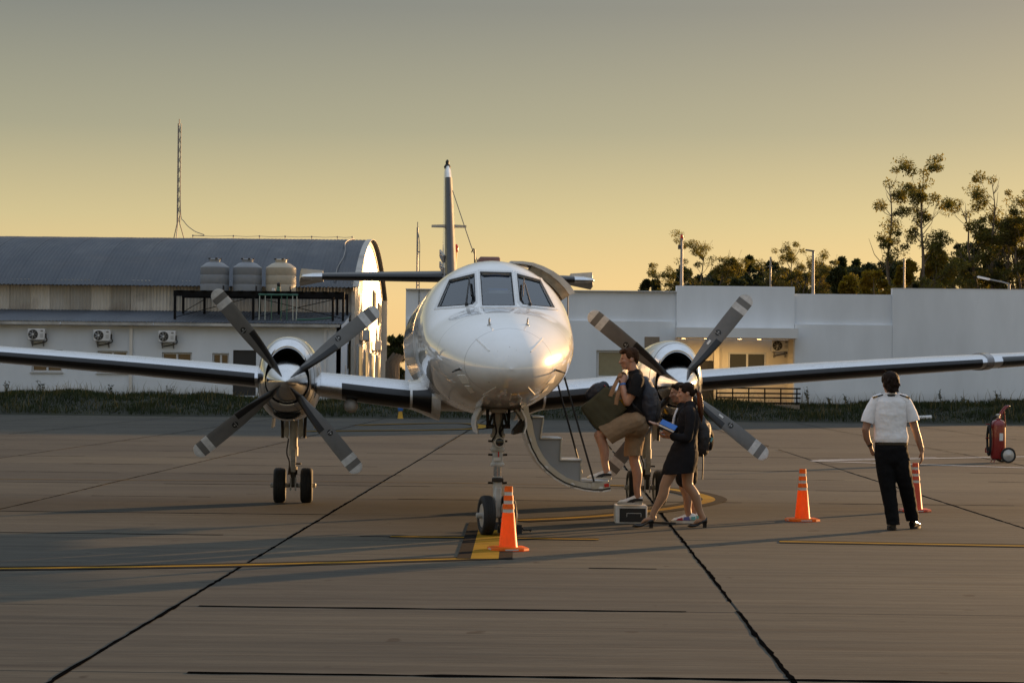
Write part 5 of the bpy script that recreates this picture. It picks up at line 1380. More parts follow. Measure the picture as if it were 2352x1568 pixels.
MB().tube([Vector((NX, NY, .205)) + Mn @ Vector((-.19, 0, 0)), Vector((NX, NY, .205)) + Mn @ Vector((.19, 0, 0))], .022, 12).build('axle', M['gear_dark'], ng, 40)
MB().box((NX, NY - .055, .575), (.12, .03, .045), bev=.008).build('steering_link', M['gear_dark'], ng, 40)
for s_ in (-1, 1):
    for z in (.54, .83, .97): MB().tube([(NX + s_*.05, NY - .01, z), (NX + s_*.098, NY - .02, z + .004)], .011, 8).build('pin', M['gear_dark'], ng, 40)
    MB().tube([(NX + s_*.105, NY - .03, 1.11), (NX + s_*.115, NY - .05, 1.38)], .016, 8).build('drag_brace', M['gear_dark'], ng, 40)
    MB().tube([(NX + s_*.03, NY - .02, 1.36), (NX + s_*.095, NY - .03, 1.12)], .013, 8).build('drag_brace', M['gear_dark'], ng, 40)
MB().tube([(NX - .125, NY - .03, 1.125), (NX + .125, NY - .03, 1.125)], .022, 10).build('cross_tube', M['gear_dark'], ng, 40)
MB().box((NX, NY - .10, 1.29), (.16, .05, .05), bev=.01).build('actuator', M['gear_white'], ng, 40)
for k, (dx, dz) in enumerate(((-.04, 0), (.02, .03), (.05, -.02))): MB().tube(catmull([(NX + dx, NY - .08, 1.34), (NX + dx*1.6 + .02, NY - .1, 1.2 + dz), (NX + dx*.5, NY - .08, 1.07), (NX + .06*(1 if dx > 0 else -1), NY - .05, .98)], 4), .009, 6).build('hose', M['blk'], ng, 60)
MB().lathe([(.050, NY - .085), (.054, NY - .11), (.056, NY - .125), (.052, NY - .13)], (NX + .012, 0, .965), 'y', 24).lathe([(.02, NY - .04), (.05, NY - .085)], (NX + .012, 0, .965), 'y', 24).build('taxi_light', M['hub_silver'], ng, 40)
MB().ball((NX + .012, NY - .124, .965), (.048, .014, .048), 20).build('taxi_light_lens', M['pane'], ng, 60)
MB().box((NX + .005, NY - .061, .845), (.012, .006, .07)).build('red_mark', M['red_paint'], ng, 0)
MB().box((NX - .01, NY - .062, .79), (.075, .006, .035)).build('placard', M['label_white'], ng, 0)
# gear bay and doors
bay = MB()
for c, s_ in (((0, 1.95, 1.62), (.40, .84, .02)), ((-.19, 1.95, 1.46), (.02, .80, .34)), ((.19, 1.95, 1.46), (.02, .80, .34)), ((0, 2.36, 1.46), (.36, .02, .34)), ((0, 1.54, 1.47), (.36, .02, .32))): bay.box(c, s_)
b_ = bay.build('gear_bay', M['gear_dark'], ac, 0)
for s_ in (-1, 1):
    pr = [(.185, 1.335), (.225, 1.30), (.262, 1.22), (.270, 1.14), (.245, 1.06), (.232, 1.065), (.253, 1.14), (.246, 1.215), (.212, 1.285), (.178, 1.32)]
    dr = MB().prism([(s_*a, 1.58, z) for a, z in pr], (0, .72, 0)).build('nose_gear_door', M['seal_white'], ac, 30)
    for yy in (1.62, 2.1):
        MB().prism([(s_*.165, yy, 1.345), (s_*.222, yy, 1.285), (s_*.25, yy, 1.20), (s_*.225, yy, 1.19), (s_*.20, yy, 1.24), (s_*.15, yy, 1.30)], (0, .02, 0)).build('hinge_bracket', M['gear_white'], dr, 0)
    MB().prism([(s_*.24, 1.75, 1.2), (s_*.255, 1.75, 1.12), (s_*.235, 1.75, 1.07), (s_*.14 if s_ > 0 else s_*.215, 1.75, 1.045), (s_*.15 if s_ > 0 else s_*.22, 1.75, 1.09)], (0, .4, 0)).build('door_liner', M['gear_dark'] if s_ > 0 else M['gear_white'], dr, 0)
# ------------------------------------------------------------------ airstair (lower half of the cabin door)
YS0, YS1 = 3.52, 4.12
def sz(zx, zy):
    q = la(1177 + zx*.238, 918.7 + zy*.238, 24.68); return (q.x, q.z)
arc_o = [sz(*q) for q in ((70, 60), (78, 140), (92, 235), (122, 345), (165, 470), (238, 600), (318, 690), (405, 760), (500, 815), (600, 850), (700, 873), (800, 884), (880, 884), (950, 872))]
arc_i = [sz(*q) for q in ((150, 40), (160, 130), (188, 205), (208, 325), (240, 430), (290, 530), (360, 622), (440, 690), (525, 745), (595, 772), (670, 790), (760, 800), (850, 796), (938, 780))]
stair = empty('airstair', (0, 0, 0)); stair.parent = ac
def xz(pts, y): return [(a, y, z) for a, z in pts]
skin = MB(); rg = []
for (a, z), (c, e) in zip(arc_o, arc_i): 
    d = Vector((c - a, e - z)).normalized()*.02; rg.append([(a, YS0 - .012, z), (a, YS1 + .012, z), (a + d.x, YS1 + .012, z + d.y), (a + d.x, YS0 - .012, z + d.y)])
skin.rings(rg).build('outer_skin', M['ac_white'], stair, 30)
sl = MB(); rg = []
for (a, z), (c, e) in zip(arc_o, arc_i):
    d = Vector((c - a, e - z)).normalized(); rg.append([(a + d.x*.018, YS0 - .018, z + d.y*.018), (a + d.x*.018, YS1 + .018, z + d.y*.018), (a + d.x*.034, YS1 + .018, z + d.y*.034), (a + d.x*.034, YS0 - .018, z + d.y*.034)])
sl.rings(rg).build('door_seal', M['blk'], stair, 30)
for y0 in (YS0 - .003, YS1 - .022):
    rg = []
    for (a, z), (c, e) in zip(arc_o, arc_i):
        d = Vector((c - a, e - z)).normalized()*.034; rg.append([(a + d.x, y0, z + d.y), (c, y0, e), (c, y0 + .025, e), (a + d.x, y0 + .025, z + d.y)])
    MB().rings(rg).build('side_rail', M['alu_dull'], stair, 30)
body = [sz(*q) for q in ((190, 170), (296, 170), (268, 384), (468, 374), (460, 590), (660, 582), (655, 790))] + [sz(*q) for q in ((595, 772), (525, 745), (440, 690), (360, 622), (290, 530), (240, 430), (208, 325))]
MB().prism(xz(body, YS0 + .03), (0, YS1 - YS0 - .06, 0)).build('stair_body', M['stair_grey'], stair, 0)
for (a, b2) in (((186, 163), (306, 163)), ((264, 372), (482, 366)), ((456, 583), (674, 574))):
    p0, p1 = sz(*a), sz(*b2)
    MB().box(((p0[0] + p1[0])/2, (YS0 + YS1)/2, (p0[1] + p1[1])/2), (abs(p1[0] - p0[0]), YS1 - YS0 - .02, .022), bev=.006).build('tread', M['alu_dull'], stair, 40)
for (a, b2) in (((300, 175), (272, 362)), ((474, 380), (464, 574)), ((668, 588), (660, 780))):
    p0, p1 = sz(*a), sz(*b2)
    MB().bar((p0[0], YS0 + .022, p0[1]), (p1[0], YS0 + .022, p1[1]), .014, .02).build('riser_trim', M['alu_dull'], stair, 0)
p0, p1 = sz(655, 772), sz(932, 776)
MB().box(((p0[0] + p1[0])/2, (YS0 + YS1)/2, p0[1] - .01), (p1[0] - p0[0], YS1 - YS0 - .03, .03), bev=.008).build('bottom_step', M['alu_dull'], stair, 40)
q = [sz(*k) for k in ((884, 808), (930, 800), (936, 835), (890, 840))]
MB().prism(xz(q, YS0 - .006), (0, -.006, 0)).build('red_reflector', M['red_paint'], stair, 0)
for zx, zy in ((158, 390), (318, 657), (577, 822), (855, 858)):
    a, z = sz(zx, zy); w = MB().lathe([(.030, YS0 - .004), (.030, YS0 - .012), (.012, YS0 - .016)], (a, 0, z), 'y', 16).build('latch', M['hub_silver'], stair, 30)
for zx, zy in ((248, 510), (780, 815), (743, 828)):
    a, z = sz(zx, zy); MB().box((a, YS0 - .008, z), (.05, .01, .03), Matrix.Rotation(R(30 if zx < 400 else 90), 3, 'Y')).build('latch_plate', M['hub_silver'], stair, 0)
for (a, b2, y_) in (((1283, 856), (1347, 1091), YS1 - .05), ((1293, 857), (1364, 1105), YS0 + .01)):
    A, B2 = la(*a, 24.72), la(*b2, 24.72); A.y = y_; B2.y = y_
    MB().tube([A, B2], .011, 8).build('handrail', M['blk'], stair, 40)
# upper half door, swung up
uo = [la(*q, 24.7) for q in ((1172, 600), (1200, 600.5), (1225, 604), (1248, 612), (1270, 623), (1292, 638), (1309, 655), (1321, 673))]
ui = [la(*q, 24.7) for q in ((1178, 606), (1200, 606.5), (1222, 611), (1243, 619.5), (1263, 631), (1283, 647), (1298, 663), (1308, 678))]
rg = [[(a.x, y_, a.z) for a, y_ in ((o_, YS0), (i_, YS0), (i_, YS1), (o_, YS1))] for o_, i_ in zip(uo, ui)]
ud = MB().rings(rg).build('upper_door', M['hub_silver'], ac, 30)
lin = [(Vector((i_.x, 0, i_.z)), Vector((i_.x - .028 - .045*k/7, 0, i_.z - .035 - .03*math.sin(k/7*2.6)))) for k, i_ in enumerate(ui)][2:]
MB().rings([[(a.x, YS0 + .05, a.z), (b2.x, YS0 + .05, b2.z), (b2.x, YS1 - .05, b2.z), (a.x, YS1 - .05, a.z)] for a, b2 in lin]).build('door_lining', M['tan'], ud, 0)
for k in (2, 4, 6):
    m_ = (uo[k] + ui[k])/2; MB().box((m_.x, YS0 - .004, m_.z), (.03, .01, .03), Matrix.Rotation(R(35), 3, 'Y')).build('latch_plate', M['hub_silver'], ud, 0)
A, B2 = la(1305.5, 680, 24.7), la(1306, 775, 24.7); MB().tube([(A.x, YS0 + .1, A.z), (B2.x, YS0 + .12, B2.z)], .006, 6).build('door_cable', M['blk'], ud, 40)
# ------------------------------------------------------------------ tail
def fsec(z, le, c, t, n=14):
    u, l_ = naca(c, t/c, n); out = [(y_, (zz)) for y_, zz in u]
    ring = [Vector((z_ - .018*c*math.sin(math.pi*y_/c), le + y_, z)) for y_, z_ in reversed(u)] + [Vector((z_ - .018*c*math.sin(math.pi*y_/c), le + y_, z)) for y_, z_ in l_[1:-1]]
    return ring
fin_s = [(2.55, 13.9, 4.1, .26), (2.9, 14.3, 3.75, .24), (3.4, 14.95, 3.1, .215), (4.2, 15.75, 2.3, .18), (5.0, 16.5, 1.5, .14), (5.14, 16.66, 1.28, .12), (5.22, 16.85, .98, .06)]
fin = MB().rings([fsec(*s_) for s_ in fin_s]).build('tail_fin', M['ac_white'], ac, 40)  # white skin colour stands in for pale sky reflected on the fin
MB().rings([[Vector((p.x*1.06, p.y - .012, p.z)) for p in fsec(*s_)[10:18]] + [Vector((p.x*.9, p.y + .02, p.z)) for p in reversed(fsec(*s_)[10:18])] for s_ in fin_s[1:5]]).build('deicing_boot', M['boot'], fin, 40)
df = MB().rings([[(-.02, 11.2, 2.88), (.02, 11.2, 2.88), (.02, 11.25, 2.9), (-.02, 11.25, 2.9)], [(-.11, 13.4, 2.78), (.11, 13.4, 2.78), (.05, 13.5, 3.02), (-.05, 13.5, 3.02)], [(-.16, 14.6, 2.7), (.16, 14.6, 2.7), (.10, 14.7, 3.25), (-.10, 14.7, 3.25)]]).build('dorsal_fin', M['ac_white'], ac, 50)
for z0, z1 in ((3.50, 3.62), (3.32, 3.42)):
    MB().prism([(-.128, 15.5, z0), (-.128, 17.0, z0 + .18), (-.128, 17.0, z1 + .18), (-.128, 15.5, z1)], (.03, 0, 0)).build('tail_stripe', M['stripe_grey'], fin, 0)
MB().prism([(-.10, 15.6, 2.7), (-.135, 16.7, 2.7), (-.135, 16.9, 3.28), (-.13, 15.3, 3.2)], (.03, 0, 0)).build('tail_stripe', M['stripe_grey'], fin, 0)
MB().lathe([(.05, 5.2), (.06, 5.24), (.035, 5.28)], (0, 17.2, 0), n=12).lathe([(.03, 5.27), (.032, 5.33), (.01, 5.36)], (0, 17.2, 0), n=12).build('tail_beacon', M['gear_dark'], fin, 40)
for s_ in (-1, 1): MB().prism([(s_*.06, 16.0, 4.13), (s_*.29, 16.15, 4.13), (s_*.29, 16.27, 4.13), (s_*.06, 16.3, 4.13)], (0, 0, .035)).build('navigation_aerial', M['alu_dull'], fin, 0)
MB().tube([(.12, 16.2, 3.2), (.13, 16.2, 3.75)], .012, 6).build('rod_aerial', M['yellow_plastic'], fin, 40)
MB().lathe([(.03, 3.72), (.035, 3.8), (.012, 3.85)], (.13, 16.2, 0), n=10).build('beacon', M['red_glass'], fin, 40)
MB().tube([(.06, 16.3, 4.75), (.20, 12.5, 3.9 - .3), (.28, 9.2, 2.85)], .007, 5).build('wire_aerial', M['blk'], ac, 40)
def ssec(x, le, c, t, side, z=3.27):
    u, l_ = naca(c, t/c, 14); return [Vector((side*x, le + y_, z + z_)) for y_, z_ in list(reversed(u)) + l_[1:-1]]
for side in (-1, 1):
    sp = [(0.0, 15.5, 1.65, .19), (.8, 15.65, 1.40, .165), (2.0, 15.93, 1.02, .125), (2.28, 16.0, .93, .11)]
    stb = MB().rings([ssec(*s_, side) for s_ in sp]).build('tailplane', M['alu_wing'], ac, 40)
    MB().rings([[Vector((p.x, p.y - .008, 3.27 + (p.z - 3.27)*1.07)) for p in ssec(*s_, side)[10:19]] + [p + Vector((0, .015, 0)) for p in reversed(ssec(*s_, side)[10:19])] for s_ in ((.12, 15.5225, 1.6125, .187), (.8, 15.65, 1.40, .166), (2.0, 15.93, 1.02, .126), (2.1, 15.955, .988, .121))]).build('deicing_boot', M['boot'], stb, 40)
    MB().rings([ssec(2.28, 16.0, .93, .112, side), ssec(2.42, 16.08, .8, .085, side), ssec(2.46, 16.2, .55, .03, side)]).build('tailplane_tip', M['alu'], stb, 50)
    MB().prism([(side*2.10, 16.75, 3.31), (side*2.46, 16.6, 3.33), (side*2.50, 16.9, 3.20), (side*2.50, 17.3, 3.16), (side*2.1, 17.3, 3.24)], (0, 0, .10)).build('elevator_horn', M['alu_dull'], stb, 0)
# ------------------------------------------------------------------ people
def skin_mat(name, col):
    m, n, l, p = nmat(name); co = coords(n, l, 'Object')
    a = noise(n, l, co, 14, 4, .6); c = ramp(n, l, a, [(.3, [col[0]*.86, col[1]*.80, col[2]*.78]), (.7, col)])
    l.new(c, p.inputs['Base Color']); p.inputs['Roughness'].default_value = .5; p.inputs['Subsurface Weight'].default_value = .12; p.inputs['Subsurface Scale'].default_value = .02
    return m
M['skin'] = skin_mat('skin_light', (.42, .24, .165)); M['skin2'] = skin_mat('skin_tan', (.33, .18, .115)); M['tights'] = pbr('tan_tights', (.30, .165, .095), .45, var=.06, sheen=.3)
M['cloth_black'] = pbr('black_cotton', (.010, .010, .011), .85, var=.25, scale=8, bump=.3, bscale=14, spec=.15)
M['cloth_uniform'] = pbr('black_uniform_cloth', (.010, .010, .013), .85, var=.2, scale=8, bump=.25, bscale=10, spec=.2)
M['khaki'] = pbr('khaki_cotton', (.26, .185, .115), .9, var=.14, scale=5, bump=.5, bscale=9, spec=.2)
M['shirt_white'] = pbr('white_shirt_cotton', (.78, .78, .80), .85, var=.05, scale=6, bump=.45, bscale=8, spec=.3)
M['trousers'] = pbr('black_trousers', (.006, .006, .007), .85, var=.2, scale=6, bump=.3, bscale=8, spec=.15)
M['hair_brown'] = pbr('brown_hair', (.040, .020, .010), .7, spec=.12, var=.45, scale=30, bump=.5, bscale=45, stretch=(1, 1, .3))
M['hair_dark'] = pbr('dark_hair', (.016, .009, .006), .7, spec=.12, var=.4, scale=30, bump=.5, bscale=45, stretch=(1, 1, .3))
def hair_glow(name, col):
    m = pbr(name, col, .4, var=.4, scale=30, bump=.8, bscale=45, stretch=(1, 1, .3)); n = m.node_tree.nodes; l = m.node_tree.links
    t = n.new('ShaderNodeBsdfTranslucent'); t.inputs[0].default_value = (.50, .24, .08, 1); mx = n.new('ShaderNodeMixShader'); mx.inputs[0].default_value = .22
    l.new(n['Principled BSDF'].outputs[0], mx.inputs[1]); l.new(t.outputs[0], mx.inputs[2]); l.new(mx.outputs[0], n['Material Output'].inputs['Surface']); return m
M['ponytail'] = hair_glow('back_lit_ponytail_hair', (.05, .022, .010))
M['shoe_white'] = pbr('white_sneaker_leather', (.62, .61, .58), .55, var=.1, scale=12)
M['sole'] = pbr('sneaker_sole', (.55, .53, .48), .7, var=.15, scale=12)
M['leather_black'] = pbr('black_polished_leather', (.010, .010, .010), .22, var=.2)
M['olive'] = pbr('olive_canvas', (.070, .068, .042), .9, var=.18, scale=6, bump=.5, bscale=8, spec=.2)
M['olive_dark'] = pbr('dark_olive_canvas', (.040, .038, .024), .9, var=.2, scale=6, bump=.4)
M['tan_strap'] = pbr('tan_webbing', (.27, .155, .080), .85, var=.15, scale=20, bump=.3, bscale=60)
M['navy'] = pbr('navy_nylon', (.016, .020, .032), .6, var=.25, scale=8, bump=.4, bscale=12)
M['pack_black'] = pbr('black_nylon', (.011, .012, .016), .6, var=.25, scale=8, bump=.4, bscale=12)
M['yellow_cloth'] = pbr('yellow_cloth', (.60, .30, .01), .85, var=.1)
M['eye'] = pbr('dark_eye', (.02, .015, .012), .2, var=.1); M['eye_white'] = pbr('eye_white', (.30, .24, .20), .35, var=.03)
M['lip'] = pbr('lips', (.30, .12, .09), .5, var=.1)
M['turq'] = pbr('turquoise_case', (.12, .38, .40), .4, var=.05); M['sneak_red'] = pbr('red_sneaker_panel', (.45, .03, .05), .5); M['sneak_blue'] = pbr('blue_sneaker_panel', (.10, .10, .30), .5)
def V3(*a): return Vector(a)
def head_shapes(mb, c, f, s=1.0, female=False):
    f = Vector(f).normalized(); u = V3(0, 0, 1); u = (u - f*u.dot(f)).normalized(); l_ = u.cross(f).normalized()
    Mx = Matrix((f, l_, u)).transposed()
    def P(a, b_, d): return c + Mx @ (V3(a, b_, d)*s)
    def E(p, r_): mb.ball(P(*p), [k*s for k in r_], 16, Mx)
    E((-.008, 0, .030), (.098, .076, .095)); E((.030, 0, -.020), (.066, .060, .085)); E((.038, 0, -.075), (.050, .046, .045)); E((.070, 0, -.097), (.021, .020, .018))
    E((-.02, 0, -.05), (.06, .055, .06))
    E((.083, 0, .018), (.014, .045, .012)); E((.070, .038, -.02), (.022, .020, .02)); E((.070, -.038, -.02), (.022, .020, .02))
    mb.tube([P(.090, 0, .012), P(.108, 0, -.018), P(.116, 0, -.032)], [.008*s, .010*s, .012*s], 8, round_ends=True)
    E((.104, .010, -.036), (.010, .008, .007)); E((.104, -.010, -.036), (.010, .008, .007))
    E((.090, 0, -.060), (.011, .022, .006)); E((.087, 0, -.071), (.011, .019, .007))
    for q in (-1, 1): E((-.012, q*.078, -.012), (.017, .009, .030))
    return P, Mx
def face_parts(parent, P, Mx, s=1.0):
    for q in (-1, 1):
        e = MB(); e.ball(P(.0765, q*.031, -.004), (.0105*s, .012*s, .007*s), 12, Mx); o = e.build('eye', M['eye_white'], parent, 180)
        e = MB(); e.ball(P(.0835, q*.032, -.004), (.0045*s, .006*s, .006*s), 10, Mx); e.build('iris', M['eye'], o, 180)
        MB().tube([P(.090, q*.014, .014), P(.089, q*.032, .020), P(.074, q*.050, .013)], [.003*s, .004*s, .002*s], 6).build('eyebrow', M['hair_dark'], parent, 60)
    MB().tube([P(.086, .020, -.066), P(.099, 0, -.0655), P(.086, -.020, -.066)], [.002*s, .0038*s, .002*s], 6).build('lips', M['lip'], parent, 60)
def hand_shapes(mb, w, d, n_, th, curl=.5, s=1.0, spread=.15):
    """w wrist, d direction of the palm, n_ palm-side normal (fingers curl towards it), th thumb side"""
    d = Vector(d).normalized(); n_ = Vector(n_); n_ = (n_ - d*n_.dot(d)).normalized(); t = Vector(th); t = (t - d*t.dot(d) - n_*t.dot(n_)).normalized()
    k = s
    mb.tube([w - d*.03*k, w, w + d*.045*k, w + d*.082*k], [.026*k, .025*k, .034*k, .036*k], 12, ell=[(1, 1), (1, .8), (1.1, .48), (1.12, .42)], ref=n_, round_ends=True)
    for i, (off, L) in enumerate(((.028, .068), (.010, .078), (-.009, .073), (-.027, .056))):
        b0 = w + d*(.080 - .004*abs(i - 1))*k + t*off*k; a0 = curl*.55; a1 = curl*1.5; a2 = curl*2.3; sp = t*off*spread*6
        def dr(a): return (d*math.cos(a) + n_*math.sin(a) + sp*.25).normalized()
        p1 = b0 + dr(a0)*L*.46*k; p2 = p1 + dr(a1)*L*.32*k; p3 = p2 + dr(a2)*L*.24*k
        mb.tube([b0 - d*.02*k, b0, p1, p2, p3], [.010*k, .0098*k, .0092*k, .0084*k, .0070*k], 8, round_ends=True)
    b0 = w + d*.018*k + t*.024*k; p1 = b0 + (d*.6 + t*.75 + n_*.25).normalized()*.040*k; p2 = p1 + (d*.9 + t*.25 + n_*(.2 + curl*.5)).normalized()*.032*k; p3 = p2 + (d*.9 + n_*(.3 + curl*.6)).normalized()*.022*k
    mb.tube([b0 - t*.012*k, b0, p1, p2, p3], [.015*k, .0145*k, .0120*k, .0105*k, .0085*k], 8, round_ends=True)
def limb(mb, pts, rad, ell=None, ref=None, n=14, k=4):
    cp = catmull(pts, k); m = len(pts) - 1; xs = np.linspace(0, m, len(cp))
    rr = [float(np.interp(x, range(m + 1), rad)) for x in xs]
    ee = None if ell is None else [(float(np.interp(x, range(m + 1), [e[0] for e in ell])), float(np.interp(x, range(m + 1), [e[1] for e in ell]))) for x in xs]
    mb.tube(cp, rr, n, ell=ee, ref=ref, round_ends=True)
def shoe(parent, heel, toe, z0, wid, m_up, m_sole, name='shoe', h=.085, ank=None, sole=.028):
    heel = Vector(heel); toe = Vector(toe); heel.z = toe.z = z0; d = (toe - heel); L = d.length; d.normalize(); q = V3(-d.y, d.x, 0)
    def oval(t, zz, k):   # outline points around the foot at height zz
        out = []
        for i in range(24):
            a = 2*math.pi*i/24; x = .5 - .5*math.cos(a); wv = wid/2*(.78 + .30*math.sin(math.pi*min(1, x*1.05))*(.6 + .6*x))*k; y = math.copysign(abs(math.sin(a))**.75, math.sin(a))*wv
            out.append(heel + d*(x*L*(.97*k + .03) + L*(1 - k)*.5) + q*y + V3(0, 0, zz))
        return out
    up = MB(); rg = []
    for zz, k in ((.006, .96), (sole, 1.0)): rg.append(oval(0, zz, k))
    so = MB().rings(rg).build(name, m_sole, parent, 40)
    u = MB(); st = 12; rr = []
    for i in range(st + 1):
        t = i/st; x = .02 + .95*t; top = h*interp([0, .12, .3, .5, .75, .92, 1], [.85, 1.0, 1.05, .78, .50, .40, .2], t); w2 = wid/2*interp([0, .1, .4, .7, .9, 1], [.55, .82, .80, 1.0, .82, .35], t)
        ring = []
        for j in range(14):
            a = 2*math.pi*j/14; ring.append(heel + d*(x*L) + q*(w2*math.copysign(abs(math.cos(a))**.8, math.cos(a))*(1 if math.sin(a) < 0 else interp([0, .3, .6, 1], [.72, .60, .8, .8], t)**abs(math.sin(a)))) + V3(0, 0, sole*.6 + (top)*(.5 + .5*math.sin(a))))
        rr.append(ring)
    u.rings(rr).build('upper', m_up, so, 60)
    return so, d, q, L
# ------------------------------------------------------------------ young man climbing the stair
def man():
    Y = 25.12; B = at(1447, 1160, Y); root = empty('person', (B.x, Y, .205), 0, 'man in black t-shirt and khaki shorts stepping from the box onto the airstair', 'person')
    O = V3(B.x, Y, .205)
    def q(px, py, dy=0.0): return at(px, py, Y + dy) - O
    b = MB(); P, Mx = head_shapes(b, q(1445.5, 824), (-1, -.10, -.10), 1.0)
    limb(b, [q(1450, 836), q(1455, 850), q(1460, 864)], [.056, .056, .066])
    limb(b, [q(1462, 870), q(1460, 905), q(1459, 945), q(1462, 968)], [.075, .095, .09, .09], [(1.3, .9)]*4, ref=(-1, 0, 0))
    limb(b, [q(1466, 872, -.17), q(1455, 900, -.205), q(1441, 924, -.20)], [.052, .047, .042]); limb(b, [q(1441, 924, -.20), q(1434, 903, -.175), q(1430.5, 882, -.13)], [.043, .040, .028])
    limb(b, [q(1464, 872, .17), q(1450, 902, .2), q(1438, 926, .18)], [.052, .047, .042]); limb(b, [q(1438, 926, .18), q(1432, 904, .10), q(1431, 884, .0)], [.043, .040, .028])
    hand_shapes(b, q(1430.5, 881, -.13), q(1436, 862, -.09) - q(1430.5, 881, -.13), (-.2, 1, 0), (-1, 0, .2), .95, 1.05)
    hand_shapes(b, q(1431, 884, .0), q(1433, 866, -.02) - q(1431, 884, .0), (.2, -1, 0), (-1, 0, .2), .95, 1.05)
    for kp, an, hip, dy in ((q(1376, 999, -.10), q(1393, 1078, -.10), q(1458, 968, -.095), -.10), (q(1456, 1056, .095), q(1465, 1138, .09), q(1463, 972, .095), .09)):
        limb(b, [hip, (hip + kp)/2, kp], [.07, .068, .058]); cf = (kp*.62 + an*.38) + V3(.022, 0, 0); limb(b, [kp, cf, (kp*.22 + an*.78), an], [.058, .058, .042, .037])
        limb(b, [an, an + V3(-.02, 0, -.05), an + V3(-.12, 0, -.075)], [.036, .038, .028])
    body = blob('body', b, M['skin'], root, .0075, 3)
    face_parts(body, P, Mx)
    # hair: crown cap, side and swept fringe
    hb = MB(); 
    def HE(p, r_): hb.ball(P(*p), r_, 16, Mx)
    HE((-.020, 0, .060), (.098, .082, .074)); HE((-.062, 0, .018), (.052, .074, .072)); HE((.045, .0, .092), (.058, .066, .032)); HE((.075, .015, .080), (.030, .045, .022)); HE((-.005, .066, .040), (.050, .018, .045)); HE((-.005, -.066, .040), (.050, .018, .045)); HE((-.075, 0, -.03), (.028, .055, .04))
    for k in range(16):
        a = random.uniform(-1, 1); hb.tube([P(.02 + .03*random.random(), a*.055, .112), P(.070 + .02*random.random(), a*.06, .100), P(.100, a*.065, .070 + .014*random.random())], [.013, .012, .005], 6)
    blob('hair', hb, M['hair_brown'], body, .006, 2, (.010, .022))
    # t-shirt
    t = MB(); limb(t, [q(1461, 866), q(1461, 885), q(1460, 915), q(1458, 945), q(1461, 962)], [.10, .135, .138, .132, .13], [(1.35, .85), (1.38, 1.0), (1.25, 1.0), (1.2, 1.0), (1.25, 1.0)], ref=(-1, 0, 0), n=20)
    for sy in (-1, 1):
        sl = MB(); limb(sl, [q(1464, 869, sy*.09), q(1464.5, 874, sy*.165), q(1456, 900, sy*.205), q(1450, 914, sy*.207)], [.074, .074, .076, .078])
        blob('sleeve', sl, M['cloth_black'], root, .008, 4, (.008, .05), [(q(1453, 907, sy*.206), q(1450, 914, sy*.207) - q(1456, 900, sy*.205), .13)])
        limb(t, [q(1464, 869, sy*.09), q(1464.5, 874, sy*.16)], [.070, .070])
    limb(t, [q(1455, 858), q(1458, 866)], [.066, .085])
    blob('t_shirt', t, M['cloth_black'], root, .008, 5, (.008, .05))
    # shorts
    s = MB(); limb(s, [q(1461, 955), q(1462, 975)], [.135, .145], [(1.2, 1.0)]*2, ref=(-1, 0, 0), n=20)
    limb(s, [q(1460, 966, -.08), q(1430, 978, -.095), q(1398, 995, -.10), q(1384, 1001, -.10)], [.125, .120, .114, .112], [(1, 1), (1.0, 1.02), (1.0, 1.1), (1.0, 1.12)], ref=(0, 0, 1))
    limb(s, [q(1462, 972, .08), q(1458, 1005, .09), q(1454, 1036, .095), q(1453.5, 1056, .095)], [.128, .112, .104, .104], [(1, 1), (1, 1), (1, 1), (1, 1)])
    s.ball(q(1450, 962, -.03), (.05, .1, .035), 12)
    blob('shorts', s, M['khaki'], root, .008, 3, (.012, .06), [(q(1390, 1000, -.10), q(1384, 1004, -.10) - q(1398, 992, -.10), .17), (q(1453.5, 1046, .095), (0.05, 0, -1), .16)])
    for (hx, hy, tx_, ty, zz, dy) in ((1405, 1098, 1347, 1098, at(1375, 1101.5, Y).z - .205, -.10), (1477, 1158, 1417, 1158, -.003, .09)):
        H_ = q(hx, hy, dy); T_ = q(tx_, ty, dy); so, d, qq, L = shoe(root, H_, T_, zz, .10, M['shoe_white'], M['sole'], 'sneaker', .095, sole=.032)
        # dark sweeping side stripe
        for sd in (-1, 1):
            out = []
            c0 = V3(H_.x, H_.y, zz); sgn = sd if qq.y*sd < 0 else sd
            up_ = [(.02, .072), (.16, .078), (.34, .076), (.52, .060), (.64, .034)]; lo_ = [(.54, .032), (.46, .036), (.40, .030), (.30, .044), (.16, .048), (.02, .048)]
            pts = [c0 + d*(x*L) + qq*sd*(.10/2*interp([0, .1, .4, .7], [.92, 1.0, 1.0, 1.1], x) - .002) + V3(0, 0, z + .004) for x, z in up_ + lo_]
            MB().prism(pts, qq*sd*.004).build('side_stripe', M['blk'], so, 0)
        for k in range(4):
            c = V3(H_.x, H_.y, zz) + d*L*(.46 + .07*k) + V3(0, 0, .088 - .012*k); MB().bar(c - qq*.022, c + qq*.022, .010, .006).build('lace', M['label_white'], so, 0)
    w = q(1430.5, 882, -.13); ax = (q(1430.5, 882, -.13) - q(1434, 903, -.175)).normalized()
    MB().lathe([(.033, -.012), (.036, -.010), (.036, .010), (.033, .012)], w - ax*.008, n=18, M=ax.to_track_quat('Z', 'Y').to_matrix(), cap=False).build('wristwatch', M['blue_plastic'], root, 40)
    # backpack on his back
    bp = empty('backpack', q(1487, 968) + O, 0, 'dark navy backpack on the back of the man in shorts', 'backpack'); PO = q(1487, 968) + O
    g = MB(); ax0 = q(1478, 876) + O - PO; 
    tl_ = Matrix.Rotation(R(-9), 3, 'Y')
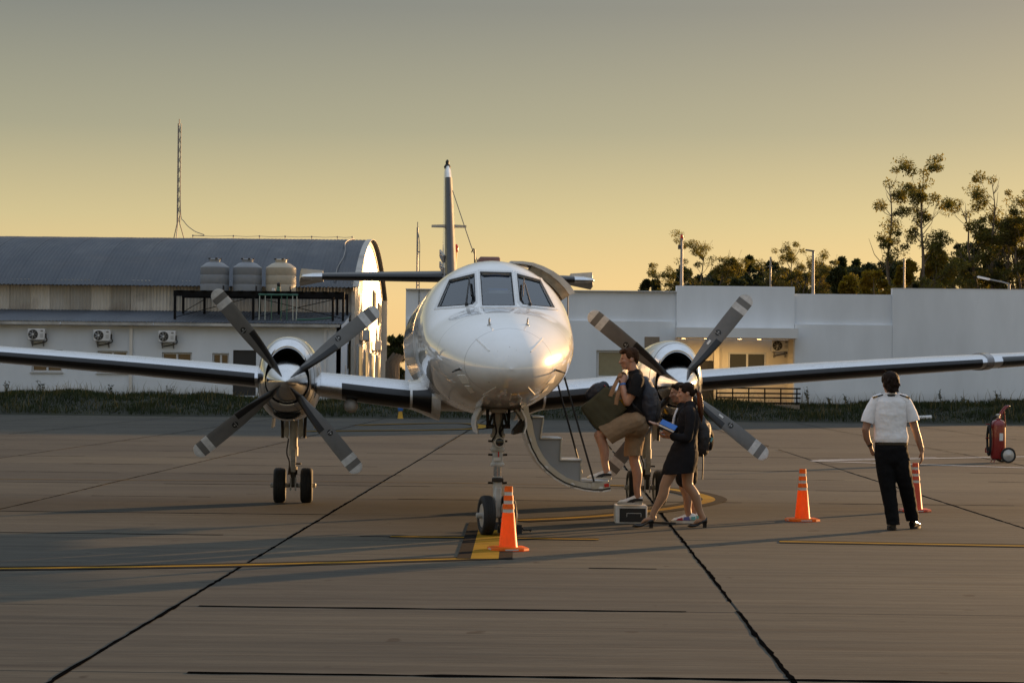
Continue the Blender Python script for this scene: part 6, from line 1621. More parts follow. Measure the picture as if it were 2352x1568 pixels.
    limb(g, [q(1489, 952) + O - PO, q(1488, 930) + O - PO, q(1485, 905) + O - PO, q(1480, 884) + O - PO], [.13, .145, .14, .105], [(1.22, .88)]*4, ref=(-1, 0, 0), n=20)
    blob('main_pack', g, M['navy'], bp, .009, 4, (.016, .06))
    g = MB(); limb(g, [q(1506, 955) + O - PO, q(1507, 930) + O - PO, q(1501, 903) + O - PO], [.085, .09, .07], [(1.25, .6)]*3, ref=(-1, 0, 0), n=18)
    blob('front_pocket', g, M['pack_black'], bp, .009, 4, (.012, .05))
    for sy in (-1, 1):
        st = MB(); P_ = catmull([q(1480, 880, sy*.10) + O - PO, q(1468, 866, sy*.115) + O - PO, q(1455, 872, sy*.125) + O - PO, q(1447, 900, sy*.16) + O - PO, q(1455, 930, sy*.175) + O - PO, q(1480, 955, sy*.15) + O - PO], 5)
        st.tube(P_, .026, 8, ell=(1, .25), ref=(-.6, 0, .8)); st.build('strap', M['pack_black'], bp, 60)
    MB().tube(catmull([q(1483, 876, -.03) + O - PO, q(1486, 869, 0) + O - PO, q(1489, 876, .03) + O - PO], 4), .012, 6).build('grab_loop', M['pack_black'], bp, 60)
    MB().tube([q(1513, 945, -.05) + O - PO, q(1510, 915, -.05) + O - PO], .004, 5).build('zip', M['alu_dull'], bp, 40)
    # tote bag hugged in front
    tb = empty('tote_bag', q(1375, 986, -.05) + O, 0, 'olive canvas tote bag with tan handles held by the man in shorts', 'bag'); TO = q(1375, 986, -.05) + O
    def z3(zx, zy, dy): return q(1320.7 + zx*.1465, 775.2 + zy*.1465, dy) + O - TO
    crn = [(70, 1105), (490, 745), (825, 1120), (368, 1495)]
    c = MB(); N_ = 9
    for dy0, dy1 in ((-.22, .12),):
        rg = []
        for i in range(N_ + 1):
            t_ = i/N_    # from bottom edge (corner 0->3) to mouth (1->2)
            a = Vector(crn[0])*(1 - t_) + Vector(crn[1])*t_; b2 = Vector(crn[3])*(1 - t_) + Vector(crn[2])*t_; hw_ = .17*(.80 + .2*math.sin(t_*2.2)) ; ring = []
            for (u_, v_) in ((0, -.75), (.03, -1), (.5, -1.1), (.97, -1), (1, -.75), (1, .75), (.97, 1), (.5, 1.08), (.03, 1), (0, .75)):
                p_ = a*(1 - u_) + b2*u_; ring.append(z3(p_.x, p_.y, -.05 + hw_*v_*.62))
            rg.append(ring)
        c.rings(rg, True, False)
    bag = c.build('bag_body', M['olive'], tb, 35)
    sm = bag.modifiers.new('sub', 'SUBSURF'); sm.levels = 2; sm.render_levels = 2
    tx = bpy.data.textures.new('canvas_fold', 'CLOUDS'); tx.noise_scale = .09; dm = bag.modifiers.new('fold', 'DISPLACE'); dm.texture = tx; dm.strength = .018
    sd = bag.modifiers.new('th', 'SOLIDIFY'); sd.thickness = .006
    c = MB(); c.rings([[z3(a*1.0, b2, -.05 + v_*.108) for a, b2, v_ in ((118, 1108, -1), (372, 1444, -1), (372, 1444, 1), (118, 1108, 1))], [z3(a, b2, -.05 + v_*.112) for a, b2, v_ in ((175, 1060, -1), (430, 1395, -1), (430, 1395, 1), (175, 1060, 1))]]); 
    for dy, m_ in ((-.165, 1), (.06, 1)):
        st = MB(); P_ = catmull([z3(555, 920, dy), z3(600, 800, dy + .01), z3(680, 640, -.11), z3(730, 565, -.10), z3(775, 600, -.10), z3(720, 740, -.11), z3(670, 900, dy + .01), z3(640, 1050, dy)], 6)
        st.tube(P_, .024, 8, ell=(.18, 1), ref=(.8, 0, .5)); st.build('handle', M['tan_strap'], tb, 60)
    nb = MB(); limb(nb, [z3(240, 900, -.04), z3(340, 815, -.04), z3(455, 745, -.04)], [.075, .085, .06], n=14)
    pc = empty('pouch', z3(350, 900, -.04) + TO, 0, 'dark navy pouch sticking out of the olive tote bag', 'pouch'); pco = z3(350, 900, -.04)
    g = MB(); limb(g, [z3(250, 900, -.04) - pco, z3(345, 830, -.04) - pco, z3(450, 770, -.04) - pco], [.07, .085, .065], n=14); blob('pouch_body', g, M['navy'], pc, .008, 3, (.014, .05))
    g = MB(); g.tube([z3(455, 745, -.1) - pco, z3(500, 790, -.1) - pco], .018, 8, ell=(1, .4)); g.build('red_tab', M['red_paint'], pc, 60)
    yc_ = empty('yellow_cloth', z3(720, 1080, -.03) + TO, 0, 'bright yellow cloth tucked in the tote bag below the elbow', 'cloth'); yo = z3(720, 1080, -.03)
    g = MB(); limb(g, [z3(650, 1010, -.03) - yo, z3(710, 1040, -.05) - yo, z3(770, 1060, -.05) - yo], [.04, .06, .04], n=14); blob('folded_cloth', g, M['yellow_cloth'], yc_, .007, 2, (.02, .04))
man()
# ------------------------------------------------------------------ woman in dark uniform
def hostess():
    Y = 24.5; B = at(1555, 1212, Y); O = V3(B.x, Y, 0.0); root = empty('person', O, 0, 'woman in black skirt suit and heels with a long ponytail, one hand held out', 'person')
    def q(px, py, dy=0.0): return at(px, py, Y + dy) - O
    b = MB(); P, Mx = head_shapes(b, q(1576, 902), (-1, .02, -.06), .90)
    limb(b, [q(1579, 912), q(1582, 922), q(1584, 934)], [.046, .045, .055])
    limb(b, [q(1584, 938), q(1582, 965), q(1580, 1000), q(1575, 1035)], [.062, .085, .08, .09], [(1.25, .9)]*4, ref=(-1, 0, 0))
    limb(b, [q(1584, 945, -.15), q(1584, 975, -.185), q(1579, 1004, -.19)], [.044, .040, .036]); limb(b, [q(1579, 1004, -.19), q(1560, 1004, -.17), q(1541, 1000, -.14)], [.036, .034, .024])
    limb(b, [q(1580, 945, .15), q(1566, 970, .18), q(1548, 988, .17)], [.044, .040, .036]); limb(b, [q(1548, 988, .17), q(1530, 982, .14), q(1513, 976, .11)], [.036, .033, .023])
    hand_shapes(b, q(1541, 1000, -.14), q(1529, 990, -.13) - q(1541, 1000, -.14), (.15, .6, .8), (-.2, -.3, 1), .55, .92)
    hand_shapes(b, q(1513, 976, .11), q(1497, 971, .06) - q(1513, 976, .11), (-.1, -.5, .85), (.2, -1, -.2), .12, .95, .3)
    legs = ((q(1560, 1045, -.06), q(1527, 1114, -.05), q(1499, 1184, -.05)), (q(1580, 1045, .06), q(1579, 1113, .055), q(1614, 1188, .055)))
    for i, (hip, kp, an) in enumerate(legs):
        limb(b, [hip, (hip + kp)/2, kp], [.065, .066, .054]); d_ = (an - kp).normalized(); back = V3(.024, 0, .006)
        limb(b, [kp, kp*.65 + an*.35 + back, kp*.25 + an*.75, an], [.055, .054, .036, .031])
    body = blob('body', b, M['skin'], root, .0075, 3)
    # tights are the legs' own cover
    tg = MB()
    for i, (hip, kp, an) in enumerate(legs):
        back = V3(.024, 0, .006); limb(tg, [hip*.45 + kp*.55, kp], [.070, .058]); limb(tg, [kp, kp*.65 + an*.35 + back, kp*.25 + an*.75, an], [.058, .0575, .039, .034])
        toe = V3(-.15, 0, -.085) if i == 0 else V3(-.12, 0, -.075); limb(tg, [an, an + V3(.008, 0, -.03), an + toe*.5 + V3(0, 0, -.004), an + toe*.8 + V3(0, 0, -.01)], [.034, .031, .024, .012], [(1.05, 1)]*4)
    blob('tights', tg, M['tights'], root, .0075, 4)
    face_parts(body, P, Mx, .9)
    hb = MB()
    def HE(p, r_): hb.ball(P(*p), [k*.9 for k in r_], 16, Mx)
    HE((-.018, 0, .052), (.099, .083, .080)); HE((-.060, 0, .012), (.056, .075, .072)); HE((.040, 0, .088), (.050, .062, .030)); HE((-.115, 0, .020), (.030, .03, .03))
    for sy in (-1, 1): HE((.0, sy*.066, .035), (.065, .017, .040))
    blob('hair', hb, M['hair_dark'], body, .006, 3, (.006, .03))
    pt = MB(); c0 = q(1600, 898)
    for k in range(14):
        dx, dy = random.uniform(-.02, .02), random.uniform(-.022, .022); e = random.uniform(-4, 14)
        limb(pt, [c0 + V3(dx*.4, dy*.4, .004), q(1606, 905) + V3(dx, dy, 0), q(1609, 930) + V3(dx*1.3, dy*1.3, 0), q(1610, 950) + V3(dx*1.2, dy*1.2, 0), q(1611.5, 962 + e) + V3(dx*.6, dy*.6, 0)], [.012, .015, .015, .011, .003], n=6)
    blob('ponytail', pt, M['ponytail'], body, .0055, 1)
    MB().lathe([(.020, -.008), (.024, 0), (.020, .008)], q(1599, 898), 'x', 14).build('hair_band', M['cloth_black'], body, 60)
    j = MB(); limb(j, [q(1584, 936), q(1583, 950), q(1581, 975), q(1580, 1000), q(1575, 1022), q(1572, 1032)], [.088, .120, .122, .108, .128, .135], [(1.30, .82), (1.38, .93), (1.2, 1.0), (1.2, .98), (1.25, 1.08), (1.25, 1.10)], ref=(-1, 0, 0), n=20)
    limb(j, [q(1584, 943, -.10), q(1585, 948, -.15), q(1585, 975, -.185), q(1580, 1005, -.192)], [.066, .060, .054, .050]); limb(j, [q(1580, 1005, -.192), q(1561, 1005, -.17), q(1545, 1001, -.147)], [.050, .046, .040])
    limb(j, [q(1581, 943, .10), q(1579, 948, .15), q(1565, 971, .18), q(1548, 989, .17)], [.066, .060, .054, .049]); limb(j, [q(1548, 989, .17), q(1531, 983, .14), q(1517, 977.5, .115)], [.049, .044, .038])
    blob('jacket', j, M['cloth_uniform'], root, .009, 4, (.012, .06))
    co = MB(); rg = []
    for k in range(13):
        a = math.pi*2*k/12; rg.append([q(1581, 929) + V3(math.cos(a)*.052, math.sin(a)*.056, -.012 + .022*math.cos(a)), q(1582, 934) + V3(math.cos(a)*.068, math.sin(a)*.070, -.012 + .02*math.cos(a)), q(1582, 934) + V3(math.cos(a)*.060, math.sin(a)*.062, -.014 + .02*math.cos(a)), q(1581, 929) + V3(math.cos(a)*.046, math.sin(a)*.05, -.012 + .022*math.cos(a))])
    co.rings(rg, False, False).build('collar', M['shirt_white'], root, 60)
    k = MB(); limb(k, [q(1576, 1008), q(1572, 1030), q(1569, 1050), q(1559, 1078), q(1557, 1098)], [.10, .145, .157, .156, .156], [(1.3, 1.0), (1.15, 1.05), (1.10, 1.08), (1.08, 1.14), (1.08, 1.16)], ref=(-1, 0, 0), n=24)
    blob('skirt', k, M['cloth_uniform'], root, .009, 4, (.010, .07), [(q(1557, 1087), (.08, 0, -1), .4)])
    # heels
    for (hx, tx_, dy, an) in ((1501, 1452, -.05, legs[0][2]), (1624, 1579, .055, legs[1][2])):
        H_ = q(hx, 1205, dy); T_ = q(tx_, 1205, dy); H_.z = T_.z = 0; L = (H_ - T_).length; sh_ = MB(); rr = []
        for i in range(13):
            t = i/12; x = H_.x - L*t; zb_ = interp([0, .25, .55, .8, 1], [.052, .050, .012, .002, .012], t); top = zb_ + interp([0, .1, .3, .6, .85, 1], [.066, .056, .036, .036, .044, .012], t); w2 = interp([0, .12, .4, .7, .9, 1], [.026, .036, .037, .046, .038, .012], t)
            rr.append([V3(x, H_.y + w2*math.cos(2*math.pi*k_/12), (zb_ + top)/2 + (top - zb_)/2*math.sin(2*math.pi*k_/12)) for k_ in range(12)])
        so = sh_.rings(rr).build('shoe', M['leather_black'], root, 60)
        MB().rings([[V3(H_.x - a - .005, H_.y + b2, z) for a, b2 in ((0, -s_), (0, s_), (s_*2.0, s_), (s_*2.0, -s_))] for z, s_ in ((.0, .021), (.03, .020), (.06, .026))]).build('heel', M['leather_black'], so, 30)
    # folder and papers carried
    f0 = q(1536, 977, -.20); fd = empty('folder', f0 + O, 0, 'bright blue folder held by the woman in the black suit', 'folder')
    nz_ = V3(-.25, -.80, .55).normalized(); xa_ = V3(.80, 0, -.60); xa_ = (xa_ - nz_*xa_.dot(nz_)).normalized(); rot = Matrix((xa_, nz_.cross(xa_), nz_)).transposed()
    MB().box(nz_*.012, (.20, .065, .012), rot, bev=.003).build('cover', M['folder_blue'], fd, 0)
    MB().box(V3(-.010, 0, -.010), (.19, .072, .009), rot).build('paper', M['label_white'], fd, 0)
    MB().box(V3(-.016, 0, -.016) - nz_*.012, (.19, .078, .008), rot).build('clipboard', M['blk'], fd, 0)
hostess()
# ------------------------------------------------------------------ woman behind with backpack
def traveller():
    Y = 25.35; B = at(1568, 1203, Y); O = V3(B.x, Y, 0.0); root = empty('person', O, 0, 'woman in dark jacket and colourful sneakers, half hidden behind the uniformed woman', 'person')
    def q(px, py, dy=0.0): return at(px, py, Y + dy) - O
    b = MB(); P, Mx = head_shapes(b, q(1559, 902), (-1, -.12, -.10), .93)
    limb(b, [q(1562, 912), q(1565, 923), q(1568, 935)], [.047, .047, .058])
    limb(b, [q(1570, 938), q(1572, 970), q(1573, 1010), q(1573, 1045)], [.065, .09, .085, .09], [(1.25, .9)]*4, ref=(-1, 0, 0))
    limb(b, [q(1570, 945, -.16), q(1570, 975, -.19), q(1566, 1003, -.18)], [.045, .04, .037]); limb(b, [q(1566, 1003, -.18), q(1552, 1004, -.15), q(1539, 1003, -.12)], [.037, .034, .025])
    limb(b, [q(1568, 945, .16), q(1566, 975, .19), q(1562, 1003, .18)], [.045, .04, .037]); limb(b, [q(1562, 1003, .18), q(1550, 1004, .1), q(1540, 1003, .02)], [.037, .034, .025])
    hand_shapes(b, q(1539, 1003, -.12), (-1, .25, .08), (.1, .4, .9), (0, -.8, .5), .6, .95)
    hand_shapes(b, q(1540, 1003, .02), (-1, -.3, .05), (.1, .4, .9), (0, .8, .5), .6, .95)
    legs = ((q(1566, 1052, -.09), q(1572, 1118, -.09), q(1582, 1180, -.09)), (q(1578, 1052, .09), q(1584, 1118, .10), q(1594, 1178, .10)))
    for hip, kp, an in legs:
        limb(b, [hip, (hip + kp)/2, kp], [.09, .08, .060]); limb(b, [kp, kp*.65 + an*.35 + V3(.018, 0, 0), kp*.22 + an*.78, an], [.058, .056, .040, .035]); limb(b, [an, an + V3(-.03, 0, -.05), an + V3(-.13, 0, -.07)], [.036, .038, .028])
    body = blob('body', b, M['skin2'], root, .0075, 3); face_parts(body, P, Mx, .93)
    hb = MB()
    def HE(p, r_): hb.ball(P(*p), [k*.93 for k in r_], 16, Mx)
    HE((-.018, 0, .052), (.098, .083, .080)); HE((-.062, 0, .005), (.056, .075, .080)); HE((.042, 0, .088), (.048, .062, .030)); HE((-.08, 0, -.06), (.035, .06, .06))
    blob('hair', hb, M['hair_dark'], body, .006, 3, (.006, .03))
    gl = MB()
    for sy in (-1, 1): gl.tube(catmull([P(.062 + .0, sy*.034 + .026*math.cos(a), .098 + .022*math.sin(a)) for a in np.linspace(0, 2*math.pi, 9)], 2), .0035, 5)
    gl.tube([P(.064, -.010, .10), P(.066, .010, .10)], .003, 5); gl.build('sunglasses', M['leather_black'], body, 60)
    j = MB(); limb(j, [q(1569, 938), q(1570, 952), q(1572, 980), q(1573, 1010), q(1574, 1040)], [.09, .125, .128, .125, .135], [(1.3, .82), (1.38, .95), (1.2, 1.0), (1.2, 1.0), (1.2, 1.05)], ref=(-1, 0, 0), n=20)
    for sy in (-1, 1):
        limb(j, [q(1570, 944, sy*.10), q(1570, 949, sy*.16), q(1570, 976, sy*.195), q(1566, 1004, sy*.185)], [.068, .062, .055, .050]); limb(j, [q(1566, 1004, sy*.185), q(1548, 1004, sy*.14)], [.050, .042])
    blob('jacket', j, M['cloth_black'], root, .009, 4, (.012, .06))
    st = MB(); st.tube(catmull([q(1557, 938, -.05), q(1550, 955, -.06), q(1546, 975, -.06), q(1546, 990, -.05)], 4), .034, 10, ell=(1, .5), ref=(-1, 0, .3)); st.build('white_scarf', M['shirt_white'], root, 60)
    s = MB(); limb(s, [q(1574, 1035), q(1574, 1055)], [.135, .14], [(1.15, 1.05)]*2, ref=(-1, 0, 0), n=20)
    limb(s, [q(1568, 1052, -.08), q(1572, 1102, -.09)], [.115, .098]); limb(s, [q(1578, 1052, .08), q(1583, 1100, .10)], [.115, .098]); blob('shorts', s, M['cloth_black'], root, .009, 3, (.014, .07))
    for (hx, tx_, dy) in ((1599, 1541, -.09), (1611, 1553, .10)):
        H_ = q(hx, 1200, dy); T_ = q(tx_, 1200, dy); so, d, qq, L = shoe(root, H_, T_, 0.0, .10, M['shoe_white'], M['sole'], 'sneaker', .10, sole=.034)
        for sd in (-1, 1):
            def pl(pts, m_, nm_): 
                c0 = V3(H_.x, H_.y, 0); MB().prism([c0 + d*(x*L) + qq*sd*(.05*interp([0, .1, .4, .7, 1], [.80, .90, .90, 1.03, .55], x)) + V3(0, 0, z) for x, z in pts], qq*sd*.004).build(nm_, m_, so, 0)
            pl([(.25, .04), (.52, .04), (.50, .075), (.30, .085)], M['sneak_blue'], 'blue_panel'); pl([(.54, .038), (.82, .038), (.74, .058), (.56, .072)], M['sneak_red'], 'red_panel'); pl([(.03, .045), (.20, .045), (.22, .08), (.05, .085)], M['turq'], 'heel_panel')
        for k in range(4):
            c = V3(H_.x, H_.y, 0) + d*L*(.45 + .07*k) + V3(0, 0, .094 - .012*k); MB().bar(c - qq*.022, c + qq*.022, .010, .006).build('lace', M['sneak_red'], so, 0)
    ph = empty('phone', q(1527, 999, -.06) + O, 0, 'phone in a red and turquoise case held by the half hidden woman', 'phone'); rt = Matrix.Rotation(R(24), 3, 'Y')
    MB().box((0, 0, 0), (.075, .13, .012), rt, bev=.003).build('phone_case', M['turq'], ph, 0); MB().box((-.004, 0, .016), (.07, .12, .008), rt).build('case_flap', M['red_paint'], ph, 0)
    bp = empty('backpack', q(1615, 1037) + O, 0, 'black backpack on the half hidden woman, behind the ponytail', 'backpack'); PO = q(1615, 1037) + O
    g = MB(); limb(g, [q(1612, 1028) - PO + O, q(1616, 1005) - PO + O, q(1614, 980) - PO + O, q(1606, 962) - PO + O], [.105, .115, .105, .075], [(1.3, .85)]*4, ref=(-1, 0, 0), n=20); blob('main_pack', g, M['pack_black'], bp, .009, 4, (.016, .06))
    g = MB(); limb(g, [q(1630, 1022) - PO + O, q(1631, 1000) - PO + O, q(1625, 980) - PO + O], [.065, .07, .055], [(1.3, .6)]*3, ref=(-1, 0, 0), n=18); blob('front_pocket', g, M['cloth_black'], bp, .009, 4, (.012, .05))
    for sy in (-1, 1):
        P_ = catmull([q(1604, 965, sy*.09) - PO + O, q(1588, 944, sy*.11) - PO + O, q(1566, 945, sy*.12) - PO + O, q(1556, 975, sy*.16) - PO + O, q(1572, 1010, sy*.165) - PO + O, q(1600, 1028, sy*.12) - PO + O], 5); MB().tube(P_, .024, 8, ell=(1, .25), ref=(-.6, 0, .8)).build('strap', M['pack_black'], bp, 60)
    MB().tube(catmull([q(1614, 1034, -.10) - PO + O, q(1615, 1060, -.10) - PO + O, q(1613, 1100, -.10) - PO + O], 4), .008, 6).build('loose_strap', M['pack_black'], bp, 60)
    MB().box(q(1632, 1008, -.09) - PO + O, (.05, .006, .05), Matrix.Rotation(R(30), 3, 'Y')).build('patch', M['turq'], bp, 0)
traveller()
# ------------------------------------------------------------------ pilot walking away
def pilot():
    Y = 24.45; B = at(2052, 1218, Y); O = V3(B.x, Y, 0.0); root = empty('person', O, 0, 'man in white pilot shirt and black trousers walking away, seen from behind', 'person')
    def q(px, py, dy=0.0): return at(px, py, Y + dy) - O
    b = MB(); P, Mx = head_shapes(b, q(2044.5, 881), (-.18, 1, -.04), 1.02)
    limb(b, [q(2045, 890), q(2045, 902), q(2045, 914)], [.056, .056, .068])
    limb(b, [q(2045, 918), q(2045, 950), q(2046, 985), q(2047, 1020), q(2048, 1050)], [.075, .095, .095, .09, .09], [(1.35, .85)]*5, ref=(0, 1, 0))
    limb(b, [q(2010, 926), q(1996, 958), q(1988, 985, -.01)], [.052, .048, .041]); limb(b, [q(1988, 985, -.01), q(1991, 1005, .02), q(1999, 1024, .05)], [.041, .038, .027])
    limb(b, [q(2082, 926), q(2094, 958), q(2103, 988)], [.052, .048, .041]); limb(b, [q(2103, 988), q(2110, 1010, .01), q(2117, 1034, .02)], [.041, .038, .027])
    hand_shapes(b, q(1999, 1024, .05), (.35, .25, -1), (1, .3, .2), (0, 1, -.2), .75, 1.02); hand_shapes(b, q(2117, 1034, .02), (.05, .10, -1), (-1, .2, 0), (-.2, 1, 0), .32, 1.05)
    for hip, kp, an in ((q(2031, 1050), q(2040, 1122), q(2052, 1198)), (q(2066, 1050), q(2081, 1116, .05), q(2097, 1192, .22))):
        limb(b, [hip, (hip + kp)/2, kp], [.06, .055, .045]); limb(b, [kp, (kp + an)/2, an], [.042, .04, .034])
    body = blob('body', b, M['skin2'], root, .0075, 3); face_parts(body, P, Mx, .98)
    hb = MB()
    def HE(p, r_): hb.ball(P(*p), r_, 16, Mx)
    HE((-.008, 0, .050), (.110, .098, .088)); HE((-.046, 0, .000), (.070, .094, .092)); HE((-.070, 0, -.060), (.036, .066, .045)); HE((.042, 0, .092), (.05, .066, .034))
    for k in range(26):
        a = random.uniform(-1, 1); z = random.uniform(-.09, .05); hb.tube([P(-.09, a*.05, z + .03), P(-.112, a*.07, z), P(-.108, a*.082, z - .025)], [.012, .010, .004], 5)
    for k in range(6): hb.tube([P(.0, .04, .12), P(-.01, .062, .145), P(-.02 + .02*random.random(), .085 + .01*k, .150 + .008*random.random())], [.010, .006, .0035], 5)
    blob('hair', hb, M['hair_dark'], body, .006, 2, (.008, .02))
    t = MB(); limb(t, [q(2045, 908), q(2045, 922), q(2044, 950), q(2045, 985), q(2047, 1006), q(2047, 1016)], [.085, .128, .140, .134, .140, .132], [(1.25, .85), (1.42, .88), (1.36, .92), (1.34, .92), (1.38, .94), (1.36, .92)], ref=(0, 1, 0), n=24)
    for pts, cut_ in (((q(2024, 914), q(2012, 920), q(2003, 938), q(1995, 958), q(1990, 977)), (q(1992, 970), (-.25, 0, -1), .12)), ((q(2066, 914), q(2078, 920), q(2087, 938), q(2094, 956), q(2099, 975)), (q(2097, 967), (.25, 0, -1), .12))):
        sl = MB(); limb(sl, list(pts), [.056, .062, .068, .073, .076]); blob('sleeve', sl, M['shirt_white'], root, .008, 4, (.008, .05), [cut_])
    limb(t, [q(2012, 920), q(2030, 914), q(2045, 911), q(2060, 914), q(2078, 920)], [.058, .066, .07, .066, .058])
    blob('shirt', t, M['shirt_white'], root, .008, 5, (.009, .05), [(q(2045, 904), (0, 0, 1), .14)])
    co = MB(); rg = []
    for k in range(17):
        a = math.pi*2*k/16; c1, c2 = q(2045, 901), q(2045, 910); rg.append([c1 + V3(math.cos(a)*.064, math.sin(a)*.066, .0), c2 + V3(math.cos(a)*.080, math.sin(a)*.078, 0), c2 + V3(math.cos(a)*.070, math.sin(a)*.068, -.004), c1 + V3(math.cos(a)*.058, math.sin(a)*.060, 0)])
    co.rings(rg, False, False).build('collar', M['shirt_white'], root, 60)
    co = MB(); rg = []
    for k in range(17):
        a = math.pi*2*k/16; c1, c2 = q(2045, 905), q(2045, 910.5); rg.append([c1 + V3(math.cos(a)*.076, math.sin(a)*.076, .0), c2 + V3(math.cos(a)*.084, math.sin(a)*.083, 0), c2 + V3(math.cos(a)*.070, math.sin(a)*.068, -.004), c1 + V3(math.cos(a)*.066, math.sin(a)*.066, 0)])
    co.rings(rg, False, False).build('tie_band', M['blk'], root, 60)
    for px, py, a in ((2015, 915.5, 17), (2076, 916, -17)):
        ep = MB().box(q(px, py, .0) + V3(0, -.03, .030), (.115, .055, .014), Matrix.Rotation(R(-a), 3, 'Y'), bev=.004).build('epaulette', M['blk'], root, 40)
        for k in range(3): MB().box(q(px, py, 0) + V3((.015 + .018*k)*(-1 if px < 2040 else 1), -.03, .030) + V3(0, 0, (.0 - (.015 + .018*k))*math.tan(R(17))*1.0 + .0), (.007, .058, .018), Matrix.Rotation(R(-a), 3, 'Y')).build('stripe', M['yellow_plastic'], ep, 0)
    k = MB(); limb(k, [q(2047, 1018), q(2047, 1030), q(2048, 1050)], [.134, .140, .135], [(1.32, .9), (1.32, .95), (1.3, .95)], ref=(0, 1, 0), n=24)
    limb(k, [q(2031, 1045), q(2035, 1085), q(2040, 1122), q(2046, 1160), q(2052, 1206)], [.108, .100, .086, .078, .072]); limb(k, [q(2066, 1045), q(2072, 1083), q(2081, 1116, .05), q(2089, 1155, .14), q(2097, 1199, .22)], [.108, .100, .086, .078, .072])
    blob('trousers', k, M['trousers'], root, .009, 4, (.012, .07), [(q(2051.5, 1204), (0, 0, -1), .13), (q(2096.5, 1196, .22), (0, 0, -1), .13)])
    MB().lathe([(.178, -.016), (.181, -.014), (.181, .014), (.178, .016)], q(2047, 1018), n=32, M=Matrix.Diagonal((1.0, .70, 1)), cap=False).build('belt', M['leather_black'], root, 40)
    w = q(1998, 1020, .045); ax = (q(1999, 1024, .05) - q(1991, 1005, .02)).normalized(); MB().lathe([(.030, -.011), (.033, -.009), (.033, .009), (.030, .011)], w, n=18, M=ax.to_track_quat('Z', 'Y').to_matrix(), cap=False).build('wristwatch', M['blk'], root, 40)
    H_ = q(2052, 1218, -.06); T_ = H_ + V3(.01, .27, 0); shoe(root, H_, T_, 0, .098, M['leather_black'], M['blk'], 'shoe', .10)
    H_ = q(2093, 1212, .22); T_ = H_ + V3(.13, .235, 0); shoe(root, H_, T_, 0, .098, M['leather_black'], M['blk'], 'shoe', .10)
pilot()
# ------------------------------------------------------------------ apron equipment
def pvc(name, col):
    m, n, l, p = nmat(name); nz = noise(n, l, coords(n, l), 7, 5, .6)
    c = ramp(n, l, nz, [(.3, [k*.88 for k in col]), (.7, col)]); l.new(c, p.inputs['Base Color']); p.inputs['Roughness'].default_value = .42
    t = n.new('ShaderNodeBsdfTranslucent'); l.new(c, t.inputs[0]); mx = n.new('ShaderNodeMixShader'); mx.inputs[0].default_value = .45
    l.new(p.outputs[0], mx.inputs[1]); l.new(t.outputs[0], mx.inputs[2]); l.new(mx.outputs[0], n['Material Output'].inputs['Surface']); return m
M['orange'] = pvc('fluorescent_orange_pvc', (1.0, .22, .012))
M['red_cone'] = pbr('faded_red_pvc', (.55, .06, .02), .5, var=.08, scale=6)
M['reflective'] = pbr('grey_white_reflective_band', (.55, .52, .46), .35, var=.08, scale=20)
def cone(px, py, hpx, label, m='orange', rz=0.1):
    p = gnd(px, py); s = F/p.y; h = hpx/s
    root = empty('traffic_cone', p, rz, label, 'traffic cone', 'traffic cones around the aircraft')
    k = h/.61
    def oct_(r_, z, c=.36): 
        a = r_*(1 - c); return [(x*k, y*k, z*k) for x, y in ((-r_, -a), (-a, -r_), (a, -r_), (r_, -a), (r_, a), (a, r_), (-a, r_), (-r_, a))]
    MB().rings([oct_(.178, 0), oct_(.182, .006), oct_(.180, .026), oct_(.165, .034)]).build('base', M[m], root, 30)
    prof = [(.094, .03), (.088, .045), (.0565, .365), (.060, .366), (.060, .372)]
    body = MB().lathe([(r_*k, z*k) for r_, z in [(.094, .028), (.089, .045), (.058, .362)]], n=28, cap=False).build('body', M[m], root, 40)
    zz = .362; r_ = .056
    for i in range(3):
        MB().lathe([(r_*k*.97, zz*k), (r_*k*.965, (zz + .034)*k)], n=28).build('reflective_band', M['reflective'], root, 40)
        MB().lathe([(r_*k*.96, (zz + .034)*k), (r_*k*1.03, (zz + .0345)*k), (r_*k*.93, (zz + .082 + (.004 if i == 2 else 0))*k)], n=28).build('collar', M[m], root, 40)
        zz += .082; r_ *= .855
    MB().lathe([(r_*k*.9, zz*k), (r_*k*.72, (zz + .004)*k), (r_*k*.70, (zz - .01)*k)], n=20).build('rim', M['blk'] if m == 'orange' else M[m], root, 40)
    for a in range(4):
        A = a*math.pi/2; q = Matrix.Rotation(A, 3, 'Z'); MB().box(q @ Vector((0, -.1815*k, .016*k)), (.13*k, .003, .012*k), q).build('base_sticker', M['reflective'], root, 0)
    return root
cone(1167, 1263, 146, 'orange traffic cone with white bands beside the nose wheel', rz=R(12))
cone(1843, 1196, 119, 'orange traffic cone with white bands standing alone between the women and the pilot', rz=R(8))
c3 = cone(2102, 1174, 111, 'red traffic cone half hidden behind the pilot', 'red_cone', rz=R(2))
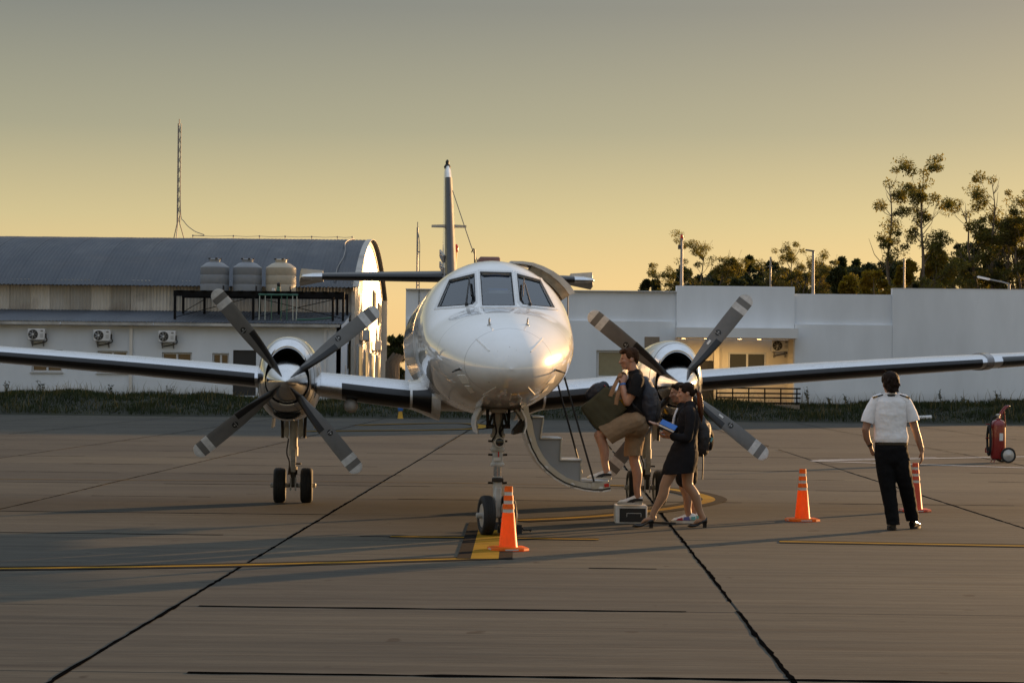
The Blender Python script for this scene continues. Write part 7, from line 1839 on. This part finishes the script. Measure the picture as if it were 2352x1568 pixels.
# step box
M['box_white'] = pbr('scuffed_white_box', (.60, .59, .56), .5, var=.12, scale=8)
b0 = gnd(1413, 1201); b1 = gnd(1487.5, 1203); W_ = b1.x - b0.x
bx_ = empty('step_box', ((b0.x + b1.x)/2, b0.y + .17, 0), 0, 'white step box with black front panel under the climbing man', 'step box')
MB().box((0, 0, .10), (W_, .36, .203), bev=.006).build('box', M['box_white'], bx_, 40)
MB().box((.015, -.1815, .092), (W_*.82, .006, .155)).build('front_panel', M['blk'], bx_, 0)
for (x, z, w_, h_) in ((.03, .115, .16, .004), (-.05, .095, .004, .04), (.11, .095, .004, .04)): MB().box((x, -.186, z), (w_, .003, h_)).build('panel_outline', M['label_white'], bx_, 0)
for sx in (-1, 1):
    for sy in (-1, 1): MB().lathe([(.02, -.002), (.02, .01)], (sx*W_*.4, sy*.13, 0), n=10).build('foot', M['blk'], bx_, 40)
s0, s1_ = gnd(1490, 1200), gnd(1546, 1204)
rs_ = MB().bar((0, 0, .012), (s1_.x - s0.x, s1_.y - s0.y, .012), .09, .024).build('rubber_strip', M['rubber'], None, 0); rs_.location = (s0.x, s0.y, 0); tag(rs_, 'flat black rubber strip on the concrete behind the step box', 'rubber strip')
# wheel chock
cp = gnd(1176, 1221); ck = empty('wheel_chock', (cp.x - .02, cp.y + .05, 0), R(6), 'black wheel chock with rod at the nose wheels', 'wheel chock')
for y_ in (-.28, .22): MB().prism([(-.16, y_ - .06, 0), (-.16, y_ + .06, 0), (-.16, y_ + .035, .09), (-.16, y_ - .035, .09)], (.25, 0, 0)).build('block', M['rubber'], ck, 30)
MB().tube([(.10, -.28, .05), (.10, .22, .05)], .012, 8).build('link_rod', M['gear_dark'], ck, 40)
MB().tube([(.12, -.16, .03), (.19, -.18, .028)], .007, 8).build('handle', M['gear_dark'], ck, 40)
MB().ball((.195, -.18, .028), .014, 10).build('handle_knob', M['blk'], ck, 60)
# wheeled fire extinguisher
M['fire_red'] = pbr('red_extinguisher_paint', (.20, .007, .008), .3, var=.1, scale=5, coat=.5)
fp = gnd(2292, 1062); fe = empty('fire_extinguisher', (fp.x, fp.y, 0), R(6), 'large red fire extinguisher on wheels parked on the apron', 'fire extinguisher')
MB().lathe([(.10, .06), (.145, .09), (.152, .14), (.152, .74), (.145, .80), (.11, .85), (.05, .875), (.045, .90)], n=32).build('cylinder', M['fire_red'], fe, 40)
MB().lathe([(.035, .89), (.035, .95), (.05, .955), (.05, .98), (.02, .99)], n=16).build('valve', M['alu_dull'], fe, 40)
MB().tube(catmull([(.02, -.07, .88), (.06, -.07, 1.0), (.16, -.07, 1.13), (.21, -.07, 1.15), (.215, .07, 1.15), (.16, .07, 1.13), (.06, .07, 1.0), (.02, .07, .88)], 4), .016, 8).build('handle', M['fire_red'], fe, 60)
MB().tube([(.10, -.075, 1.06), (.13, -.09, .72)], .012, 8).build('handle_stay', M['fire_red'], fe, 40)
for sy in (-1, 1):
    w = MB().lathe([(.02, sy*.17), (.118, sy*.172), (.122, sy*.20), (.105, sy*.205), (.06, sy*.21), (.02, sy*.225)], (.155, 0, .158), 'y', 28).build('wheel', M['hub_silver'], fe, 30)
    MB().lathe([(.118, sy*.168), (.150, sy*.168), (.158, sy*.176), (.158, sy*.204), (.150, sy*.212), (.120, sy*.212)], (.155, 0, .158), 'y', 32, cap=False).build('tyre', M['rubber'], w, 40)
MB().tube([(.155, -.2, .158), (.155, .2, .158)], .014, 8).build('axle', M['gear_dark'], fe, 40)
hs_ = MB(); pts = []
for k in range(60):
    a = k*.55; pts.append((-.19 - .012*math.cos(k*.9), .10*math.cos(a), .45 + .30*math.sin(a)))
hs_.tube(pts, .018, 7).build('hose', M['rubber'], fe, 60)
MB().tube(catmull([(-.03, -.03, .93), (-.12, -.06, .93), (-.18, -.08, .80), (-.19, -.09, .7)], 4), .018, 8).build('hose_tail', M['rubber'], fe, 60)
for z in (.22, .50, .78): MB().bar((-.14, 0, z), (-.26, 0, z), .02, .02).build('hose_hook', M['fire_red'], fe, 0)
MB().bar((-.26, 0, .20), (-.26, 0, .30), .02, .02).build('hook_end', M['fire_red'], fe, 0)
for sy in (-1, 1): MB().tube([(-.08, sy*.08, .09), (-.12, sy*.09, .0)], .010, 6).build('foot', M['fire_red'], fe, 40)
MB().prism([(-.02, -.153, .45), (.06, -.143, .45), (.06, -.143, .60), (-.02, -.153, .60)], (0, -.003, 0)).build('label_plate', M['label_white'], fe, 0)
